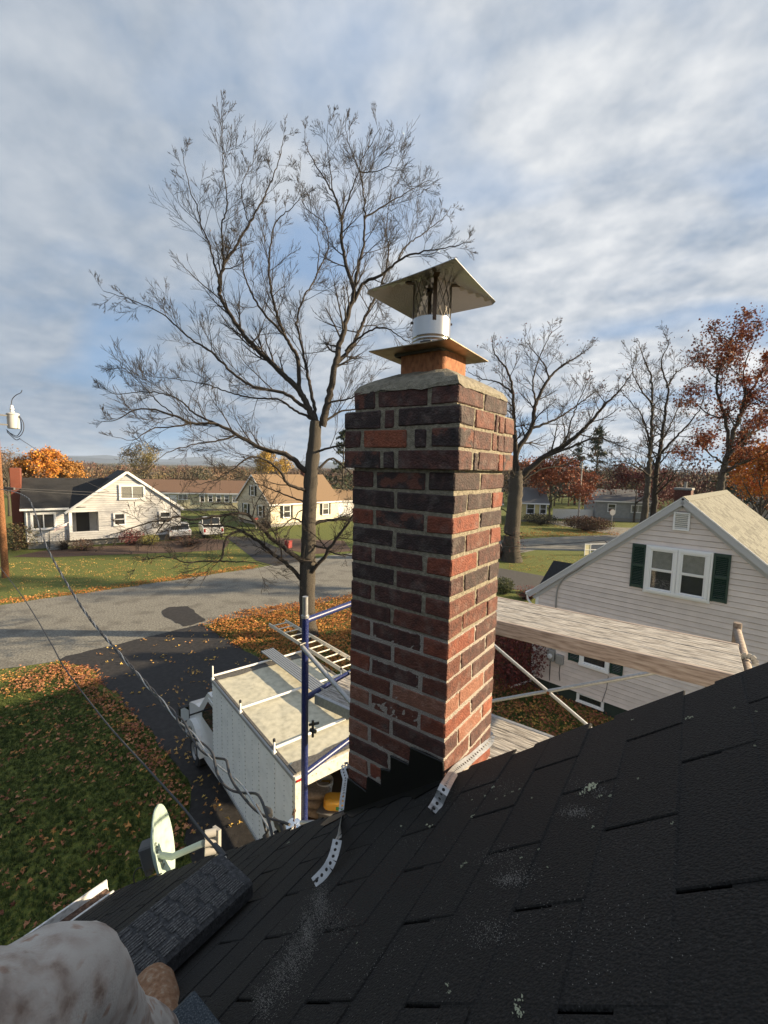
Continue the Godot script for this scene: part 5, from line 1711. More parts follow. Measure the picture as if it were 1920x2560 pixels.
func build_person() -> void:
	var hip := EYE + ray(-330, 2790) * 0.40
	var knee := EYE + ray(172, 2478) * 0.58
	var ank := on_y(372, 2720, EYE.y - 1.12)
	var p := thing("person", "bent knee in stained off-white work trousers, foot braced on the roof wedge", "person", ank)
	var path := []
	var ctrl := [hip, hip.lerp(knee, 0.55), knee.lerp(hip, 0.12) + Vector3(0, 0.012, 0), knee.lerp(ank, 0.10) + Vector3(0, 0.004, 0), knee.lerp(ank, 0.45), ank + Vector3(0, 0.06, 0.0)]
	var rads := [0.090, 0.080, 0.067, 0.064, 0.056, 0.060]
	var c := Curve3D.new()
	for k in ctrl.size():
		var t: Vector3 = (ctrl[mini(k + 1, ctrl.size() - 1)] - ctrl[maxi(k - 1, 0)]) / 6.0
		c.add_point(ctrl[k], -t, t)
	c.bake_interval = 0.006
	var L := c.get_baked_length()
	var offs := []
	for k in ctrl.size(): offs.append(c.get_closest_offset(ctrl[k]))
	var n := 90
	var S := 48
	var fn := noise(211, 9.0, 3)
	var f2 := noise(212, 26.0, 3, FastNoiseLite.TYPE_SIMPLEX_SMOOTH, FastNoiseLite.FRACTAL_RIDGED)
	var m := MB.new()
	var x := Vector3.UP
	var rows := []
	for i in n + 1:
		var o := L * i / n
		var q := c.sample_baked(o)
		var d := (c.sample_baked(minf(o + 0.01, L)) - c.sample_baked(maxf(o - 0.01, 0))).normalized()
		x = (x - d * x.dot(d)).normalized()
		var y := d.cross(x)
		var r: float = rads[0]
		for k in ctrl.size() - 1:
			if o >= offs[k]: r = lerpf(rads[k], rads[k + 1], clampf((o - offs[k]) / maxf(offs[k + 1] - offs[k], 0.001), 0, 1))
		var row := []
		for s in S:
			var a := TAU * s / S
			var dir := x * cos(a) + y * sin(a)
			var w := q + dir * r
			var rr := r * (1.0 + 0.09 * fn.get_noise_3dv(w * 1.1) + 0.05 * f2.get_noise_3d(w.x * 0.55, w.y * 0.25, w.z * 0.55))
			row.append(q + dir * rr - ank)
		rows.append(row)
	# smooth normals from the grid
	for i in n + 1:
		for s in S:
			var du: Vector3 = rows[mini(i + 1, n)][s] - rows[maxi(i - 1, 0)][s]
			var dv: Vector3 = rows[i][(s + 1) % S] - rows[i][(s + S - 1) % S]
			m.vert(rows[i][s], dv.cross(du).normalized())
	for i in n: m.stitch(i * S, (i + 1) * S, S)
	pmb(p, "trousers", m, mats["trousers"])
	# leather boot: swept toe-to-heel sections
	var toe := on_y(374, 2432, EYE.y - 1.28)
	var heel := on_y(405, 2640, EYE.y - 1.28)
	var fd := (toe - heel)
	fd.y = 0
	fd = fd.normalized()
	var blen := 0.30
	var b := MB.new()
	var sec := [[0.0, 0.012, 0.015, 0.0], [0.012, 0.036, 0.034, 0.0], [0.04, 0.050, 0.050, 0.0], [0.09, 0.054, 0.062, 0.0], [0.15, 0.050, 0.078, 0.0], [0.20, 0.046, 0.10, 0.0], [0.26, 0.044, 0.11, 0.0], [0.29, 0.036, 0.10, 0.0], [0.30, 0.01, 0.05, 0.0]]
	var sx := fd.cross(Vector3.UP).normalized()
	var g := []
	for e in sec:
		var row := []
		for s in 24:
			var a := TAU * s / 24.0
			var yy := sin(a)
			row.append(toe - fd * e[0] + sx * (cos(a) * e[1]) + Vector3(0, (yy * e[2] if yy > 0 else yy * 0.018), 0) - ank)
		g.append(row)
	for i in g.size() - 1:
		for s in 24:
			b.quad(g[i][s], g[i][(s + 1) % 24], g[i + 1][(s + 1) % 24], g[i + 1][s])
	pmb(p, "boot", b, mats["boot_leather"])

func build_site() -> void:
	build_scaffold()
	plank("weathered grey plank on the lower scaffold rung behind the chimney", -1.82, 0.24, -1.85, -2.33, -1.405, mats["galvanized"], 0.065)
	plank("weathered wooden plank on the upper scaffold rung, level with the neighbour's window", -1.82, 0.25, -2.40, -2.88, -0.875, mats["plank_edge"], 0.085)
	build_truck()
	build_truck_load()
	build_cables()
	build_dish()
	wedge("long grey ribbed foam roof wedge with the boot standing on it", -1.215, -1.035, -0.785, -0.16, -1.30, mats["wedge_grey"], true)
	wedge("short blue-grey foam roof wedge uphill of the boot", -0.735, -0.585, -0.41, -0.12, -1.03, mats["wedge_blue"], false)
	build_person()

# local coordinates of a pixel on the z = 0 plane of a thing
func loc(t: Transform3D, u: float, v: float) -> Vector3:
	return t.affine_inverse() * on_plane(u, v, t.basis.z, t.origin)

# double-hung or fixed window: parts under one window node. centre c, size w x h, facing +z of its parent
func window(parent: Node3D, c: Vector3, w: float, h: float, opt := {}) -> MeshInstance3D:
	var tw: float = opt.get("trim", 0.09)
	var turn: float = opt.get("turn", 0.0)
	var b := MB.new()
	b.bevel(Transform3D(Basis(), Vector3(0, h / 2 + tw / 2, 0)), Vector3(w + 2 * tw, tw, 0.06), 0.006)
	b.bevel(Transform3D(Basis(), Vector3(0, -h / 2 - tw / 2, 0.008)), Vector3(w + 2 * tw + 0.02, tw, 0.08), 0.006)
	for s: float in [-1.0, 1.0]:
		b.bevel(Transform3D(Basis(), Vector3(s * (w / 2 + tw / 2), 0, 0.001)), Vector3(tw, h - 0.004, 0.058), 0.006)
	var o := pmb(parent, "window", b, opt.get("frame", mats["trim_white"]))
	o.position = c
	o.rotation.y = turn
	var cols: int = opt.get("cols", 1)
	var dbl: bool = opt.get("double", true)
	var cw := w / cols
	for k in cols:
		var cx := -w / 2 + (k + 0.5) * cw
		var rows := [[0.0, h]] if not dbl else [[h * 0.25, h * 0.5], [-h * 0.25, h * 0.5]]
		for q in rows.size():
			var cy: float = rows[q][0]
			var hh: float = rows[q][1]
			var z := -0.005 - 0.018 * q
			var sa := MB.new()
			var bar := 0.035
			sa.box(Transform3D(Basis(), Vector3(cx, cy + hh / 2 - bar / 2, z)), Vector3(cw, bar, 0.03))
			sa.box(Transform3D(Basis(), Vector3(cx, cy - hh / 2 + bar / 2, z)), Vector3(cw, bar, 0.03))
			for s: float in [-1.0, 1.0]:
				sa.box(Transform3D(Basis(), Vector3(cx + s * (cw / 2 - bar / 2), cy, z)), Vector3(bar, hh - 2 * bar - 0.002, 0.03))
			pmb(o, "sash", sa, opt.get("frame", mats["trim_white"]))
			var gl := MB.new()
			gl.box(Transform3D(Basis(), Vector3(cx, cy, z - 0.002)), Vector3(cw - 2 * bar, hh - 2 * bar, 0.004))
			pmb(o, "pane", gl, mats["pane"])
			if opt.get("shade", -1) >= q:
				var sh := MB.new()
				sh.box(Transform3D(Basis(), Vector3(cx, cy, z - 0.03)), Vector3(cw - 2 * bar + 0.01, hh - 2 * bar + 0.01, 0.004))
				pmb(o, "shade", sh, mats["window_shade"])
	var rm := MB.new()
	rm.box(Transform3D(Basis(), Vector3(0, 0, -0.065)), Vector3(w + 0.01, h + 0.01, 0.006))
	pmb(o, "room", rm, mats["room_dark"])
	return o

func shutter(parent: Node3D, c: Vector3, w: float, h: float, m: Material, turn := 0.0) -> void:
	var b := MB.new()
	for s: float in [-1.0, 1.0]:
		b.bevel(Transform3D(Basis(), Vector3(s * (w / 2 - 0.025), 0, 0)), Vector3(0.05, h, 0.035), 0.004)
	for y: float in [h / 2 - 0.04, 0.02, -h / 2 + 0.05]:
		b.bevel(Transform3D(Basis(), Vector3(0, y, -0.001)), Vector3(w - 0.10, 0.08, 0.032), 0.004)
	var o := pmb(parent, "shutter", b, m)
	o.position = c
	o.rotation.y = turn
	var l := MB.new()
	var n := int(h / 0.045)
	for k in n:
		var y := -h / 2 + (k + 0.5) * h / n
		l.box(Transform3D(Basis(Vector3.RIGHT, 0.6), Vector3(0, y, -0.006)), Vector3(w - 0.10, 0.05, 0.006))
	pmb(o, "louvres", l, m)

# clapboards on a gable or plain wall at local z = zf; each board its own part
func boards(parent: Node3D, x0: float, x1: float, y0: float, y1: float, lap: float, zf: float, m: Material, apex_x := 0.0, slope := 0.0, eave_y := 1e9) -> void:
	var n := int(ceil((y1 - y0) / lap))
	for k in n:
		var ya := y0 + k * lap
		var yb := minf(ya + lap + 0.012, y1)
		if yb - ya < 0.02: continue
		var a0 := x0
		var a1 := x1
		var b0 := x0
		var b1 := x1
		if slope > 0.0:
			var ra := maxf(ya - eave_y, 0.0) / slope
			var rb := maxf(yb - eave_y, 0.0) / slope
			a0 = minf(x0 + ra, apex_x)
			a1 = maxf(x1 - ra, apex_x)
			b0 = minf(x0 + rb, apex_x)
			b1 = maxf(x1 - rb, apex_x)
		if a1 - a0 < 0.03: continue
		var b := MB.new()
		var A := Vector3(a0, ya, zf + 0.066)
		var B := Vector3(a1, ya, zf + 0.066)
		var k8 := 0.80
		var P := Vector3(lerpf(a1, b1, k8), lerpf(ya, yb, k8), zf + 0.046)
		var Q := Vector3(lerpf(a0, b0, k8), lerpf(ya, yb, k8), zf + 0.046)
		b.quad(A, B, P, Q)
		b.quad(Q, P, Vector3(b1, yb, zf + 0.004), Vector3(b0, yb, zf + 0.004))
		b.quad(Vector3(a0, ya, zf), Vector3(a1, ya, zf), B, A)
		pmb(parent, "siding_board", b, tone(m, k))

func tone(m: Material, k: int) -> Material:
	# boards of one wall differ a little in tone
	var q := [0, 2, 1, 0, 1, 2, 2, 0, 1][(k * 7 + 3) % 9] as int
	if q == 0: return m
	var key := m.resource_name + "_tone%d" % q
	if mats.has(key): return mats[key]
	var d: StandardMaterial3D = m.duplicate()
	d.resource_name = key
	d.albedo_color = d.albedo_color * (0.95 if q == 1 else 0.975)
	d.albedo_color.a = 1.0
	mats[key] = d
	return d

func shingle_slope(parent: Node3D, t: Transform3D, w: float, l: float, expo: float, tab: float, m: Material) -> void:
	# t: origin at the eave's left end, x along the eave, z up the slope, y normal
	var b := MB.new()
	b.use_col = true
	var rows := int(l / expo)
	for r in rows:
		var off := tab * 0.5 * (r % 2)
		var q := -1
		while q * tab + off < w:
			var xa := clampf(q * tab + off + 0.004, 0, w)
			var xb := clampf((q + 1) * tab + off - 0.004, 0, w)
			if xb - xa > 0.02:
				b.col = Color(1, 1, 1) * rng.randf_range(0.62, 1.25)
				b.col.a = 1.0
				b.box(t * Transform3D(Basis(Vector3.RIGHT, -0.02), Vector3((xa + xb) * 0.5, 0.006 + rng.randf_range(0, 0.003), (r + 0.5) * expo)), Vector3(xb - xa, 0.012, expo + 0.03))
			q += 1
	var o := pmb(parent, "shingle_field", b, m)
	o.set_meta("kind", "stuff")

func build_neighbour() -> void:
	var h := thing("neighbour_house", "grey-pink clapboard house with green shutters and pale shingle roof beside ours", "house", Vector3(-0.2, 0, -13.65), deg_to_rad(-8.5))
	var E := EYE.y
	var hw := 3.72
	var sl := 0.84
	var apex := E - 0.70
	var eave := apex - sl * hw
	var depth := 8.2
	var body := MB.new()
	body.prism(PackedVector2Array([Vector2(-hw, 0.4), Vector2(hw, 0.4), Vector2(hw, eave), Vector2(0, apex), Vector2(-hw, eave)]), Transform3D(Basis(), Vector3(0, 0, -depth)), depth - 0.004)
	pmb(h, "wall", body, mats["siding_grey"])
	var fnd := MB.new()
	fnd.bx(Vector3(-hw + 0.03, -0.1, -depth + 0.03), Vector3(hw - 0.03, 0.41, -0.03))
	pmb(h, "foundation", fnd, mats["foundation_green"])
	boards(h, -hw, hw, 0.42, apex - 0.04, 0.1416, 0.0, mats["siding_grey"], 0.0, sl, eave)
	# corner boards
	for s: float in [-1.0, 1.0]:
		var m := MB.new()
		m.bx(Vector3(s * hw - 0.05, 0.42, 0.005), Vector3(s * hw + 0.05, eave - 0.02, 0.078))
		pmb(h, "corner_board", m, mats["trim_white"])
	# roof slabs
	var ov := 0.30
	var rt := apex + 0.13
	for s: float in [-1.0, 1.0]:
		var m := MB.new()
		var ex := s * (hw + 0.26)
		var ey := rt - sl * (hw + 0.26)
		var a := Vector3(0, rt, 0.16)
		var b := Vector3(ex, ey, 0.16)
		var d := Vector3(0, 0, -depth - 0.32)
		var dn := Vector3(0, -0.12, 0)
		if s > 0:
			m.quad(a, b, b + d, a + d)
			m.quad(a + dn, a + d + dn, b + d + dn, b + dn)
		else:
			m.quad(a, a + d, b + d, b)
			m.quad(a + dn, b + dn, b + d + dn, a + d + dn)
		m.quad(b, b + dn, b + d + dn, b + d)
		pmb(h, "roof_slope", m, mats["roof_green"])
		var fa := MB.new()
		fa.beam(Vector3(0, rt - 0.085, 0.175), Vector3(ex, ey - 0.085, 0.175), 0.03, 0.17, Vector3.UP)
		pmb(h, "rake_board", fa, mats["trim_grey"])
		var fb := MB.new()
		fb.beam(Vector3(0, rt - 0.21, 0.05), Vector3(ex * 0.965, ey - 0.21 + 0.04, 0.05), 0.08, 0.10, Vector3.UP)
		pmb(h, "frieze_board", fb, mats["trim_grey"])
		var dr := MB.new()
		dr.beam(Vector3(0, rt + 0.004, 0.18), Vector3(ex, ey + 0.004, 0.18), 0.05, 0.014, Vector3.UP)
		pmb(h, "drip_edge", dr, mats["trim_white"])
		var slope_len := (hw + 0.26) * sqrt(1 + sl * sl)
		var up := Vector3(-s, sl, 0).normalized()
		var nrm := Vector3(s * sl, 1, 0).normalized()
		var xd := nrm.cross(up)
		var org := b if s < 0 else b + d
		if xd.dot(Vector3(0, 0, 1)) > 0: org = b + d
		else: org = b
		shingle_slope(h, Transform3D(Basis(xd, nrm, up), org), depth + 0.32, slope_len, 0.142, 0.305, mats["roof_green"])
	var rc := MB.new()
	for k in 34:
		for s: float in [-1.0, 1.0]:
			rc.box(Transform3D(Basis(Vector3.BACK, -s * atan(sl)), Vector3(s * 0.07, rt + 0.022 - 0.055, 0.06 - k * 0.25)), Vector3(0.17, 0.014, 0.27))
	var rco := pmb(h, "ridge_caps", rc, mats["roof_green"])
	rco.set_meta("kind", "stuff")
	# gable louvre
	var vb := MB.new()
	var vc := Vector3(0, E - 1.195, 0.085)
	vb.bx(vc + Vector3(-0.18, 0.20, -0.01), vc + Vector3(0.18, 0.235, 0.035))
	vb.bx(vc + Vector3(-0.18, -0.235, -0.01), vc + Vector3(0.18, -0.19, 0.035))
	vb.bx(vc + Vector3(-0.18, -0.19, -0.01), vc + Vector3(-0.14, 0.20, 0.03))
	vb.bx(vc + Vector3(0.14, -0.19, -0.01), vc + Vector3(0.18, 0.20, 0.03))
	var vent := pmb(h, "gable_vent", vb, mats["trim_white"])
	for k in 8:
		var s := MB.new()
		s.box(Transform3D(Basis(Vector3.RIGHT, 0.7), vc + Vector3(0, -0.165 + k * 0.048, 0.012)), Vector3(0.28, 0.045, 0.008))
		pmb(vent, "slat", s, mats["trim_white"])
	var vbk := MB.new()
	vbk.bx(vc + Vector3(-0.14, -0.19, -0.012), vc + Vector3(0.14, 0.20, -0.004))
	pmb(vent, "backing", vbk, mats["room_dark"])
	# upstairs window pair
	var gy := E - 2.545
	for s: float in [-1.0, 1.0]:
		window(h, Vector3(s * 0.345, gy, 0.135), 0.53, 1.08, {"trim": 0.075, "shade": 0})
	var hdr := MB.new()
	hdr.bevel(Transform3D(Basis(), Vector3(0, gy + 0.62, 0.08)), Vector3(1.47, 0.05, 0.13), 0.006)
	hdr.bevel(Transform3D(Basis(), Vector3(0, gy - 0.63, 0.08)), Vector3(1.49, 0.05, 0.14), 0.006)
	for s: float in [-1.0, 1.0]: hdr.bevel(Transform3D(Basis(), Vector3(s * 0.71, gy, 0.08)), Vector3(0.05, 1.21, 0.125), 0.006)
	hdr.bevel(Transform3D(Basis(), Vector3(0, gy, 0.08)), Vector3(0.06, 1.21, 0.11), 0.006)
	pmb(h, "window_surround", hdr, mats["trim_white"])
	for s: float in [-1.0, 1.0]: shutter(h, Vector3(s * 0.91, E - 2.52, 0.09), 0.34, 1.22, mats["green_paint"])
	# a printed sheet behind the left pane
	var sheet_m := MB.new()
	sheet_m.box(Transform3D(Basis(), Vector3(-0.345, gy - 0.37, 0.097)), Vector3(0.42, 0.24, 0.004))
	pmb(h, "window_sticker", sheet_m, mats["sticker"])
	# downstairs windows
	for x: float in [-1.845, 1.6]:
		window(h, Vector3(x, E - 5.14, 0.135), 0.66, 1.16, {"trim": 0.09, "shade": -1})
		for s: float in [-1.0, 1.0]: shutter(h, Vector3(x + s * 0.60, E - 5.14, 0.09), 0.34, 1.30, mats["green_paint"])
	var bw := window(h, Vector3(-1.92, 0.26, -0.01), 0.70, 0.24, {"trim": 0.045, "double": false})
	# meter, box, conduit
	var me := MB.new()
	me.bevel(Transform3D(Basis(), Vector3(-3.13, E - 5.80, 0.12)), Vector3(0.22, 0.36, 0.16), 0.02)
	var mo := pmb(h, "electric_meter", me, mats["meter_grey"])
	var dial := MB.new()
	dial.lathe([Vector2(0.075, 0.0), Vector2(0.075, 0.06), Vector2(0.06, 0.085), Vector2(0.0, 0.09)], 20, Transform3D(Basis(Vector3.RIGHT, PI / 2), Vector3(-3.13, E - 5.80, 0.20)))
	pmb(mo, "dial", dial, mats["glass_clear"])
	var jb := MB.new()
	jb.bevel(Transform3D(Basis(), Vector3(-2.86, E - 5.86, 0.11)), Vector3(0.23, 0.30, 0.12), 0.015)
	pmb(h, "junction_box", jb, mats["meter_grey"])
	var cd := MB.new()
	var q1 := loc(h.transform, 1451, 1421)
	var pts := []
	for e in [[1537, 1353], [1500, 1380], [1451, 1421], [1420, 1440], [1403, 1458], [1395, 1480], [1392, 1516]]:
		var q := loc(h.transform, e[0], e[1])
		q.z = 0.085
		pts.append(q)
	pts.append(Vector3(-3.13, E - 5.6, 0.05))
	cd.tube(spline(pts, 0.06), PackedFloat32Array([0.022]), 8)
	pmb(h, "conduit", cd, mats["meter_grey"])
	var wr := MB.new()
	wr.tube(PackedVector3Array([Vector3(-3.16, E - 6.0, 0.09), Vector3(-3.16, E - 6.32, 0.08), Vector3(-3.16, E - 6.95, 0.03)]), PackedFloat32Array([0.014, 0.014, 0.008]), 6)
	wr.tube(PackedVector3Array([Vector3(-2.84, E - 6.0, 0.09), Vector3(-2.86, E - 6.3, 0.085), Vector3(-2.82, E - 6.55, 0.08)]), PackedFloat32Array([0.01]), 6)
	wr.tube(PackedVector3Array([Vector3(-1.44, E - 5.9, 0.09), Vector3(-1.46, E - 6.3, 0.085), Vector3(-1.56, E - 6.75, 0.075)]), PackedFloat32Array([0.008]), 6)
	pmb(h, "wire", wr, mats["cable_black"])
	# gutter end, downspout with its kick-out
	var gt := MB.new()
	var ey2 := rt - sl * (hw + 0.26)
	gt.bevel(Transform3D(Basis(), Vector3(-hw - 0.32, ey2 - 0.06, -depth * 0.5 + 0.05)), Vector3(0.13, 0.11, depth + 0.2), 0.02)
	pmb(h, "gutter", gt, mats["trim_white"])
	var ds := MB.new()
	ds.tube(spline([Vector3(-hw - 0.32, ey2 - 0.08, 0.10), Vector3(-hw - 0.29, ey2 - 0.26, 0.11), Vector3(-hw - 0.10, ey2 - 0.48, 0.09), Vector3(-hw - 0.04, ey2 - 0.62, 0.07), Vector3(-hw - 0.04, 1.4, 0.07), Vector3(-hw - 0.04, 0.35, 0.07), Vector3(-hw - 0.10, 0.22, 0.12), Vector3(-hw - 0.50, 0.05, 0.62)], 0.05), PackedFloat32Array([0.036]), 8)
	pmb(h, "downspout", ds, mats["trim_white"])
	# chimney behind the ridge
	var ck := MB.new()
	ck.bevel(Transform3D(Basis(), Vector3(-1.05, E - 1.3, -6.2)), Vector3(0.52, 1.5, 0.52), 0.02)
	pmb(h, "chimney", ck, mats["brick_brown"])
	var cc := MB.new()
	cc.bevel(Transform3D(Basis(), Vector3(-1.05, E - 0.52, -6.2)), Vector3(0.58, 0.09, 0.58), 0.02)
	cc.rod(Vector3(-1.02, E - 0.48, -6.2), Vector3(-1.02, E - 0.25, -6.2), 0.05, 10)
	pmb(h, "chimney_top", cc, mats["concrete"])
	# dark-shingled entry roof on the street side
	var pr := MB.new()
	var pa := h.transform.affine_inverse() * on_y(1384, 1401, 3.55)
	for s: float in [-1.0, 1.0]:
		var c0 := Vector3(pa.x, 3.55, pa.z)
		var c1 := Vector3(-hw + 0.1, 3.55, pa.z)
		var dz := Vector3(0, -0.75, s * 1.15)
		if s > 0: pr.quad(c0, c0 + dz, c1 + dz, c1)
		else: pr.quad(c0, c1, c1 + dz, c0 + dz)
		var dn := Vector3(0, -0.06, 0)
		if s > 0: pr.quad(c0 + dn, c1 + dn, c1 + dz + dn, c0 + dz + dn)
		else: pr.quad(c0 + dn, c0 + dz + dn, c1 + dz + dn, c1 + dn)
		pr.quad(c0 + dz, c0 + dz + dn, c1 + dz + dn, c1 + dz)
	pmb(h, "entry_roof", pr, mats["roof_black"])
	for s: float in [-1.0, 1.0]:
		var po := MB.new()
		po.bx(Vector3(pa.x + 0.15, 0, pa.z + s * 0.95 - 0.05), Vector3(pa.x + 0.25, 2.82, pa.z + s * 0.95 + 0.05))
		pmb(h, "entry_post", po, mats["trim_white"])
	# overhead wire to its gable
	var at := h.transform * (loc(h.transform, 1528, 1366) + Vector3(0, 0, 0.12))
	var w := thing("overhead_wire", "black overhead wire strung from the bare tree's side to the neighbour's gable", "wire", at)
	var m3 := MB.new()
	var wp := [Vector3.ZERO]
	var fr := at_depth(1180, 1365, 30.0)
	for e in [[1512, 1352], [1440, 1357], [1360, 1362], [1300, 1366]]:
		wp.append(in_plane(fr, at, e[0], e[1]) - at)
	wp.append(fr - at)
	m3.tube(spline(wp, 0.3), PackedFloat32Array([0.012]), 6)
	pmb(w, "strand", m3, mats["cable_black"])

# ---------- a plain gabled house; local x along its front, front at z = 0 facing +z, ridge along x ----------
func gable_house(called: String, label: String, at: Vector3, turn: float, L: float, D: float, wall_h: float, rise: float, wm: Material, rm: Material, wins: Array, opt := {}) -> Node3D:
	var h := thing(called, label, "house", at, turn)
	var base: float = opt.get("base", 0.4)
	var f := MB.new()
	f.bx(Vector3(0.05, -0.3, -D + 0.05), Vector3(L - 0.05, base, -0.05))
	pmb(h, "foundation", f, mats["concrete"])
	var b := MB.new()
	var prof := PackedVector2Array([Vector2(0, base), Vector2(-D, base), Vector2(-D, base + wall_h), Vector2(-D / 2, base + wall_h + rise), Vector2(0, base + wall_h)])
	b.prism(prof, Transform3D(Basis(Vector3(0, 0, 1), Vector3.UP, Vector3(-1, 0, 0)), Vector3(L, 0, 0)), L)
	pmb(h, "wall", b, wm)
	var lap: float = opt.get("lap", 0.0)
	if lap > 0.0:
		boards(h, 0, L, base, base + wall_h - 0.02, lap, 0.0, wm)
		var left := Node3D.new()
		left.name = numbered(h, "end_wall")
		h.add_child(left)
		left.rotation.y = -PI / 2
		left.position = Vector3(0, 0, 0)
		boards(left, -D, 0, base, base + wall_h + rise - 0.05, lap, 0.0, wm, -D / 2, rise / (D / 2), base + wall_h)
	var ov: float = opt.get("overhang", 0.3)
	var sl := rise / (D / 2)
	for s: float in [-1.0, 1.0]:
		var m := MB.new()
		var ry := base + wall_h + rise + 0.10
		var a := Vector3(-ov, ry, -D / 2)
		var c := Vector3(-ov, ry - sl * (D / 2 + ov), -D / 2 + s * (D / 2 + ov))
		var d := Vector3(L + 2 * ov, 0, 0)
		var dn := Vector3(0, -0.10, 0)
		if s > 0:
			m.quad(c, c + d, a + d, a)
			m.quad(c + dn, a + dn, a + d + dn, c + d + dn)
			m.quad(c + dn, c + d + dn, c + d, c)
		else:
			m.quad(c, a, a + d, c + d)
			m.quad(c + dn, c + d + dn, a + d + dn, a + dn)
			m.quad(c + dn, c, c + d, c + d + dn)
		m.quad(a, a + dn, c + dn, c) if s < 0 else m.quad(a, c, c + dn, a + dn)
		pmb(h, "roof_slope", m, rm)
		var fa := MB.new()
		fa.bx(c + Vector3(0, -0.2, -0.02), c + d + Vector3(0, -0.02, 0.02))
		pmb(h, "fascia", fa, mats["trim_white"])
		var rk := MB.new()
		rk.beam(a + Vector3(-0.012, -0.10, 0), c + Vector3(-0.012, -0.10, 0), 0.024, 0.16)
		pmb(h, "rake_board", rk, mats["trim_white"])
		if opt.get("tabs", false):
			var up := Vector3(0, sl, -s).normalized()
			var nrm := Vector3(0, 1, s * sl).normalized()
			var xd := nrm.cross(up)
			var org := c if xd.x > 0 else c + d
			shingle_slope(h, Transform3D(Basis(xd, nrm, up), org), L + 2 * ov, (D / 2 + ov) * sqrt(1 + sl * sl), 0.16, 0.6, rm)
	for w in wins:
		# [face, x, y, width, height, cols, shutters]: face 0 front, 1 left end
		var par: Node3D = h
		var o: MeshInstance3D
		if w[0] == 0:
			o = window(h, Vector3(w[1], w[2], 0.135), w[3], w[4], {"cols": w[5], "double": w[5] == 1, "shade": 0 if w[1] > 4 else -1})
			if w[6]:
				for s: float in [-1.0, 1.0]: shutter(h, Vector3(w[1] + s * (w[3] / 2 + 0.27), w[2], 0.09), 0.32, w[4] + 0.1, mats["shutter_dark"])
		else:
			o = window(h, Vector3(-0.135, w[2], -w[1]), w[3], w[4], {"cols": w[5], "double": w[5] == 1, "turn": -PI / 2})
			if w[6]:
				for s: float in [-1.0, 1.0]:
					shutter(h, Vector3(-0.09, w[2], -w[1] + s * (w[3] / 2 + 0.27)), 0.32, w[4] + 0.1, mats["shutter_dark"], -PI / 2)
	for d in opt.get("doors", []):
		var m := MB.new()
		m.bevel(Transform3D(Basis(), Vector3(d[0], base + d[2] * 0.5, 0.03)), Vector3(d[1], d[2], 0.06), 0.01)
		var o := pmb(h, "door", m, d[3])
		var kn := MB.new()
		kn.bevel(Transform3D(Basis(), Vector3(d[0] + d[1] * 0.38, base + 0.95, 0.08)), Vector3(0.06, 0.06, 0.06), 0.01)
		pmb(o, "handle", kn, mats["steel_dark"])
	if opt.has("chimney"):
		var cc: Array = opt["chimney"]
		var m := MB.new()
		m.bevel(Transform3D(Basis(), Vector3(cc[0], base + wall_h + rise * 0.5 + cc[2] * 0.5, cc[1])), Vector3(0.7, rise + cc[2], 0.7), 0.03)
		pmb(h, "chimney", m, mats["brick_brown"])
	return h

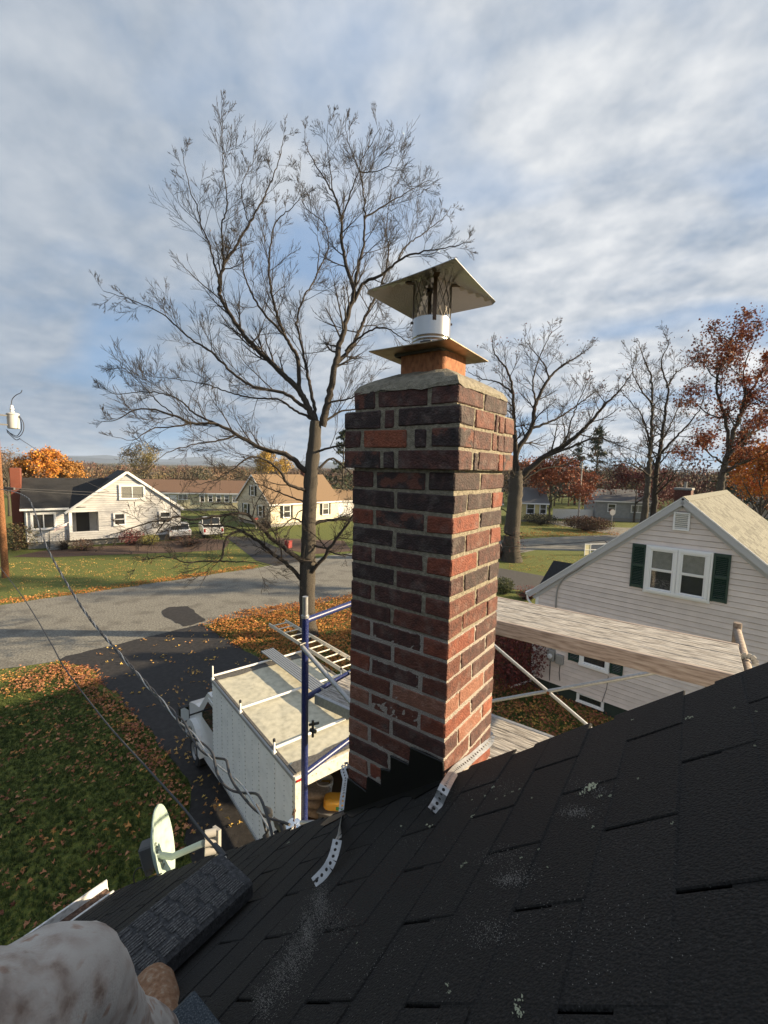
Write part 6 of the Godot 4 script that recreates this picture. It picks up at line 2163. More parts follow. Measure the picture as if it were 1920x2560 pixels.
# the white house across the street
func build_white_house() -> void:
	var o := on_y(66, 1374, 0)
	var turn := deg_to_rad(72.0)
	var h := thing("white_house", "white clapboard house with black roof and broad front gable across the street", "house", o, turn)
	var t := h.transform
	var base := 0.55
	var gx0 := loc(t, 175, 1356).x
	var gx1 := gx0 + 8.6
	var ap := loc(t, 312.7, 1184)
	var ey := loc(t, 175, 1277).y
	var apx := (gx0 + gx1) * 0.5
	var apy := ey + 3.25
	var gz := 0.25
	var wl: Material = mats["siding_white"]
	var f := MB.new()
	f.bx(Vector3(0.1, -0.3, -7.5), Vector3(gx1 - 0.1, base, -0.05))
	pmb(h, "foundation", f, mats["concrete"])
	# gabled front wing
	var g := MB.new()
	var px0 := loc(t, 188, 1285).x
	var px1 := loc(t, 247, 1327).x
	var py0 := loc(t, 188, 1329).y
	var py1 := ey - 0.12
	g.prism(PackedVector2Array([Vector2(gx0, base), Vector2(gx1, base), Vector2(gx1, ey), Vector2(apx, apy), Vector2(gx0, ey), Vector2(gx0, py1), Vector2(px1, py1), Vector2(px1, py0), Vector2(gx0, py0)]), Transform3D(Basis(), Vector3(0, 0, gz - 0.2)), 0.19)
	g.prism(PackedVector2Array([Vector2(gx0, base), Vector2(gx1, base), Vector2(gx1, ey), Vector2(apx, apy), Vector2(gx0, ey)]), Transform3D(Basis(), Vector3(0, 0, -7.4)), 5.7)
	g.bx(Vector3(px1, base, -1.9), Vector3(gx1, ey, gz - 0.2))
	g.bx(Vector3(gx0, base, -1.8), Vector3(px1, base + 0.1, gz - 0.2))
	pmb(h, "wall", g, wl)
	var po := MB.new()
	po.bx(Vector3(gx0, py0, gz - 0.15), Vector3(gx0 + 0.22, py1, gz + 0.02))
	pmb(h, "porch_post", po, mats["trim_white"])
	var dr := MB.new()
	dr.bevel(Transform3D(Basis(), Vector3(gx0 + 1.0, base + 1.15, -1.68)), Vector3(0.95, 2.1, 0.06), 0.01)
	pmb(h, "door", dr, mats["room_dark"])
	# boards on the gable, split round the porch opening
	boards(h, gx0, gx1, base, py0, 0.19, gz - 0.01, wl)
	boards(h, px1, gx1, py0 + 0.01, py1, 0.19, gz - 0.01, wl)
	boards(h, gx0, gx1, py1 + 0.01, apy - 0.06, 0.19, gz - 0.01, wl, apx, (apy - ey) / ((gx1 - gx0) * 0.5), ey)
	# left wing
	var l := MB.new()
	l.bx(Vector3(0, base, -6.6), Vector3(gx0, ey + 0.25, 0.0))
	pmb(h, "wall", l, wl)
	boards(h, 0, gx0 - 0.02, base, ey + 0.2, 0.19, 0.0, wl)
	# roofs
	var rise := (apy - ey)
	var hw := (gx1 - gx0) * 0.5
	for s: float in [-1.0, 1.0]:
		var m := MB.new()
		var sl := rise / hw
		var a := Vector3(apx, apy + 0.14, gz + 0.22)
		var b := Vector3(apx + s * (hw + 0.25), apy + 0.14 - sl * (hw + 0.25), gz + 0.22)
		var d := Vector3(0, 0, -8.0)
		var dn := Vector3(0, -0.13, 0)
		if s > 0: m.quad(a, b, b + d, a + d)
		else: m.quad(a, a + d, b + d, b)
		if s > 0: m.quad(a + dn, a + d + dn, b + d + dn, b + dn)
		else: m.quad(a + dn, b + dn, b + d + dn, a + d + dn)
		m.quad(b, b + dn, b + d + dn, b + d) if s > 0 else m.quad(b, b + d, b + d + dn, b + dn)
		pmb(h, "roof_slope", m, mats["roof_black"])
		var rk := MB.new()
		rk.beam(a + Vector3(0, -0.10, 0.014), b + Vector3(0, -0.10, 0.014), 0.024, 0.2)
		pmb(h, "rake_board", rk, mats["trim_white"])
	var lr := MB.new()
	var re := ey + 0.30
	var rr := re + 2.35
	var e0 := Vector3(-0.25, re, 0.35)
	var e1 := Vector3(gx0 + 1.2, re, 0.35)
	var r0 := Vector3(-0.25, rr, -3.3)
	var r1 := Vector3(apx, rr, -3.3)
	lr.quad(e0, e1, r1, r0)
	lr.quad(r0, r1, Vector3(apx, re, -6.95), Vector3(-0.25, re, -6.95))
	lr.tri(Vector3(-0.2, re, 0.0), Vector3(-0.2, rr - 0.05, -3.3), Vector3(-0.2, re, -6.6))
	pmb(h, "roof_slope", lr, mats["roof_black"])
	var lt := MB.new()
	lt.bx(Vector3(-0.25, re - 0.16, 0.33), Vector3(gx0 + 0.05, re + 0.0, 0.45))
	lt.rod(Vector3(0.12, base, 0.10), Vector3(0.12, re - 0.15, 0.10), 0.05, 8)
	pmb(h, "gutter", lt, mats["trim_white"])
	shingle_slope(h, Transform3D(Basis(Vector3(1, 0, 0), Vector3(0, 3.65, 2.35).normalized(), Vector3(0, 2.35, -3.65).normalized()), e0), gx0 + 1.1, 4.3, 0.2, 0.6, mats["roof_black"])
	# windows
	var w0 := loc(t, 81, 1286)
	var w1 := loc(t, 137, 1319)
	window(h, Vector3((w0.x + w1.x) * 0.5, (w0.y + w1.y) * 0.5, 0.135), w1.x - w0.x, w0.y - w1.y, {"cols": 2, "double": false, "trim": 0.14})
	var u0 := loc(t, 288, 1220)
	var u1 := loc(t, 333.5, 1246)
	window(h, Vector3(apx + 0.35, (u0.y + u1.y) * 0.5 + 0.1, gz + 0.125), 1.75, 1.05, {"cols": 2, "double": false, "trim": 0.14, "shade": 1})
	window(h, Vector3(px1 + 1.55, ey - 0.85, gz + 0.125), 0.75, 0.95, {"trim": 0.1})
	window(h, Vector3(gx1 - 1.35, ey - 0.85, gz + 0.125), 0.85, 0.95, {"trim": 0.1})
	var vl := MB.new()
	vl.prism(PackedVector2Array([Vector2(-0.55, 0), Vector2(0.55, 0), Vector2(0, 0.45)]), Transform3D(Basis(), Vector3(apx, apy - 0.68, gz)), 0.075)
	pmb(h, "gable_vent", vl, mats["trim_grey"])
	# steps with an iron railing
	var stp := MB.new()
	var sx := gx0 - 0.75
	for k in 3: stp.bx(Vector3(sx - 0.6, -0.1, 0.05), Vector3(sx + 0.6, base - k * 0.18, 0.55 + k * 0.3))
	pmb(h, "steps", stp, mats["concrete"])
	var ra := MB.new()
	for s: float in [-0.58, 0.58]:
		ra.rod(Vector3(sx + s, base + 0.9, 0.1), Vector3(sx + s, base + 0.45, 1.2), 0.02, 6)
		for k in 8:
			var zz := 0.12 + k * 0.15
			ra.rod(Vector3(sx + s, base - 0.18 * (k / 3.0), zz), Vector3(sx + s, base + 0.9 - 0.41 * (zz - 0.1), zz), 0.012, 5)
	pmb(h, "railing", ra, mats["black_plastic"])
	# brick chimney on the end wall
	var ch := MB.new()
	ch.bevel(Transform3D(Basis(), Vector3(-0.55, 3.2, -2.6)), Vector3(0.7, 6.6, 1.3), 0.03)
	pmb(h, "chimney", ch, mats["brick_red"])
	# flag on a slanted pole
	var fp := h.transform * Vector3(gx0 + 0.1, py1 - 0.75, gz + 0.1)
	var fl := thing("flag", "striped flag drooping from a slanted staff at the white house's porch", "flag", fp, turn)
	var q0 := loc(t, 190, 1299) - Vector3(gx0 + 0.1, py1 - 0.75, 0)
	var st := MB.new()
	st.rod(Vector3(0, 0.0, 0), Vector3(-1.1, -0.45, 0.6), 0.018, 6)
	pmb(fl, "staff", st, mats["trim_white"])
	for k in 7:
		var m := MB.new()
		var a := Vector3(-0.25, -0.11 - 0.025 * k, 0.14)
		var b := Vector3(-1.08, -0.45 - 0.035 * k, 0.59)
		m.quad(a, b, b + Vector3(0, -0.035, 0.01), a + Vector3(0, -0.025, 0.01))
		pmb(fl, "stripe", m, mats["flag_red"] if k % 2 == 0 else mats["trim_white"])

func build_pole() -> void:
	var p := thing("utility_pole", "tall brown wooden utility pole with a grey transformer beside the white house's lawn", "utility pole", pole_at)
	var top := at_depth(16, 970, (pole_at - EYE).dot(-cam_basis.z)).y
	var m := MB.new()
	m.rod(Vector3.ZERO, Vector3(0, top, 0), 0.19, 14, 0.14)
	pmb(p, "post", m, mats["pole_wood"])
	var d := (pole_at - EYE).dot(-cam_basis.z) - 0.1
	var tc := at_depth(33, 1053, d) - pole_at
	var tr := MB.new()
	tr.lathe([Vector2(0.0, -0.45), Vector2(0.27, -0.45), Vector2(0.30, -0.42), Vector2(0.30, 0.36), Vector2(0.33, 0.38), Vector2(0.33, 0.44), Vector2(0.27, 0.48), Vector2(0.0, 0.55)], 22, Transform3D(Basis(), tc))
	var to := pmb(p, "transformer", tr, mats["transformer_grey"])
	var bs := MB.new()
	bs.lathe([Vector2(0.08, 0.5), Vector2(0.12, 0.58), Vector2(0.08, 0.66), Vector2(0.12, 0.74), Vector2(0.08, 0.82), Vector2(0.07, 0.95), Vector2(0.0, 0.98)], 14, Transform3D(Basis(), tc + Vector3(-0.12, 0, 0)))
	pmb(to, "bushing", bs, mats["trim_white"])
	var br := MB.new()
	br.beam(Vector3(0, tc.y + 0.3, 0), Vector3(tc.x, tc.y + 0.3, tc.z), 0.08, 0.08)
	br.beam(Vector3(0, tc.y - 0.25, 0), Vector3(tc.x, tc.y - 0.25, tc.z), 0.08, 0.08)
	pmb(p, "bracket", br, mats["bracket_dark"])
	var xa := MB.new()
	var yb := at_depth(20, 1222, d).y
	xa.beam(at_depth(-2, 1219, d) - pole_at, at_depth(36, 1222, d) - pole_at, 0.12, 0.14)
	pmb(p, "crossarm", xa, mats["bracket_dark"])
	var ins := MB.new()
	ins.lathe([Vector2(0.06, 0), Vector2(0.09, 0.08), Vector2(0.05, 0.14), Vector2(0.08, 0.22), Vector2(0.0, 0.28)], 12, Transform3D(Basis(), Vector3(0.1, top - 0.05, 0)))
	pmb(p, "insulator", ins, mats["trim_white"])
	for e in [[[27, 1028], [30, 1000], [40, 988], [52, 982], [55, 975]], [[46, 1041], [52, 1052], [54, 1072], [48, 1084], [40, 1090], [18, 1078]], [[48, 1040], [58, 1056], [59, 1075], [50, 1090], [36, 1092], [16, 1074]], [[18, 1080], [36, 1097], [42, 1100], [50, 1096]]]:
		var pts := []
		for q in e: pts.append(at_depth(q[0], q[1], d) - pole_at)
		var w := MB.new()
		w.tube(spline(pts, 0.1), PackedFloat32Array([0.022]), 5)
		pmb(p, "jumper_wire", w, mats["cable_black"])
	# line wires running on down the street
	for e in [["upper bare wire from the utility pole down the street", [[20, 1220], [300, 1234], [560, 1248], [900, 1252], [1100, 1252]], 95.0], ["lower bare wire from the utility pole down the street", [[20, 1224], [300, 1242], [560, 1256], [900, 1258], [1100, 1257]], 95.0], ["slanting wire from the utility pole over the white house", [[48, 1096], [115, 1140], [190, 1192], [300, 1238], [420, 1268]], 52.0]]:
		var a: Array = e[1]
		var p0 := at_depth(a[0][0], a[0][1], d)
		var p1 := at_depth(a[4][0], a[4][1], e[2])
		var pts := []
		for q in a: pts.append(in_plane(p0, p1, q[0], q[1]) - p0)
		var t := thing("line_wire", e[0], "wire", p0)
		var w := MB.new()
		w.tube(spline(pts, 0.5), PackedFloat32Array([0.016]), 5)
		pmb(t, "strand", w, mats["cable_black"])

func car(label: String, at: Vector3, turn: float, kind: String, m: Material, group := "") -> void:
	# local x forward
	var c := thing("pickup_truck" if kind == "pickup" else "parked_car", label, "pickup" if kind == "pickup" else "car", at, turn, group)
	var L := 5.4 if kind == "pickup" else 4.5
	var W := 1.85
	var b := MB.new()
	var prof: PackedVector2Array
	if kind == "pickup":
		prof = PackedVector2Array([Vector2(-2.7, 0.5), Vector2(-2.7, 1.15), Vector2(-0.55, 1.15), Vector2(-0.55, 1.2), Vector2(1.0, 1.2), Vector2(2.4, 1.12), Vector2(2.65, 0.9), Vector2(2.7, 0.5), Vector2(2.3, 0.38), Vector2(-2.3, 0.42)])
	else:
		prof = PackedVector2Array([Vector2(-2.2, 0.5), Vector2(-2.25, 0.9), Vector2(-1.9, 0.98), Vector2(1.0, 0.98), Vector2(2.0, 0.85), Vector2(2.25, 0.6), Vector2(2.2, 0.35), Vector2(-2.0, 0.35)])
	b.prism(prof, Transform3D(Basis(), Vector3(0, 0, -W / 2)), W)
	pmb(c, "body", b, m)
	var cabp := PackedVector2Array([Vector2(-0.5, 1.18), Vector2(-0.4, 1.82), Vector2(0.55, 1.82), Vector2(1.15, 1.18)]) if kind == "pickup" else PackedVector2Array([Vector2(-1.75, 0.96), Vector2(-1.1, 1.42), Vector2(0.2, 1.44), Vector2(1.05, 0.96)])
	var cb := MB.new()
	cb.prism(cabp, Transform3D(Basis(), Vector3(0, 0, -W / 2 + 0.14)), W - 0.28)
	var co := pmb(c, "cabin", cb, mats["glass_dark"])
	var rf := MB.new()
	rf.bevel(Transform3D(Basis(), Vector3((cabp[1].x + cabp[2].x) * 0.5, cabp[1].y + 0.015, 0)), Vector3(cabp[2].x - cabp[1].x + 0.08, 0.06, W - 0.26), 0.02)
	for z: float in [-W / 2 + 0.13, W / 2 - 0.13]:
		for e in [[0, 1], [3, 2]]:
			rf.beam(Vector3(cabp[e[0]].x, cabp[e[0]].y, z), Vector3(cabp[e[1]].x, cabp[e[1]].y, z), 0.05, 0.07)
	pmb(co, "roof", rf, m)
	if kind == "pickup":
		var bed := MB.new()
		bed.bx(Vector3(-2.6, 1.10, -W / 2 + 0.1), Vector3(-0.65, 1.16, W / 2 - 0.1))
		pmb(c, "bed_liner", bed, mats["black_plastic"])
	for x: float in [-L * 0.30, L * 0.31]:
		for z: float in [-W / 2 + 0.1, W / 2 - 0.1]:
			var w := MB.new()
			w.lathe([Vector2(0.0, -0.1), Vector2(0.30, -0.1), Vector2(0.34, -0.07), Vector2(0.34, 0.07), Vector2(0.30, 0.1), Vector2(0.0, 0.1)], 18, Transform3D(Basis(Vector3.RIGHT, PI / 2), Vector3(x, 0.34, z)))
			pmb(c, "wheel", w, mats["rubber"])
	for z: float in [-W / 2 + 0.14, W / 2 - 0.14]:
		var tl := MB.new()
		tl.bevel(Transform3D(Basis(), Vector3(-L / 2 + (0.0 if kind == "pickup" else 0.03), 0.88, z)), Vector3(0.04, 0.34 if kind == "pickup" else 0.15, 0.16), 0.01)
		pmb(c, "tail_light", tl, mats["red_lens"])
		var hl := MB.new()
		hl.bevel(Transform3D(Basis(), Vector3(L / 2 - 0.08, 0.75, z)), Vector3(0.1, 0.16, 0.3), 0.02)
		pmb(c, "headlight", hl, mats["glass_clear"])

func yaw_to(d: Vector3) -> float:      # rotation that turns local +x onto d
	return atan2(-d.z, d.x)

func build_far_houses() -> void:
	# cream cape with a brown roof: its left end and front seen
	var near := on_y(676, 1319, 0)
	var e := on_y(837, 1303, 0)
	var dx := (e - near).normalized()
	var ct := yaw_to(dx)
	gable_house("cape_house", "cream cape house with tan roof and dark shutters behind the big bare tree", near, ct, 10.5, 7.2, 2.5, 3.1, mats["siding_cream"], mats["roof_tan"], [[0, 2.2, 1.75, 0.9, 1.4, 1, true], [0, 8.2, 1.75, 0.9, 1.4, 1, true], [1, 1.9, 1.75, 0.8, 1.3, 1, true], [1, 5.2, 1.75, 0.8, 1.3, 1, true], [1, 3.6, 4.1, 0.75, 1.1, 1, true]], {"lap": 0.2, "doors": [[5.2, 1.0, 2.1, mats["trim_white"]]], "chimney": [7.6, -3.6, 0.7]})
	# low ranch
	var ra := on_y(385, 1276, 0)
	var rb := on_y(560, 1277, 0)
	gable_house("ranch_house", "long pale yellow ranch house with low brown roof beyond the white house", ra - (rb - ra).normalized() * 4.0, yaw_to((rb - ra).normalized()), 17.0, 8.0, 2.5, 1.7, mats["siding_yellow_pale"], mats["roof_brown"], [[0, 5.5, 2.1, 1.2, 0.7, 2, false], [0, 8.2, 2.1, 1.2, 0.7, 2, false], [0, 11.0, 1.9, 0.6, 1.0, 1, false], [0, 12.2, 1.9, 0.6, 1.0, 1, false], [0, 13.4, 1.9, 0.6, 1.0, 1, false], [0, 14.6, 1.9, 0.6, 1.0, 1, false], [0, 15.8, 1.9, 0.6, 1.0, 1, false]], {"base": 0.3, "doors": [[6.8, 1.0, 2.05, mats["trim_white"]]]})
	# garage beside the cape
	var ga := on_y(832, 1294, 0)
	var gg := gable_house("garage", "small white garage with a row of door lights beside the cape house", ga, ct - 0.2, 4.5, 5.0, 2.4, 1.3, mats["siding_white"], mats["roof_tan"], [], {"base": 0.1, "doors": [[1.6, 2.6, 2.1, mats["trim_white"]]]})
	# yellow house on the right
	var ya := on_y(1290, 1303, 0)
	var yb := on_y(1365, 1306, 0)
	var yt := yaw_to((yb - ya).normalized())
	gable_house("yellow_house", "small yellow house seen past the bare tree's trunk down the street", ya, yt, ya.distance_to(yb), 7.0, 2.5, 1.9, mats["siding_yellow"], mats["roof_slate"], [[0, 1.9, 1.9, 1.0, 1.4, 1, false], [0, 3.6, 1.9, 0.8, 1.3, 1, false]], {"base": 0.3})
	# blue-grey ranch
	var za := on_y(1487, 1301, 0)
	var zb := on_y(1600, 1306, 0)
	gable_house("grey_house", "blue-grey ranch house with low slate roof behind the white fence", za, yaw_to((zb - za).normalized()), za.distance_to(zb) + 2.0, 7.5, 2.6, 1.5, mats["siding_bluegrey"], mats["roof_slate"], [[0, 2.2, 2.0, 1.0, 1.1, 1, false], [0, 6.2, 2.0, 2.6, 1.0, 3, false]], {"base": 0.5})
	# dark red house behind the bare tree
	var da := on_y(1120, 1305, 0)
	gable_house("brown_house", "dark brown house half hidden behind the bare tree right of the chimney", da, yt, 7.0, 7.0, 2.6, 2.2, mats["siding_brown"], mats["roof_black"], [[0, 2.0, 1.9, 1.0, 1.2, 1, false], [0, 5.0, 1.9, 1.0, 1.2, 1, false]], {"base": 0.3})
	# long low white building past the neighbour's roof
	var wa := on_y(1870, 1296, 0)
	var wb := on_y(2100, 1302, 0)
	gable_house("low_building", "long low pale building past the neighbour's roof", wa, yaw_to((wb - wa).normalized()), wa.distance_to(wb), 9.0, 2.4, 1.2, mats["siding_grey"], mats["roof_slate"], [[0, 3.0, 1.9, 2.0, 0.9, 2, false]], {"base": 0.2})
	# white picket fence in front of the grey house
	var fa := on_y(1381, 1297, 0)
	var fb := on_y(1489, 1299, 0)
	var fd := (fb - fa).normalized()
	var fl := fa.distance_to(fb)
	var fe := thing("white_fence", "white board fence between the maple and the blue-grey house", "fence", fa, yaw_to(fd))
	var np := int(fl / 0.19)
	for k in np:
		var m := MB.new()
		m.bx(Vector3(k * 0.19, 0.05, -0.01), Vector3(k * 0.19 + 0.17, 1.55, 0.012))
		pmb(fe, "board", m, mats["trim_white"])
	for y: float in [0.4, 1.25]:
		var m := MB.new()
		m.bx(Vector3(0, y, -0.06), Vector3(fl, y + 0.09, -0.011))
		pmb(fe, "rail", m, mats["trim_white"])
	# cars
	var cp := on_y(527, 1338, 0)
	car("white pickup truck with red tail lights parked on the driveway across the street", cp, yaw_to(Vector3(-0.88, 0, -0.45)), "pickup", mats["car_white"])
	car("white car parked against the white house's end", on_y(446, 1343, 0), yaw_to(Vector3(-0.9, 0, -0.4)), "car", mats["car_white"])
	car("grey car standing under the ranch house's carport", on_y(572, 1273, 0), yaw_to(Vector3(0.85, 0, -0.5)), "car", mats["car_grey"])
	car("white pickup standing beside the grey car at the ranch house", on_y(596, 1273, 0), yaw_to(Vector3(0.85, 0, -0.5)), "pickup", mats["car_white"])
	car("dark blue car parked under the orange tree", on_y(1890, 1280, 0), yaw_to(Vector3(1, 0, 0.1)), "car", mats["car_dark"])
	# stop sign from behind, slim post, red bin, white frame
	var sp := on_y(1528, 1325, 0)
	var s := thing("stop_sign", "octagonal stop sign seen from behind on a thin post", "sign", sp, yaw_to((on_y(1560, 1325, 0) - sp).normalized()))
	var m1 := MB.new()
	m1.bx(Vector3(-0.03, 0, -0.02), Vector3(0.03, 2.6, 0.02))
	pmb(s, "post", m1, mats["galvanized"])
	var oc := PackedVector2Array()
	for k in 8: oc.append(Vector2(cos(TAU * (k + 0.5) / 8), sin(TAU * (k + 0.5) / 8)) * 0.41)
	var m2 := MB.new()
	m2.prism(oc, Transform3D(Basis(), Vector3(0, 2.25, 0.021)), 0.006)
	pmb(s, "plate", m2, mats["galvanized"])
	var m3 := MB.new()
	m3.prism(oc, Transform3D(Basis(), Vector3(0, 2.25, -0.029)), 0.006)
	pmb(s, "face", m3, mats["red_lens"])
	var lp := thing("street_post", "thin grey wooden pole standing by the maple", "pole", on_y(1445, 1310, 0))
	var m4 := MB.new()
	m4.rod(Vector3.ZERO, Vector3(0, 8.5, 0), 0.13, 10, 0.10)
	pmb(lp, "post", m4, mats["bracket_grey"])
	var rbn := thing("recycling_bin", "small red bin at the edge of the driveway across the street", "bin", on_y(721, 1370, 0))
	var m5 := MB.new()
	m5.bevel(Transform3D(Basis(), Vector3(0, 0.3, 0)), Vector3(0.5, 0.6, 0.5), 0.05)
	pmb(rbn, "tub", m5, mats["bin_red"])
	var m6 := MB.new()
	m6.bevel(Transform3D(Basis(), Vector3(0, 0.63, 0)), Vector3(0.55, 0.06, 0.55), 0.02)
	pmb(rbn, "lid", m6, mats["bin_red"])
	var wf := thing("yard_stand", "open white frame with a pale panel standing on the neighbour's lawn", "frame", on_y(1461, 1389, 0), yaw_to((on_y(1500, 1388, 0) - on_y(1461, 1389, 0)).normalized()))
	var fr := MB.new()
	for x: float in [0.0, 0.55, 2.1]: fr.bx(Vector3(x - 0.03, 0, -0.03), Vector3(x + 0.03, 1.05, 0.03))
	for y: float in [1.0, 0.5]: fr.bx(Vector3(0.031 if y < 0.9 else -0.03, y - 0.03, -0.028), Vector3(2.06, y + 0.03, 0.028))
	pmb(wf, "frame", fr, mats["trim_white"])
	var pn := MB.new()
	pn.bx(Vector3(0.035, 0.05, -0.01), Vector3(0.515, 0.96, 0.01))
	pmb(wf, "panel", pn, mats["siding_yellow_pale"])
	var sg := thing("yard_mailbox", "red mailbox on a post at the street's far edge", "mailbox", on_y(640, 1322, 0))
	var mb := MB.new()
	mb.bx(Vector3(-0.04, 0, -0.04), Vector3(0.04, 1.0, 0.04))
	pmb(sg, "post", mb, mats["bracket_grey"])
	var mb2 := MB.new()
	mb2.bevel(Transform3D(Basis(), Vector3(0, 1.12, 0)), Vector3(0.22, 0.24, 0.5), 0.05)
	pmb(sg, "box", mb2, mats["bin_red"])

func neigh_materials() -> void:
	var p := mat("pane", Color(lin(0.03, 0.035, 0.04), 0.15), 0.04)
	p.transparency = BaseMaterial3D.TRANSPARENCY_ALPHA
	mat("shutter_dark", lin(0.02, 0.026, 0.026), 0.6)
	mat("meter_grey", lin(0.26, 0.26, 0.25), 0.6)
	tmat("sticker", ntex("sticker", noise(161, 0.05, 3), 128, [[0.0, Color(0.02, 0.02, 0.025)], [0.5, Color(0.08, 0.07, 0.075)], [0.62, Color(0.22, 0.20, 0.20)], [1.0, Color(0.3, 0.26, 0.27)]]), 3.0, 0.8)
	tmat("pole_wood", ntex("pole_wood", noise(162, 0.03, 5), 512, [[0.0, Color(0.06, 0.025, 0.012)], [0.4, Color(0.17, 0.07, 0.028)], [0.7, Color(0.26, 0.12, 0.05)], [1.0, Color(0.36, 0.24, 0.14)]], 1, 0.05), 0.9, 0.9, texs["bump_fine"], 1.5)
	mat("transformer_grey", lin(0.48, 0.49, 0.48), 0.5)
	mat("flag_red", lin(0.22, 0.04, 0.05), 0.85)
	mat("siding_yellow_pale", lin(0.62, 0.57, 0.38), 0.8)
	mat("siding_brown", lin(0.10, 0.05, 0.035), 0.85)
	mat("bin_red", lin(0.26, 0.03, 0.025), 0.5)

# ---------- trees ----------
# one branch and, recursively, its twigs. cfg: up (lift), wob, kids per level, spread
func grow(b: MB, p: Vector3, dir: Vector3, len: float, r: float, lev: int, cfg: Dictionary, tips: Array) -> void:
	var segs := 4 if lev < 2 else 3
	var pts := PackedVector3Array([p])
	var d := dir.normalized()
	var wob: float = cfg["wob"]
	var up: float = cfg["up"]
	for i in segs:
		d = (d + Vector3(rng.randfn(0, wob), rng.randfn(0, wob) + up, rng.randfn(0, wob))).normalized()
		p += d * (len / segs)
		pts.append(p)
	var rmin: float = cfg["rmin"]
	var rads := PackedFloat32Array()
	for i in segs + 1: rads.append(maxf(r * (1.0 - 0.72 * i / segs), rmin))
	b.tube(pts, rads, 5 if r > 0.025 else 3, false)
	if lev >= cfg["max"]:
		tips.append(p)
		return
	var n: int = cfg["kids"][mini(lev, cfg["kids"].size() - 1)]
	for k in n:
		var t := rng.randf_range(0.22, 1.0) if k < n - 1 else 1.0
		var f := t * segs
		var i := mini(int(f), segs - 1)
		var q := pts[i].lerp(pts[i + 1], f - i)
		var bd := (pts[i + 1] - pts[i]).normalized()
		var side := Vector3(rng.randfn(0, 1), rng.randfn(0, 1) + 0.25, rng.randfn(0, 1))
		side = (side - bd * side.dot(bd)).normalized()
		var an: float = rng.randf_range(0.45, 1.0) * cfg["spread"] if k < n - 1 else 0.25
		grow(b, q, bd * cos(an) + side * sin(an), len * rng.randf_range(0.30, 0.58) * (1.15 - 0.45 * t), maxf(lerpf(rads[i], rads[i + 1], f - i) * 0.62, rmin), lev + 1, cfg, tips)

# a limb traced through the photograph: pixels -> points at a depth that drifts from d0 to d1
func limb(b: MB, px: Array, d0: float, d1: float, r0: float, r1: float, cfg: Dictionary, tips: Array, kids := -1.0, start := 0.18) -> PackedVector3Array:
	var raw := []
	for k in px.size():
		raw.append(at_depth(px[k].x, px[k].y, lerpf(d0, d1, float(k) / (px.size() - 1))))
	var pts := spline(raw, 0.22 * cfg["scale"])
	# light irregularity
	var n := pts.size()
	for k in range(1, n - 1): pts[k] += Vector3(rng.randfn(0, 0.018), rng.randfn(0, 0.014), rng.randfn(0, 0.018)) * cfg["scale"]
	var rads := PackedFloat32Array()
	for k in n: rads.append(lerpf(r0, r1, pow(float(k) / (n - 1), 0.8)))
	if r0 > 0.2: b.bark_tube(pts, rads, 30, 0.14, noise(302, 0.5, 3))
	else: b.tube(pts, rads, 9 if r0 > 0.12 else (7 if r0 > 0.05 else 5), false)
	var dens: float = cfg["dens"] if kids < 0 else kids
	var acc := 0.0
	for k in range(1, n):
		var t := float(k) / (n - 1)
		if t < start: continue
		acc += pts[k].distance_to(pts[k - 1]) * dens
		while acc > 0.0:
			acc -= rng.randf_range(0.6, 1.4)
			var bd := (pts[k] - pts[k - 1]).normalized()
			var side := Vector3(rng.randfn(0, 1), rng.randfn(0, 1) + 0.3, rng.randfn(0, 1))
			side = (side - bd * side.dot(bd)).normalized()
			var an := rng.randf_range(0.4, 1.15)
			grow(b, pts[k], bd * cos(an) + side * sin(an), cfg["len"] * rng.randf_range(0.5, 1.15) * (1.12 - 0.85 * t), clampf(rads[k] * 0.42, cfg["rmin"], 0.06 * cfg["scale"]), 1, cfg, tips)
	return pts

func pxs(org: Vector2, sc: float, a: Array) -> Array:
	var out := []
	for k in range(0, a.size(), 2): out.append(Vector2(org.x + a[k] / sc, org.y + a[k + 1] / sc))
	return out

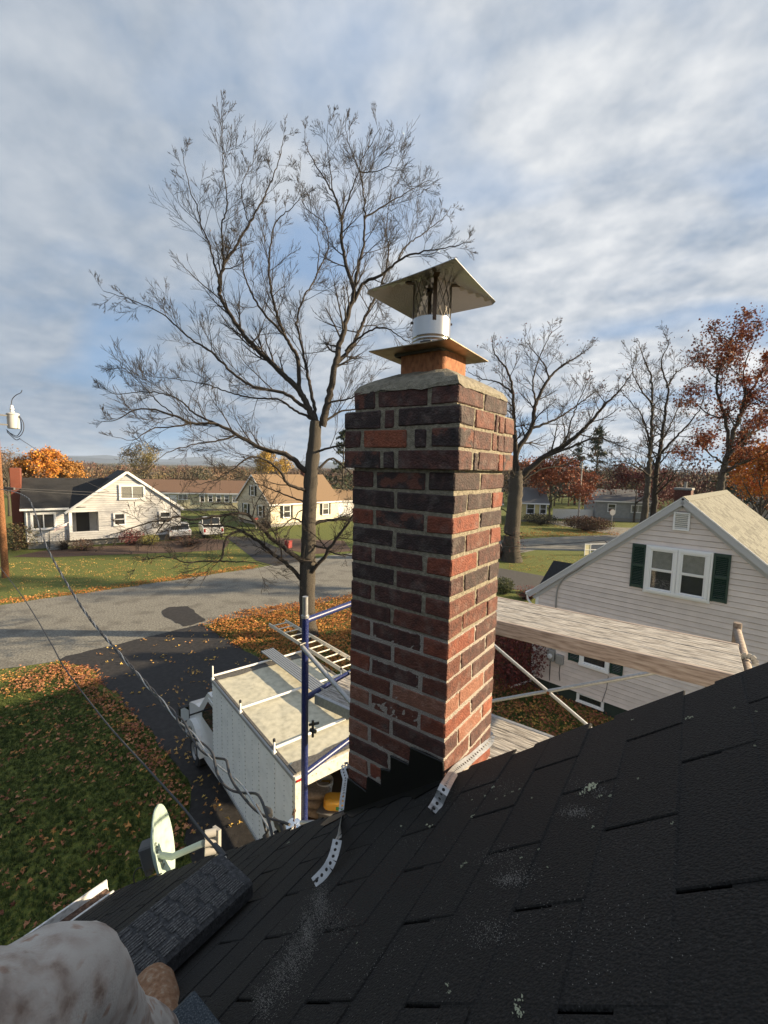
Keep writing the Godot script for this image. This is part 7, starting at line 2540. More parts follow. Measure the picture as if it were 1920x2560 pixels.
func build_big_tree() -> void:
	var base := on_y(771, 1592, 0)
	var D := (base - EYE).dot(-cam_basis.z)
	var t := thing("bare_tree", "large leafless tree with wide spreading limbs behind the chimney", "tree", base)
	var A := Vector2(230, 230)
	var B := Vector2(230, 850)
	var sa := 1.659
	var sb := 2.155
	var cfg := {"up": 0.055, "wob": 0.095, "kids": [0, 9, 5, 0], "max": 3, "spread": 0.78, "rmin": 0.0056, "dens": 2.6, "len": 2.3, "scale": 1.0}
	var low := cfg.duplicate()
	low["up"] = 0.0
	low["wob"] = 0.17
	var tr := MB.new()
	var raw := []
	for q in pxs(B, sb, [1165, 1560, 1160, 1300, 1166, 1100, 1172, 900, 1182, 700, 1198, 550, 1205, 440]): raw.append(at_depth(q.x, q.y, D))
	raw[0] = base + Vector3(0, -0.1, 0)
	var tp := spline(raw, 0.25)
	var rr := PackedFloat32Array()
	for k in tp.size():
		var f := float(k) / (tp.size() - 1)
		rr.append(lerpf(0.33, 0.25, f) + 0.16 * pow(1.0 - minf(f * 9.0, 1.0), 2.0) + rng.randf_range(-0.012, 0.012))
	tr.bark_tube(tp, rr, 40, 0.16, noise(301, 0.5, 3))
	var tips := []
	var limbs := [
		[A, sa, [935, 1385, 860, 1240, 800, 1180, 700, 1080, 630, 1010, 560, 900, 530, 830, 545, 720, 590, 650, 650, 550, 690, 480, 730, 400, 770, 300, 800, 180], 0.0, 1.6, 0.15, 0.012],
		[A, sa, [533, 830, 522, 770, 490, 640, 455, 560, 440, 490, 400, 380, 370, 230], 0.7, 0.2, 0.055, 0.009],
		[A, sa, [545, 720, 540, 560, 560, 460, 545, 300, 540, 180, 535, 45], 0.9, -0.4, 0.05, 0.007],
		[A, sa, [650, 550, 620, 420, 640, 340, 690, 260], 1.2, 1.9, 0.03, 0.008],
		[A, sa, [860, 1240, 850, 1100, 800, 1010, 760, 900, 735, 760, 740, 640, 760, 540, 830, 480, 870, 430], 0.2, -1.8, 0.10, 0.010],
		[A, sa, [935, 1385, 900, 1200, 870, 1050, 850, 950, 880, 850, 930, 760, 940, 620, 900, 560], 0.0, 2.6, 0.09, 0.010],
		[A, sa, [800, 1010, 700, 900, 640, 780, 620, 660, 610, 560], -0.3, -3.0, 0.06, 0.008],
		[A, sa, [955, 1385, 990, 1240, 1010, 1130, 1040, 1000, 1060, 930, 1085, 830, 1060, 740, 1035, 620, 1035, 530, 1000, 420, 950, 340, 890, 230, 880, 160], 0.0, 0.6, 0.17, 0.008],
		[A, sa, [1085, 830, 1100, 740, 1125, 640, 1130, 520, 1125, 400, 1110, 330, 1060, 200, 1050, 105], 0.3, 1.6, 0.075, 0.008],
		[A, sa, [1035, 530, 1080, 400, 1115, 300, 1150, 230, 1195, 150], 0.5, -0.8, 0.045, 0.008],
		[A, sa, [1000, 420, 985, 300, 975, 200, 980, 110], 0.5, 0.9, 0.03, 0.007],
		[A, sa, [1085, 870, 1130, 790, 1200, 760, 1270, 700, 1340, 670, 1450, 650, 1580, 620], 0.3, -1.0, 0.085, 0.009],
		[A, sa, [1130, 520, 1180, 490, 1280, 430, 1350, 390, 1400, 365], 0.6, 1.4, 0.045, 0.008],
		[A, sa, [1270, 700, 1300, 640, 1370, 590, 1460, 520, 1490, 470], -0.2, 0.8, 0.04, 0.008],
		[A, sa, [1110, 330, 1180, 330, 1240, 290, 1255, 180], 1.2, 0.4, 0.03, 0.007],
		[A, sa, [1010, 1130, 1080, 1050, 1140, 920, 1200, 800, 1230, 680, 1220, 560, 1240, 420], 0.2, 3.2, 0.10, 0.009],
		[A, sa, [1050, 1075, 1140, 995, 1220, 980, 1300, 1030, 1360, 1060], 0.2, -1.6, 0.055, 0.010],
		[A, sa, [930, 760, 980, 640, 960, 540, 880, 470, 850, 330], 1.6, 2.4, 0.04, 0.008],
		[B, sb, [1165, 372, 1105, 335, 1050, 290, 950, 270, 850, 240, 760, 180, 700, 120, 620, 50, 540, 0, 490, -40, 440, -90, 400, -130, 300, -180, 190, -225, 60, -265], 0.0, -1.2, 0.085, 0.009],
		[B, sb, [1185, 730, 1135, 690, 1050, 620, 930, 590, 850, 550, 780, 510, 690, 460, 630, 450, 540, 450, 450, 410, 340, 375, 240, 375, 130, 430, 50, 440], 0.0, -1.8, 0.13, 0.010],
		[B, sb, [690, 460, 560, 400, 480, 330, 380, 290, 250, 280, 120, 290, 40, 230], -0.9, 0.4, 0.05, 0.008],
		[B, sb, [540, 450, 420, 470, 320, 480, 220, 540, 110, 520], -1.1, -2.6, 0.04, 0.008],
		[B, sb, [450, 410, 330, 310, 250, 220, 170, 150], -1.2, -0.4, 0.03, 0.007],
		[B, sb, [1185, 425, 1105, 385, 1000, 320, 850, 310, 700, 270, 620, 240, 450, 210, 340, 200], 0.0, 2.2, 0.06, 0.009],
		[B, sb, [780, 510, 690, 540, 560, 560, 420, 600, 300, 680], -0.6, -3.0, 0.045, 0.008],
		[B, sb, [1175, 825, 1130, 800, 1060, 780, 1020, 720, 960, 660, 880, 630, 820, 650, 700, 740, 560, 780], 0.0, -2.4, 0.08, 0.010],
		[B, sb, [1172, 880, 1080, 850, 960, 800, 880, 770, 760, 700, 640, 690], 0.0, 2.0, 0.045, 0.008],
		[B, sb, [1165, 1225, 1130, 1190, 1050, 1130, 960, 1060, 900, 1000, 850, 950, 800, 935, 700, 945, 600, 960, 530, 970, 470, 950, 400, 970, 300, 985, 200, 1020, 60, 1065], 0.0, -2.6, 0.115, 0.010],
		[B, sb, [470, 950, 430, 900, 420, 850], -1.9, -2.1, 0.025, 0.008],
		[B, sb, [400, 970, 340, 1050, 300, 1130], -2.1, -1.6, 0.03, 0.008],
		[B, sb, [1160, 1330, 1125, 1290, 1080, 1230, 1000, 1170, 930, 1110, 860, 1060, 800, 1030, 740, 1050, 710, 1110, 690, 1190, 600, 1190, 500, 1200, 400, 1165, 250, 1190], 0.0, -1.6, 0.10, 0.010],
		[B, sb, [690, 1190, 780, 1195, 880, 1200, 990, 1230], -1.0, -1.8, 0.035, 0.008],
		[B, sb, [860, 1060, 760, 1010, 640, 1000, 540, 990, 400, 1030, 260, 1060], -0.4, 1.0, 0.05, 0.008],
		[B, sb, [1165, 1270, 1190, 1240, 1250, 1170, 1310, 1080, 1370, 1000, 1420, 920], 0.0, -0.8, 0.10, 0.04],
		[B, sb, [1180, 1000, 1250, 975, 1330, 965, 1400, 970, 1520, 940], 0.0, 0.9, 0.085, 0.03],
		[B, sb, [1190, 1110, 1250, 1120, 1310, 1150, 1390, 1160, 1480, 1150], 0.0, -1.0, 0.055, 0.02],
		[B, sb, [1225, 690, 1300, 640, 1400, 720, 1500, 760], 0.0, 0.8, 0.06, 0.02],
		[B, sb, [1220, 600, 1300, 575, 1370, 570, 1500, 590], 0.0, -0.8, 0.055, 0.02],
		[B, sb, [1245, 450, 1310, 400, 1390, 375, 1500, 370], 0.0, 0.9, 0.06, 0.02],
		[B, sb, [1280, 335, 1400, 310, 1500, 250], 0.0, -0.6, 0.05, 0.02],
		[B, sb, [1172, 1010, 1090, 960, 1030, 1000, 960, 1030, 900, 1040], 0.0, -1.0, 0.045, 0.01],
		[B, sb, [1170, 900, 1110, 930, 1090, 990, 1040, 1060], 0.0, -0.8, 0.035, 0.009]]
	for l in limbs:
		var isb: bool = l[0].y > 800
		var lowq: bool = isb and l[2][1] > 780
		var cc := low if lowq else cfg
		var lb := MB.new()
		limb(lb, pxs(l[0], l[1], l[2]), D + l[3], D + l[4], l[5], l[6], cc, tips, (2.3 if lowq else -1.0))
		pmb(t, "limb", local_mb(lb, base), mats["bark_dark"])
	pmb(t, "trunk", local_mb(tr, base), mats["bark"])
	# a few brown leaves still hanging
	hang_leaves(t, tips, 260, 0.05, [Color(0.09, 0.05, 0.035), Color(0.16, 0.10, 0.05)])

var leaf_mesh: ArrayMesh
var litter_mesh: ArrayMesh
func make_leaf_mesh() -> void:
	# a lobed leaf, gently cupped, unit size
	var b := MB.new()
	var rad := [0.55, 0.28, 0.48, 0.22, 0.42, 0.16, 0.12, 0.16, 0.42, 0.22, 0.48, 0.28]
	var n := rad.size()
	var prev := Vector3.ZERO
	var first := Vector3.ZERO
	for k in n + 1:
		var a := TAU * (k % n) / n
		var r: float = rad[k % n]
		var p := Vector3(sin(a) * r, 0.16 * r * r * 2.0 + (0.05 if k % 2 == 0 else 0.0), cos(a) * r)
		if k > 0: b.tri(Vector3.ZERO, prev, p)
		prev = p
	leaf_mesh = b.mesh()
	# three differently curled leaves lying apart, for the litter on the ground
	var c := MB.new()
	for q in 3:
		var at := [Vector3(0, 0, 0), Vector3(1.3, 0.0, 0.5), Vector3(-0.6, 0.0, 1.25)][q] as Vector3
		var u := Basis(Vector3.UP, q * 2.1) * Basis(Vector3.RIGHT, [0.15, -0.3, 0.35][q])
		var curl: float = [0.5, 1.2, -0.6][q]
		for k in n + 1:
			var a := TAU * (k % n) / n
			var rr: float = rad[k % n] * (1.0 + 0.45 * sin((k % n) * 2.3 + q * 1.7)) * [1.0, 0.8, 0.9][q]
			var p := Vector3(sin(a) * rr * [1.0, 0.75, 0.9][q], absf(sin(a)) * rr * curl * 0.6 + 0.08 * sin((k % n) * 1.9 + q), cos(a) * rr)
			p = at + u * p
			if k > 0: c.tri(at + Vector3(0, 0.02, 0), prev, p)
			prev = p
	litter_mesh = c.mesh()

func hang_leaves(t: Node3D, tips: Array, n: int, size: float, pal: Array) -> void:
	var xf := []
	var cols := []
	var inv := t.transform.affine_inverse()
	for k in mini(n, tips.size()):
		var p: Vector3 = tips[rng.randi() % tips.size()]
		xf.append(inv * Transform3D(rand_basis() * Basis.from_scale(Vector3.ONE * size * rng.randf_range(0.7, 1.5)), p + Vector3(0, -size * 0.4, 0)))
		cols.append(vary(pal))
	stuff(t, "hanging_leaves", leaf_mesh, xf, mats["leaf"], cols)

func rand_basis() -> Basis:
	return Basis.from_euler(Vector3(rng.randf() * TAU, rng.randf() * TAU, rng.randf() * TAU))
func vary(pal: Array) -> Color:
	var c: Color = pal[rng.randi() % pal.size()]
	var f := rng.randf_range(0.65, 1.3)
	return Color(c.r * f, c.g * f * rng.randf_range(0.92, 1.08), c.b * f, 1.0)

func local_mb(b: MB, o: Vector3) -> MB:
	for k in b.v.size(): b.v[k] -= o
	return b

func traced_tree(label: String, base_px: Vector2, dist_scale: float, org: Vector2, sc: float, limbs: Array, cfg: Dictionary, leaves: int, leaf_size: float, pal: Array, base_y := 0.0) -> void:
	var base := on_y(base_px.x, base_px.y, 0)
	if dist_scale > 1.5:      # base hidden: distance given in metres along the view axis
		var q := at_depth(base_px.x, base_px.y, dist_scale)
		base = Vector3(q.x, 0, q.z)
	var D := (base - EYE).dot(-cam_basis.z)
	var t := thing("bare_tree" if leaves < 3000 else "oak_tree", label, "tree", base)
	var tips := []
	var first := true
	for l in limbs:
		var b := MB.new()
		var pp := pxs(org, sc, l[0])
		limb(b, pp, D + l[1], D + l[2], l[3], l[4], cfg, tips, l[5] if l.size() > 5 else -1.0, 0.3 if first else 0.15)
		if first:
			var p0 := at_depth(pp[0].x, pp[0].y, D)
			b.tube(PackedVector3Array([Vector3(base.x, -0.1, base.z), Vector3(base.x, 0.4, base.z).lerp(p0, 0.15), p0]), PackedFloat32Array([l[3] * 1.5, l[3] * 1.1, l[3]]), 10, false)
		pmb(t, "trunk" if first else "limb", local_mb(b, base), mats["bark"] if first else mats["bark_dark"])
		first = false
	if leaves > 0:
		var xf := []
		var cols := []
		for k in leaves:
			var p: Vector3 = tips[rng.randi() % tips.size()]
			p += Vector3(rng.randfn(0, 0.22), rng.randfn(0, 0.2), rng.randfn(0, 0.22))
			xf.append(Transform3D(rand_basis() * Basis.from_scale(Vector3.ONE * leaf_size * rng.randf_range(0.7, 1.4)), p - base))
			cols.append(vary(pal))
		stuff(t, "foliage", leaf_mesh, xf, mats["leaf"], cols)

# generic leafy tree: trunk, limbs and a crown of leaves round the twig tips
func leafy_tree(called: String, label: String, at: Vector3, h: float, cr: float, n: int, size: float, pal: Array, opt := {}) -> void:
	var t := thing(called, label, "tree", at, 0.0, opt.get("group", ""))
	var b := MB.new()
	var tips := []
	var cfg := {"up": opt.get("up", 0.12), "wob": 0.2, "kids": [0, 4, 3, 2], "max": 3, "spread": 1.0, "rmin": 0.012, "dens": 1.0, "len": cr * 0.55, "scale": 1.0}
	var fork: float = h * opt.get("fork", 0.25)
	b.tube(PackedVector3Array([Vector3(0, -0.1, 0), Vector3(rng.randfn(0, 0.05), fork * 0.5, 0), Vector3(0, fork, 0), Vector3(0, h * 0.8, 0)]), PackedFloat32Array([h * 0.024, h * 0.019, h * 0.016, 0.02]), 9, false)
	var nl: int = opt.get("limbs", 9)
	for k in nl:
		var a := TAU * k / nl * 2.4 + rng.randf()
		var f := rng.randf()
		var y := lerpf(fork, h * 0.75, f)
		var out2 := cr * (1.05 - 0.6 * f)
		grow(b, Vector3(0, y, 0), Vector3(cos(a) * out2, (h - y) * 0.55, sin(a) * out2), sqrt(out2 * out2 + pow((h - y) * 0.4, 2)), h * 0.009, 0 if false else 1, cfg, tips)
	pmb(t, "trunk", b, mats["bark"])
	var xf := []
	var cols := []
	for k in n:
		var p: Vector3 = tips[rng.randi() % tips.size()]
		p += Vector3(rng.randfn(0, 0.1), rng.randfn(0, 0.09), rng.randfn(0, 0.1)) * cr
		xf.append(Transform3D(rand_basis() * Basis.from_scale(Vector3.ONE * size * rng.randf_range(0.7, 1.5)), p))
		cols.append(vary(pal))
	stuff(t, "crown", leaf_mesh, xf, mats["leaf"], cols)

func evergreen(label: String, at: Vector3, h: float, r: float) -> void:
	var t := thing("pine_tree", label, "tree", at)
	var b := MB.new()
	b.rod(Vector3(0, -0.1, 0), Vector3(0, h, 0), h * 0.02, 8, 0.02)
	var xf := []
	var cols := []
	for k in 70:
		var f := pow(rng.randf(), 0.8)
		var y := h * (0.10 + 0.88 * f)
		var a := rng.randf() * TAU
		var l := r * (1.0 - f * 0.92) * rng.randf_range(0.7, 1.1)
		var e := Vector3(cos(a) * l, y - l * 0.12, sin(a) * l)
		b.tube(PackedVector3Array([Vector3(0, y, 0), e]), PackedFloat32Array([0.04, 0.012]), 4, false)
		for q in 16:
			var s := rng.randf_range(0.25, 1.05)
			xf.append(Transform3D(rand_basis() * Basis.from_scale(Vector3(0.5, 0.5, 1.3) * rng.randf_range(0.6, 1.2) * r * 0.15), Vector3(0, y, 0).lerp(e, s) + Vector3(rng.randfn(0, 0.12), rng.randfn(0, 0.06), rng.randfn(0, 0.12)) * r * 0.5))
			cols.append(vary([Color(0.018, 0.032, 0.018), Color(0.028, 0.045, 0.022), Color(0.05, 0.055, 0.028)]))
	pmb(t, "trunk", b, mats["bark"])
	stuff(t, "crown", leaf_mesh, xf, mats["leaf"], cols)

func shrub(called: String, label: String, at: Vector3, r: Vector3, n: int, size: float, pal: Array, twiggy := 40, group := "") -> void:
	var t := thing(called, label, "shrub", at, 0.0, group)
	var b := MB.new()
	for k in twiggy:
		var d := Vector3(rng.randfn(0, 1), absf(rng.randfn(0, 1)) + 0.2, rng.randfn(0, 1)).normalized()
		var e := d * r * rng.randf_range(0.75, 1.08)
		e.y = absf(d.y) * r.y * rng.randf_range(0.9, 1.7)
		b.tube(PackedVector3Array([Vector3(rng.randfn(0, 0.1), 0, rng.randfn(0, 0.1)), e * 0.5 + Vector3(0, r.y * 0.15, 0), e]), PackedFloat32Array([0.02, 0.013, 0.006]), 4, false)
	pmb(t, "stems", b, mats["twig"])
	if n == 0: return
	var xf := []
	var cols := []
	for k in n:
		var d := Vector3(rng.randfn(0, 1), rng.randfn(0, 1), rng.randfn(0, 1)).normalized()
		var p := d * r * pow(rng.randf(), 0.33) * rng.randf_range(0.85, 1.06)
		p.y = p.y + r.y
		if p.y < 0.05: continue
		xf.append(Transform3D(rand_basis() * Basis.from_scale(Vector3.ONE * size * rng.randf_range(0.6, 1.4)), p))
		cols.append(vary(pal))
	stuff(t, "foliage", leaf_mesh, xf, mats["leaf"], cols)

func build_trees() -> void:
	build_big_tree()
	var O := Vector2(1180, 760)
	var sc := 2.242
	var cfg := {"up": 0.05, "wob": 0.11, "kids": [0, 8, 4, 0], "max": 3, "spread": 0.85, "rmin": 0.0095, "dens": 1.7, "len": 3.0, "scale": 1.5}
	traced_tree("leafless tree right of the chimney with one long limb leaning over the street", Vector2(1278, 1402), 0.0, O, sc, [
		[[222, 1300, 235, 1150, 248, 1000, 250, 940], 0.0, 0.0, 0.62, 0.5, 0.3],
		[[248, 960, 250, 830, 330, 700, 360, 560, 430, 420, 500, 350, 600, 290, 680, 230], 0, 2.0, 0.26, 0.02],
		[[250, 950, 237, 700, 228, 500, 200, 380, 130, 280, 110, 180], 0, -2.0, 0.24, 0.02],
		[[275, 965, 400, 860, 520, 790, 640, 690, 740, 570, 830, 480, 900, 380], 0, -1.5, 0.27, 0.025],
		[[400, 860, 560, 800, 700, 750, 820, 790, 950, 840], -0.4, -2.5, 0.12, 0.02],
		[[430, 420, 400, 330, 330, 250, 290, 190], 1.0, 2.5, 0.08, 0.015],
		[[330, 700, 480, 640, 600, 560, 680, 500, 740, 480], 0.4, 2.5, 0.12, 0.018],
		[[228, 500, 150, 440, 60, 420, -20, 380], -0.8, 0.6, 0.09, 0.018],
		[[360, 560, 340, 430, 380, 300, 440, 170, 500, 120], 0.5, 0.8, 0.09, 0.015],
		[[520, 790, 560, 640, 620, 500, 660, 400], -0.4, -1.6, 0.08, 0.015],
		[[215, 900, 120, 820, 40, 760, -40, 760], 0, -1.5, 0.10, 0.018],
		[[250, 1020, 380, 930, 520, 900, 640, 840, 760, 960], 0, 2.0, 0.09, 0.015],
		[[225, 1180, 120, 1120, 60, 1040], 0, -0.8, 0.05, 0.015]], cfg, 700, 0.14, [Color(0.16, 0.045, 0.03), Color(0.10, 0.05, 0.035)])
	var c3 := cfg.duplicate()
	c3["rmin"] = 0.011
	c3["len"] = 3.4
	c3["scale"] = 1.8
	traced_tree("pair of leafless trunks rising behind the neighbour's roof", Vector2(1612, 1330), 40.0, O, sc, [
		[[955, 1300, 965, 1200, 985, 1000, 1000, 800, 1010, 560, 1000, 400, 960, 300, 930, 200], 0, 0.5, 0.34, 0.02],
		[[1005, 1300, 1020, 1180, 1030, 980, 1060, 780, 1090, 560, 1100, 470, 1060, 340, 1100, 220, 1070, 150], 0.3, 1.5, 0.32, 0.02],
		[[1040, 850, 1150, 740, 1240, 640, 1290, 560, 1310, 450], 0.4, -1.5, 0.13, 0.02],
		[[1000, 800, 960, 640, 900, 560, 850, 500, 800, 480], 0, 2.0, 0.12, 0.02],
		[[1090, 470, 1150, 380, 1220, 330, 1290, 240], 0.8, 2.0, 0.08, 0.015],
		[[1010, 560, 940, 470, 900, 380, 890, 260], 0, -2.0, 0.09, 0.015],
		[[1060, 780, 1130, 640, 1180, 520, 1200, 420], 0.6, 2.4, 0.09, 0.015],
		[[990, 960, 900, 900, 820, 880, 740, 900], 0, -1.4, 0.08, 0.015],
		[[1035, 960, 1120, 940, 1200, 930], 0.3, -1.0, 0.06, 0.015]], c3, 350, 0.16, [Color(0.16, 0.045, 0.03), Color(0.10, 0.05, 0.035)])
	var c4 := cfg.duplicate()
	c4["rmin"] = 0.010
	c4["len"] = 2.2
	c4["up"] = 0.04
	traced_tree("tall oak with rust-red leaves behind the neighbour's ridge", Vector2(1805, 1290), 25.5, O, sc, [
		[[1375, 1250, 1385, 1100, 1405, 950, 1440, 820, 1490, 650, 1560, 500, 1620, 390, 1680, 300], 0, 0.5, 0.26, 0.03],
		[[1440, 820, 1420, 640, 1370, 480, 1400, 340, 1480, 220, 1530, 110], 0, 1.0, 0.11, 0.02],
		[[1490, 650, 1530, 520, 1520, 380, 1560, 260, 1600, 180], 0.2, -1.2, 0.09, 0.02],
		[[1430, 860, 1520, 760, 1620, 700, 1720, 660], 0, 1.2, 0.11, 0.02],
		[[1405, 950, 1500, 900, 1600, 860, 1720, 800], 0, -1.0, 0.09, 0.02],
		[[1420, 900, 1330, 840, 1260, 780, 1220, 800], 0, -0.6, 0.07, 0.015],
		[[1420, 640, 1330, 620, 1260, 560, 1230, 520], 0.4, 1.0, 0.06, 0.015],
		[[1390, 440, 1330, 380, 1300, 320], 0.4, 0.2, 0.05, 0.015],
		[[1560, 500, 1640, 560, 1740, 540], 0.2, -1.0, 0.06, 0.015],
		[[1480, 220, 1420, 180, 1350, 160], 0.8, 0.4, 0.04, 0.012]], c4, 9000, 0.15, [Color(0.20, 0.045, 0.018), Color(0.26, 0.065, 0.02), Color(0.14, 0.03, 0.016), Color(0.32, 0.11, 0.028)])
	# leafy trees, right side
	leafy_tree("maple_tree", "small maple with copper-red leaves by the white fence", on_y(1372, 1302, 0), 8.4, 5.2, 6500, 0.30, [Color(0.25, 0.075, 0.03), Color(0.31, 0.10, 0.035), Color(0.17, 0.05, 0.03)], {"fork": 0.2})
	leafy_tree("orange_tree", "bright orange autumn tree at the far side of the neighbour's roof", Vector3(at_depth(1905, 1230, 46).x, 0, at_depth(1905, 1230, 46).z), 10.5, 4.4, 9000, 0.26, [Color(0.46, 0.16, 0.018), Color(0.38, 0.11, 0.02), Color(0.52, 0.23, 0.03)], {"fork": 0.15, "limbs": 14})
	leafy_tree("maple_tree", "maroon-leaved tree in front of the blue-grey house", on_y(1585, 1306, 0), 7.5, 5.0, 4000, 0.30, [Color(0.13, 0.035, 0.032), Color(0.18, 0.06, 0.045), Color(0.10, 0.035, 0.035)], {"fork": 0.2})
	var e1 := at_depth(1490, 1200, 88)
	evergreen("dark pine behind the blue-grey house", Vector3(e1.x, 0, e1.z), 16.5, 5.5)
	var e2 := at_depth(1440, 1210, 96)
	evergreen("second dark pine, taller and thinner, left of the blue-grey house", Vector3(e2.x, 0, e2.z), 14.0, 4.6)
	var e3 := at_depth(1848, 1210, 66)
	evergreen("dark spruce showing beside the rust-red oak's trunk", Vector3(e3.x, 0, e3.z), 14.5, 4.6)
	var e4 := at_depth(858, 1170, 66)
	evergreen("dark evergreen behind the cape house", Vector3(e4.x, 0, e4.z), 13.0, 4.4)
	# left side
	var o1 := at_depth(105, 1180, 62)
	leafy_tree("orange_tree", "rounded golden orange maple behind the white house", Vector3(o1.x, 0, o1.z), 9.0, 3.2, 9000, 0.27, [Color(0.50, 0.20, 0.02), Color(0.44, 0.16, 0.02), Color(0.56, 0.28, 0.04), Color(0.36, 0.12, 0.02)], {"fork": 0.15, "limbs": 16})
	var o2 := at_depth(165, 1190, 66)
	leafy_tree("orange_tree", "smaller amber tree beside the golden maple behind the white house", Vector3(o2.x, 0, o2.z), 7.4, 2.9, 5500, 0.27, [Color(0.42, 0.20, 0.04), Color(0.36, 0.16, 0.03), Color(0.30, 0.16, 0.05)], {"fork": 0.15, "limbs": 13})
	var o3 := at_depth(360, 1190, 85)
	leafy_tree("sparse_tree", "thin olive-brown tree behind the white house's gable", Vector3(o3.x, 0, o3.z), 10.5, 4.4, 2600, 0.26, [Color(0.18, 0.15, 0.06), Color(0.14, 0.11, 0.05)], {"fork": 0.2})
	var o4 := at_depth(680, 1180, 92)
	leafy_tree("yellow_tree", "yellow-leaved tree rising over the cape house's roof", Vector3(o4.x, 0, o4.z), 10.0, 4.2, 5000, 0.30, [Color(0.50, 0.33, 0.07), Color(0.42, 0.28, 0.07)], {"fork": 0.2})
	var o5 := at_depth(18, 1190, 55)
	leafy_tree("sparse_tree", "greyish thinning tree behind the utility pole", Vector3(o5.x, 0, o5.z), 8.6, 3.4, 1200, 0.2, [Color(0.14, 0.09, 0.06), Color(0.18, 0.12, 0.08)], {"fork": 0.2, "limbs": 13})
	# shrubs
	shrub("shrub", "brown globe shrub at the corner of the white house", on_y(40, 1376, 0), Vector3(1.7, 1.15, 1.7), 2600, 0.12, [Color(0.10, 0.09, 0.03), Color(0.16, 0.10, 0.05), Color(0.07, 0.07, 0.03)])
	shrub("shrub", "bare twiggy shrub by the white house's steps", on_y(160, 1374, 0), Vector3(0.7, 0.7, 0.7), 200, 0.06, [Color(0.12, 0.07, 0.05)], 90)
	shrub("shrub", "low brown shrub under the white house's porch", on_y(205, 1376, 0), Vector3(1.3, 0.5, 0.9), 900, 0.10, [Color(0.12, 0.07, 0.05), Color(0.15, 0.09, 0.06)])
	shrub("shrub", "dark maroon shrub before the white house's gable", on_y(330, 1362, 0), Vector3(1.1, 0.75, 1.1), 1600, 0.10, [Color(0.12, 0.025, 0.03), Color(0.17, 0.04, 0.04)])
	shrub("shrub", "yellow-green shrub before the white house's gable", on_y(374, 1362, 0), Vector3(0.9, 0.5, 0.9), 900, 0.10, [Color(0.24, 0.22, 0.05), Color(0.16, 0.16, 0.05)])
	shrub("shrub", "twiggy brown shrub at the end of the white house's bed", on_y(470, 1366, 0), Vector3(2.2, 0.7, 1.2), 500, 0.08, [Color(0.14, 0.07, 0.05)], 140)
	shrub("shrub", "tall bare twiggy shrub at the cape house's corner", on_y(665, 1325, 0), Vector3(1.5, 1.5, 1.2), 250, 0.08, [Color(0.2, 0.12, 0.08)], 120)
	shrub("hedge", "rounded brown hedge at the street bend on the far lawn", on_y(1468, 1327, 0), Vector3(3.1, 0.95, 1.6), 6000, 0.14, [Color(0.10, 0.055, 0.035), Color(0.15, 0.075, 0.045), Color(0.08, 0.05, 0.03)])
	shrub("hedge", "dark clipped hedge by the yellow house", on_y(1350, 1312, 0), Vector3(2.6, 0.8, 1.0), 2500, 0.14, [Color(0.03, 0.03, 0.018), Color(0.05, 0.045, 0.025)])
	shrub("shrub", "big dark red barberry bush at the neighbour's corner", on_y(1282, 1712, 0), Vector3(1.15, 1.3, 1.7), 9000, 0.075, [Color(0.11, 0.018, 0.016), Color(0.16, 0.03, 0.02), Color(0.075, 0.018, 0.016)], 80)
	shrub("shrub", "round olive green bush at the neighbour's walk", on_y(1258, 1484, 0), Vector3(0.65, 0.5, 0.65), 1600, 0.08, [Color(0.09, 0.10, 0.03), Color(0.06, 0.08, 0.025)])
	shrub("shrub", "spiky red grass clump beside the neighbour's downspout", on_y(1318, 1498, 0), Vector3(0.75, 0.42, 0.75), 500, 0.05, [Color(0.25, 0.03, 0.03)], 110)
	shrub("shrub", "tangled bare bramble at the foot of the bare tree right of the chimney", on_y(1262, 1400, 0), Vector3(1.8, 1.5, 1.4), 700, 0.10, [Color(0.20, 0.06, 0.05), Color(0.12, 0.06, 0.04)], 170)
	# mulch bed before the white house
	struct("garden_bed", sheet(ground_poly([[30, 1392], [100, 1378], [420, 1352], [520, 1346], [575, 1352], [560, 1375], [430, 1382], [250, 1388], [120, 1394]], 0), 0.012), mats["mulch"])
	struct("garden_bed_cape", sheet(ground_poly([[690, 1345], [860, 1352], [880, 1378], [780, 1386], [700, 1372]], 0), 0.012), mats["mulch"])
	build_wood()

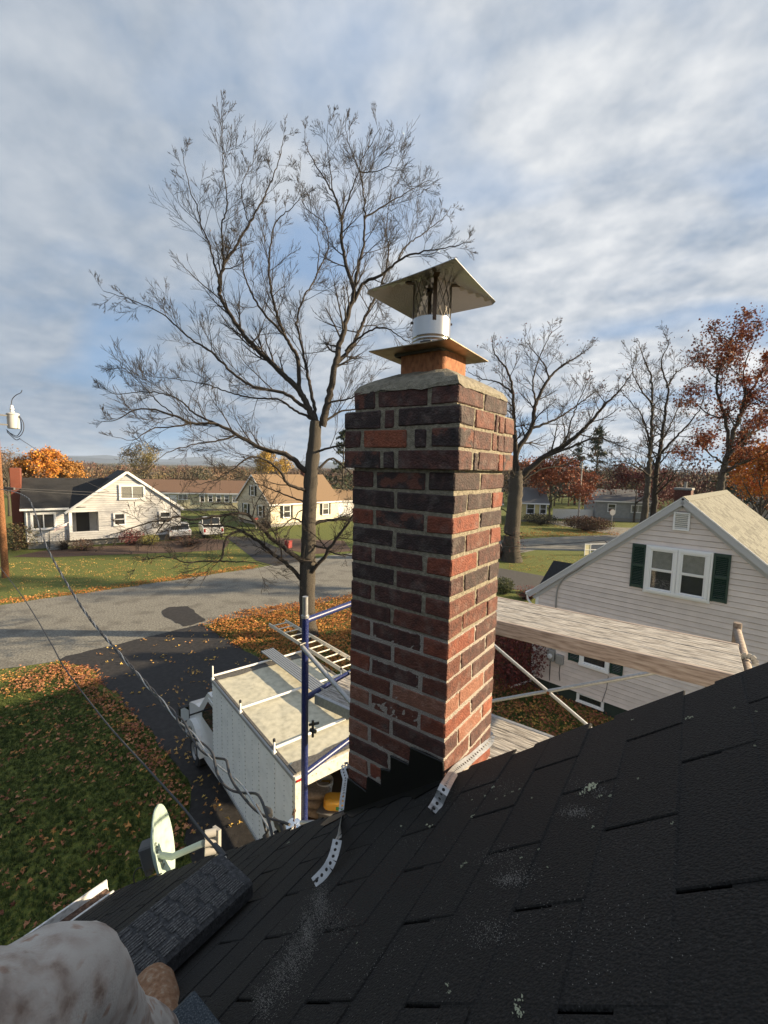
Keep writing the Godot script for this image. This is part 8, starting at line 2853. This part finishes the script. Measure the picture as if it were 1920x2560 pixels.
func build_wood() -> void:
	# the far wood: countless bare and rusty crowns that read as one mass
	var b := MB.new()
	b.use_col = true
	for k in 420:
		var d := Vector3(rng.randfn(0, 1), rng.randfn(0, 1), rng.randfn(0, 1)).normalized() * pow(rng.randf(), 0.4)
		var p := Vector3(d.x * 0.5, 0.62 + d.y * 0.38, d.z * 0.5)
		var u := rand_basis()
		var s := rng.randf_range(0.010, 0.030)
		b.col = Color(1, 1, 1) * rng.randf_range(0.6, 1.35)
		b.tri(p + u * Vector3(-s, 0, 0), p + u * Vector3(s, 0, 0), p + u * Vector3(0, 0, s * 2.2))
	b.col = Color(0.5, 0.5, 0.5)
	b.rod(Vector3(0, 0, 0), Vector3(0, 0.7, 0), 0.018, 5, 0.006)
	var m := b.mesh()
	var xf := []
	var cols := []
	var pal := [Color(0.115, 0.080, 0.055), Color(0.14, 0.09, 0.055), Color(0.10, 0.075, 0.06), Color(0.14, 0.075, 0.045), Color(0.12, 0.10, 0.05), Color(0.11, 0.085, 0.06), Color(0.06, 0.065, 0.04), Color(0.17, 0.12, 0.06), Color(0.13, 0.055, 0.045)]
	for k in 2600:
		var az := deg_to_rad(lerpf(-92.0, 22.0, rng.randf()))
		var R2 := 75.0 + 850.0 * pow(rng.randf(), 1.8)
		var right := az > deg_to_rad(-22.0)
		if R2 < (118.0 if not right else 92.0): continue
		var p := Vector3(sin(az), 0, -cos(az)) * R2
		var hh := rng.randf_range(7.0, 10.5) * (1.0 if R2 < 250 else 1.25)
		if right: hh *= rng.randf_range(0.85, 1.2)
		p.y = -0.8 - R2 * 0.003 if right else -2.2 - minf(R2 * 0.010, 6.0)
		var w := hh * rng.randf_range(0.6, 0.95)
		xf.append(Transform3D(Basis(Vector3.UP, rng.randf() * TAU) * Basis.from_scale(Vector3(w, hh, w)), p))
		cols.append(vary(pal))
	var o := stuff(self, "far_wood", m, xf, mats["dead_leaf"], cols)
	tag(o, "mass of bare brown woods filling the valley towards the hills", "wood")

# ---------- grass and fallen leaves ----------
func inside(poly: PackedVector2Array, p: Vector3) -> bool:
	return Geometry2D.is_point_in_polygon(Vector2(p.x, p.z), poly)

func build_grass() -> void:
	var b := MB.new()
	for k in 9:
		var a := rng.randf() * TAU
		var d := Vector3(cos(a), 0, sin(a))
		var p := d * rng.randf_range(0.0, 0.035)
		var side := Vector3(-d.z, 0, d.x) * 0.0042
		var l := rng.randf_range(0.035, 0.075)
		var lean := d * rng.randf_range(0.005, 0.045)
		b.tri(p - side, p + side, p + Vector3(0, l, 0) + lean)
	var m := b.mesh()
	var xf := []
	var zones := [[Rect2(-17.5, -5.5, 13.8, 12.5), 52000], [Rect2(-17.0, -14.0, 13.5, 8.0), 12000], [Rect2(-5.0, -13.5, 7.0, 9.5), 14000]]
	for z in zones:
		var r: Rect2 = z[0]
		for k in z[1]:
			var p := Vector3(rng.randf_range(r.position.x, r.end.x), 0.0, rng.randf_range(r.position.y, r.end.y))
			if inside(drive_poly, p) or inside(street_poly, p): continue
			if p.x > -3.0 and p.z > -1.2: continue
			var q := project(p)
			if q.x < -250 or q.x > 2100 or q.y > 2700: continue
			xf.append(Transform3D(Basis(Vector3.UP, rng.randf() * TAU) * Basis.from_scale(Vector3(1.2, rng.randf_range(0.7, 1.25), 1.2)), p))
	var o := stuff(self, "grass", m, xf, mats["grass_blade"])
	tag(o, "short lawn grass round the driveway", "grass")

func scatter_leaves(px_poly: Array, n: int, xf: Array, cols: Array, pal: Array, smin: float, smax: float, y: float, clump := 0.0, seedn := 1) -> void:
	var poly := PackedVector2Array()
	for e in px_poly: poly.append(Vector2(e[0], e[1]))
	var gp := ground_poly(px_poly, 0)
	var lo := Vector2(1e9, 1e9)
	var hi := Vector2(-1e9, -1e9)
	for q in gp:
		lo = lo.min(q)
		hi = hi.max(q)
	var fn := noise(seedn, 0.9, 3)
	var made := 0
	var tries := 0
	n = int(n * 0.45)
	while made < n and tries < n * 25:
		tries += 1
		var p := Vector2(rng.randf_range(lo.x, hi.x), rng.randf_range(lo.y, hi.y))
		if not Geometry2D.is_point_in_polygon(p, gp): continue
		if clump > 0.0 and fn.get_noise_2d(p.x, p.y) * 0.5 + 0.5 < rng.randf() * clump: continue
		made += 1
		var s := rng.randf_range(smin, smax) * 0.85
		var tilt := Basis(Vector3.RIGHT, rng.randfn(0, 0.28)) * Basis(Vector3.BACK, rng.randfn(0, 0.28))
		xf.append(Transform3D(Basis(Vector3.UP, rng.randf() * TAU) * tilt * Basis.from_scale(Vector3(s, s * rng.randf_range(0.6, 1.7), s)), Vector3(p.x, y + rng.randf_range(0.0, 0.03), p.y)))
		cols.append(vary(pal))

func build_leaves() -> void:
	var xf := []
	var cols := []
	var tan := [Color(0.36, 0.16, 0.075), Color(0.30, 0.12, 0.05), Color(0.42, 0.20, 0.10), Color(0.24, 0.09, 0.05), Color(0.44, 0.22, 0.06)]
	var gold := [Color(0.46, 0.20, 0.05), Color(0.40, 0.16, 0.045), Color(0.50, 0.26, 0.07), Color(0.32, 0.12, 0.04)]
	var yel := [Color(0.55, 0.36, 0.10), Color(0.48, 0.30, 0.10), Color(0.40, 0.22, 0.08)]
	# lawn on the left: thick along the driveway, thinner further in
	scatter_leaves([[-150, 1690], [160, 1660], [225, 1672], [290, 1745], [390, 1870], [470, 1985], [440, 2200], [280, 2270], [0, 2450], [-250, 2500]], 850, xf, cols, tan, 0.10, 0.19, 0.035, 0.75, 3)
	scatter_leaves([[150, 1655], [230, 1675], [300, 1750], [400, 1880], [480, 1985], [468, 2090], [425, 2090], [420, 1990], [350, 1890], [250, 1780], [170, 1710], [110, 1690]], 700, xf, cols, tan, 0.10, 0.18, 0.04, 0.35, 4)
	scatter_leaves([[20, 1690], [130, 1662], [215, 1675], [240, 1715], [120, 1730], [10, 1740]], 380, xf, cols, tan, 0.10, 0.17, 0.04, 0.5, 5)
	# drift under the big tree
	scatter_leaves([[505, 1562], [600, 1530], [880, 1488], [1000, 1500], [1000, 1660], [800, 1690], [660, 1650], [580, 1608]], 9000, xf, cols, gold, 0.11, 0.19, 0.03, 0.55, 6)
	# driveway
	scatter_leaves([[490, 1566], [190, 1645], [250, 1690], [400, 1865], [470, 1965], [560, 1800], [700, 1690]], 170, xf, cols, yel, 0.10, 0.17, 0.022, 0.0, 7)
	scatter_leaves([[470, 1965], [400, 1865], [455, 1830], [560, 2000], [600, 2150], [470, 2150]], 50, xf, cols, yel, 0.10, 0.17, 0.022, 0.0, 8)
	# side yard between the houses
	scatter_leaves([[1230, 1560], [1330, 1560], [1345, 1715], [1540, 1800], [1460, 1870], [1200, 1960], [1180, 1700]], 4200, xf, cols, [Color(0.30, 0.10, 0.05), Color(0.22, 0.07, 0.04), Color(0.36, 0.16, 0.06), Color(0.40, 0.24, 0.06)], 0.09, 0.16, 0.035, 0.55, 9)
	# along the far kerb, the white house's lawn and the right-hand lawns
	scatter_leaves([[-60, 1508], [300, 1462], [640, 1412], [640, 1421], [300, 1471], [-60, 1522]], 1500, xf, cols, gold, 0.10, 0.17, 0.02, 0.2, 10)
	scatter_leaves([[-60, 1410], [300, 1395], [600, 1375], [620, 1410], [300, 1462], [-60, 1500]], 1500, xf, cols, yel, 0.09, 0.15, 0.03, 0.4, 11)
	scatter_leaves([[1290, 1330], [1540, 1330], [1560, 1339], [1300, 1344]], 900, xf, cols, gold, 0.14, 0.24, 0.02, 0.2, 12)
	scatter_leaves([[1290, 1300], [1440, 1308], [1560, 1330], [1300, 1335]], 900, xf, cols, yel, 0.12, 0.2, 0.03, 0.3, 13)
	scatter_leaves([[1270, 1390], [1480, 1385], [1450, 1440], [1270, 1425]], 700, xf, cols, yel, 0.08, 0.14, 0.03, 0.4, 14)
	var o := stuff(self, "fallen_leaves", litter_mesh, xf, mats["dead_leaf"], cols)
	tag(o, "fallen maple leaves littering the lawns and driveway", "leaves")

func build_all_else() -> void:
	site_materials()
	neigh_materials()
	make_leaf_mesh()
	build_site()
	build_neighbour()
	build_white_house()
	build_pole()
	build_far_houses()
	build_trees()
	build_grass()
	build_leaves()
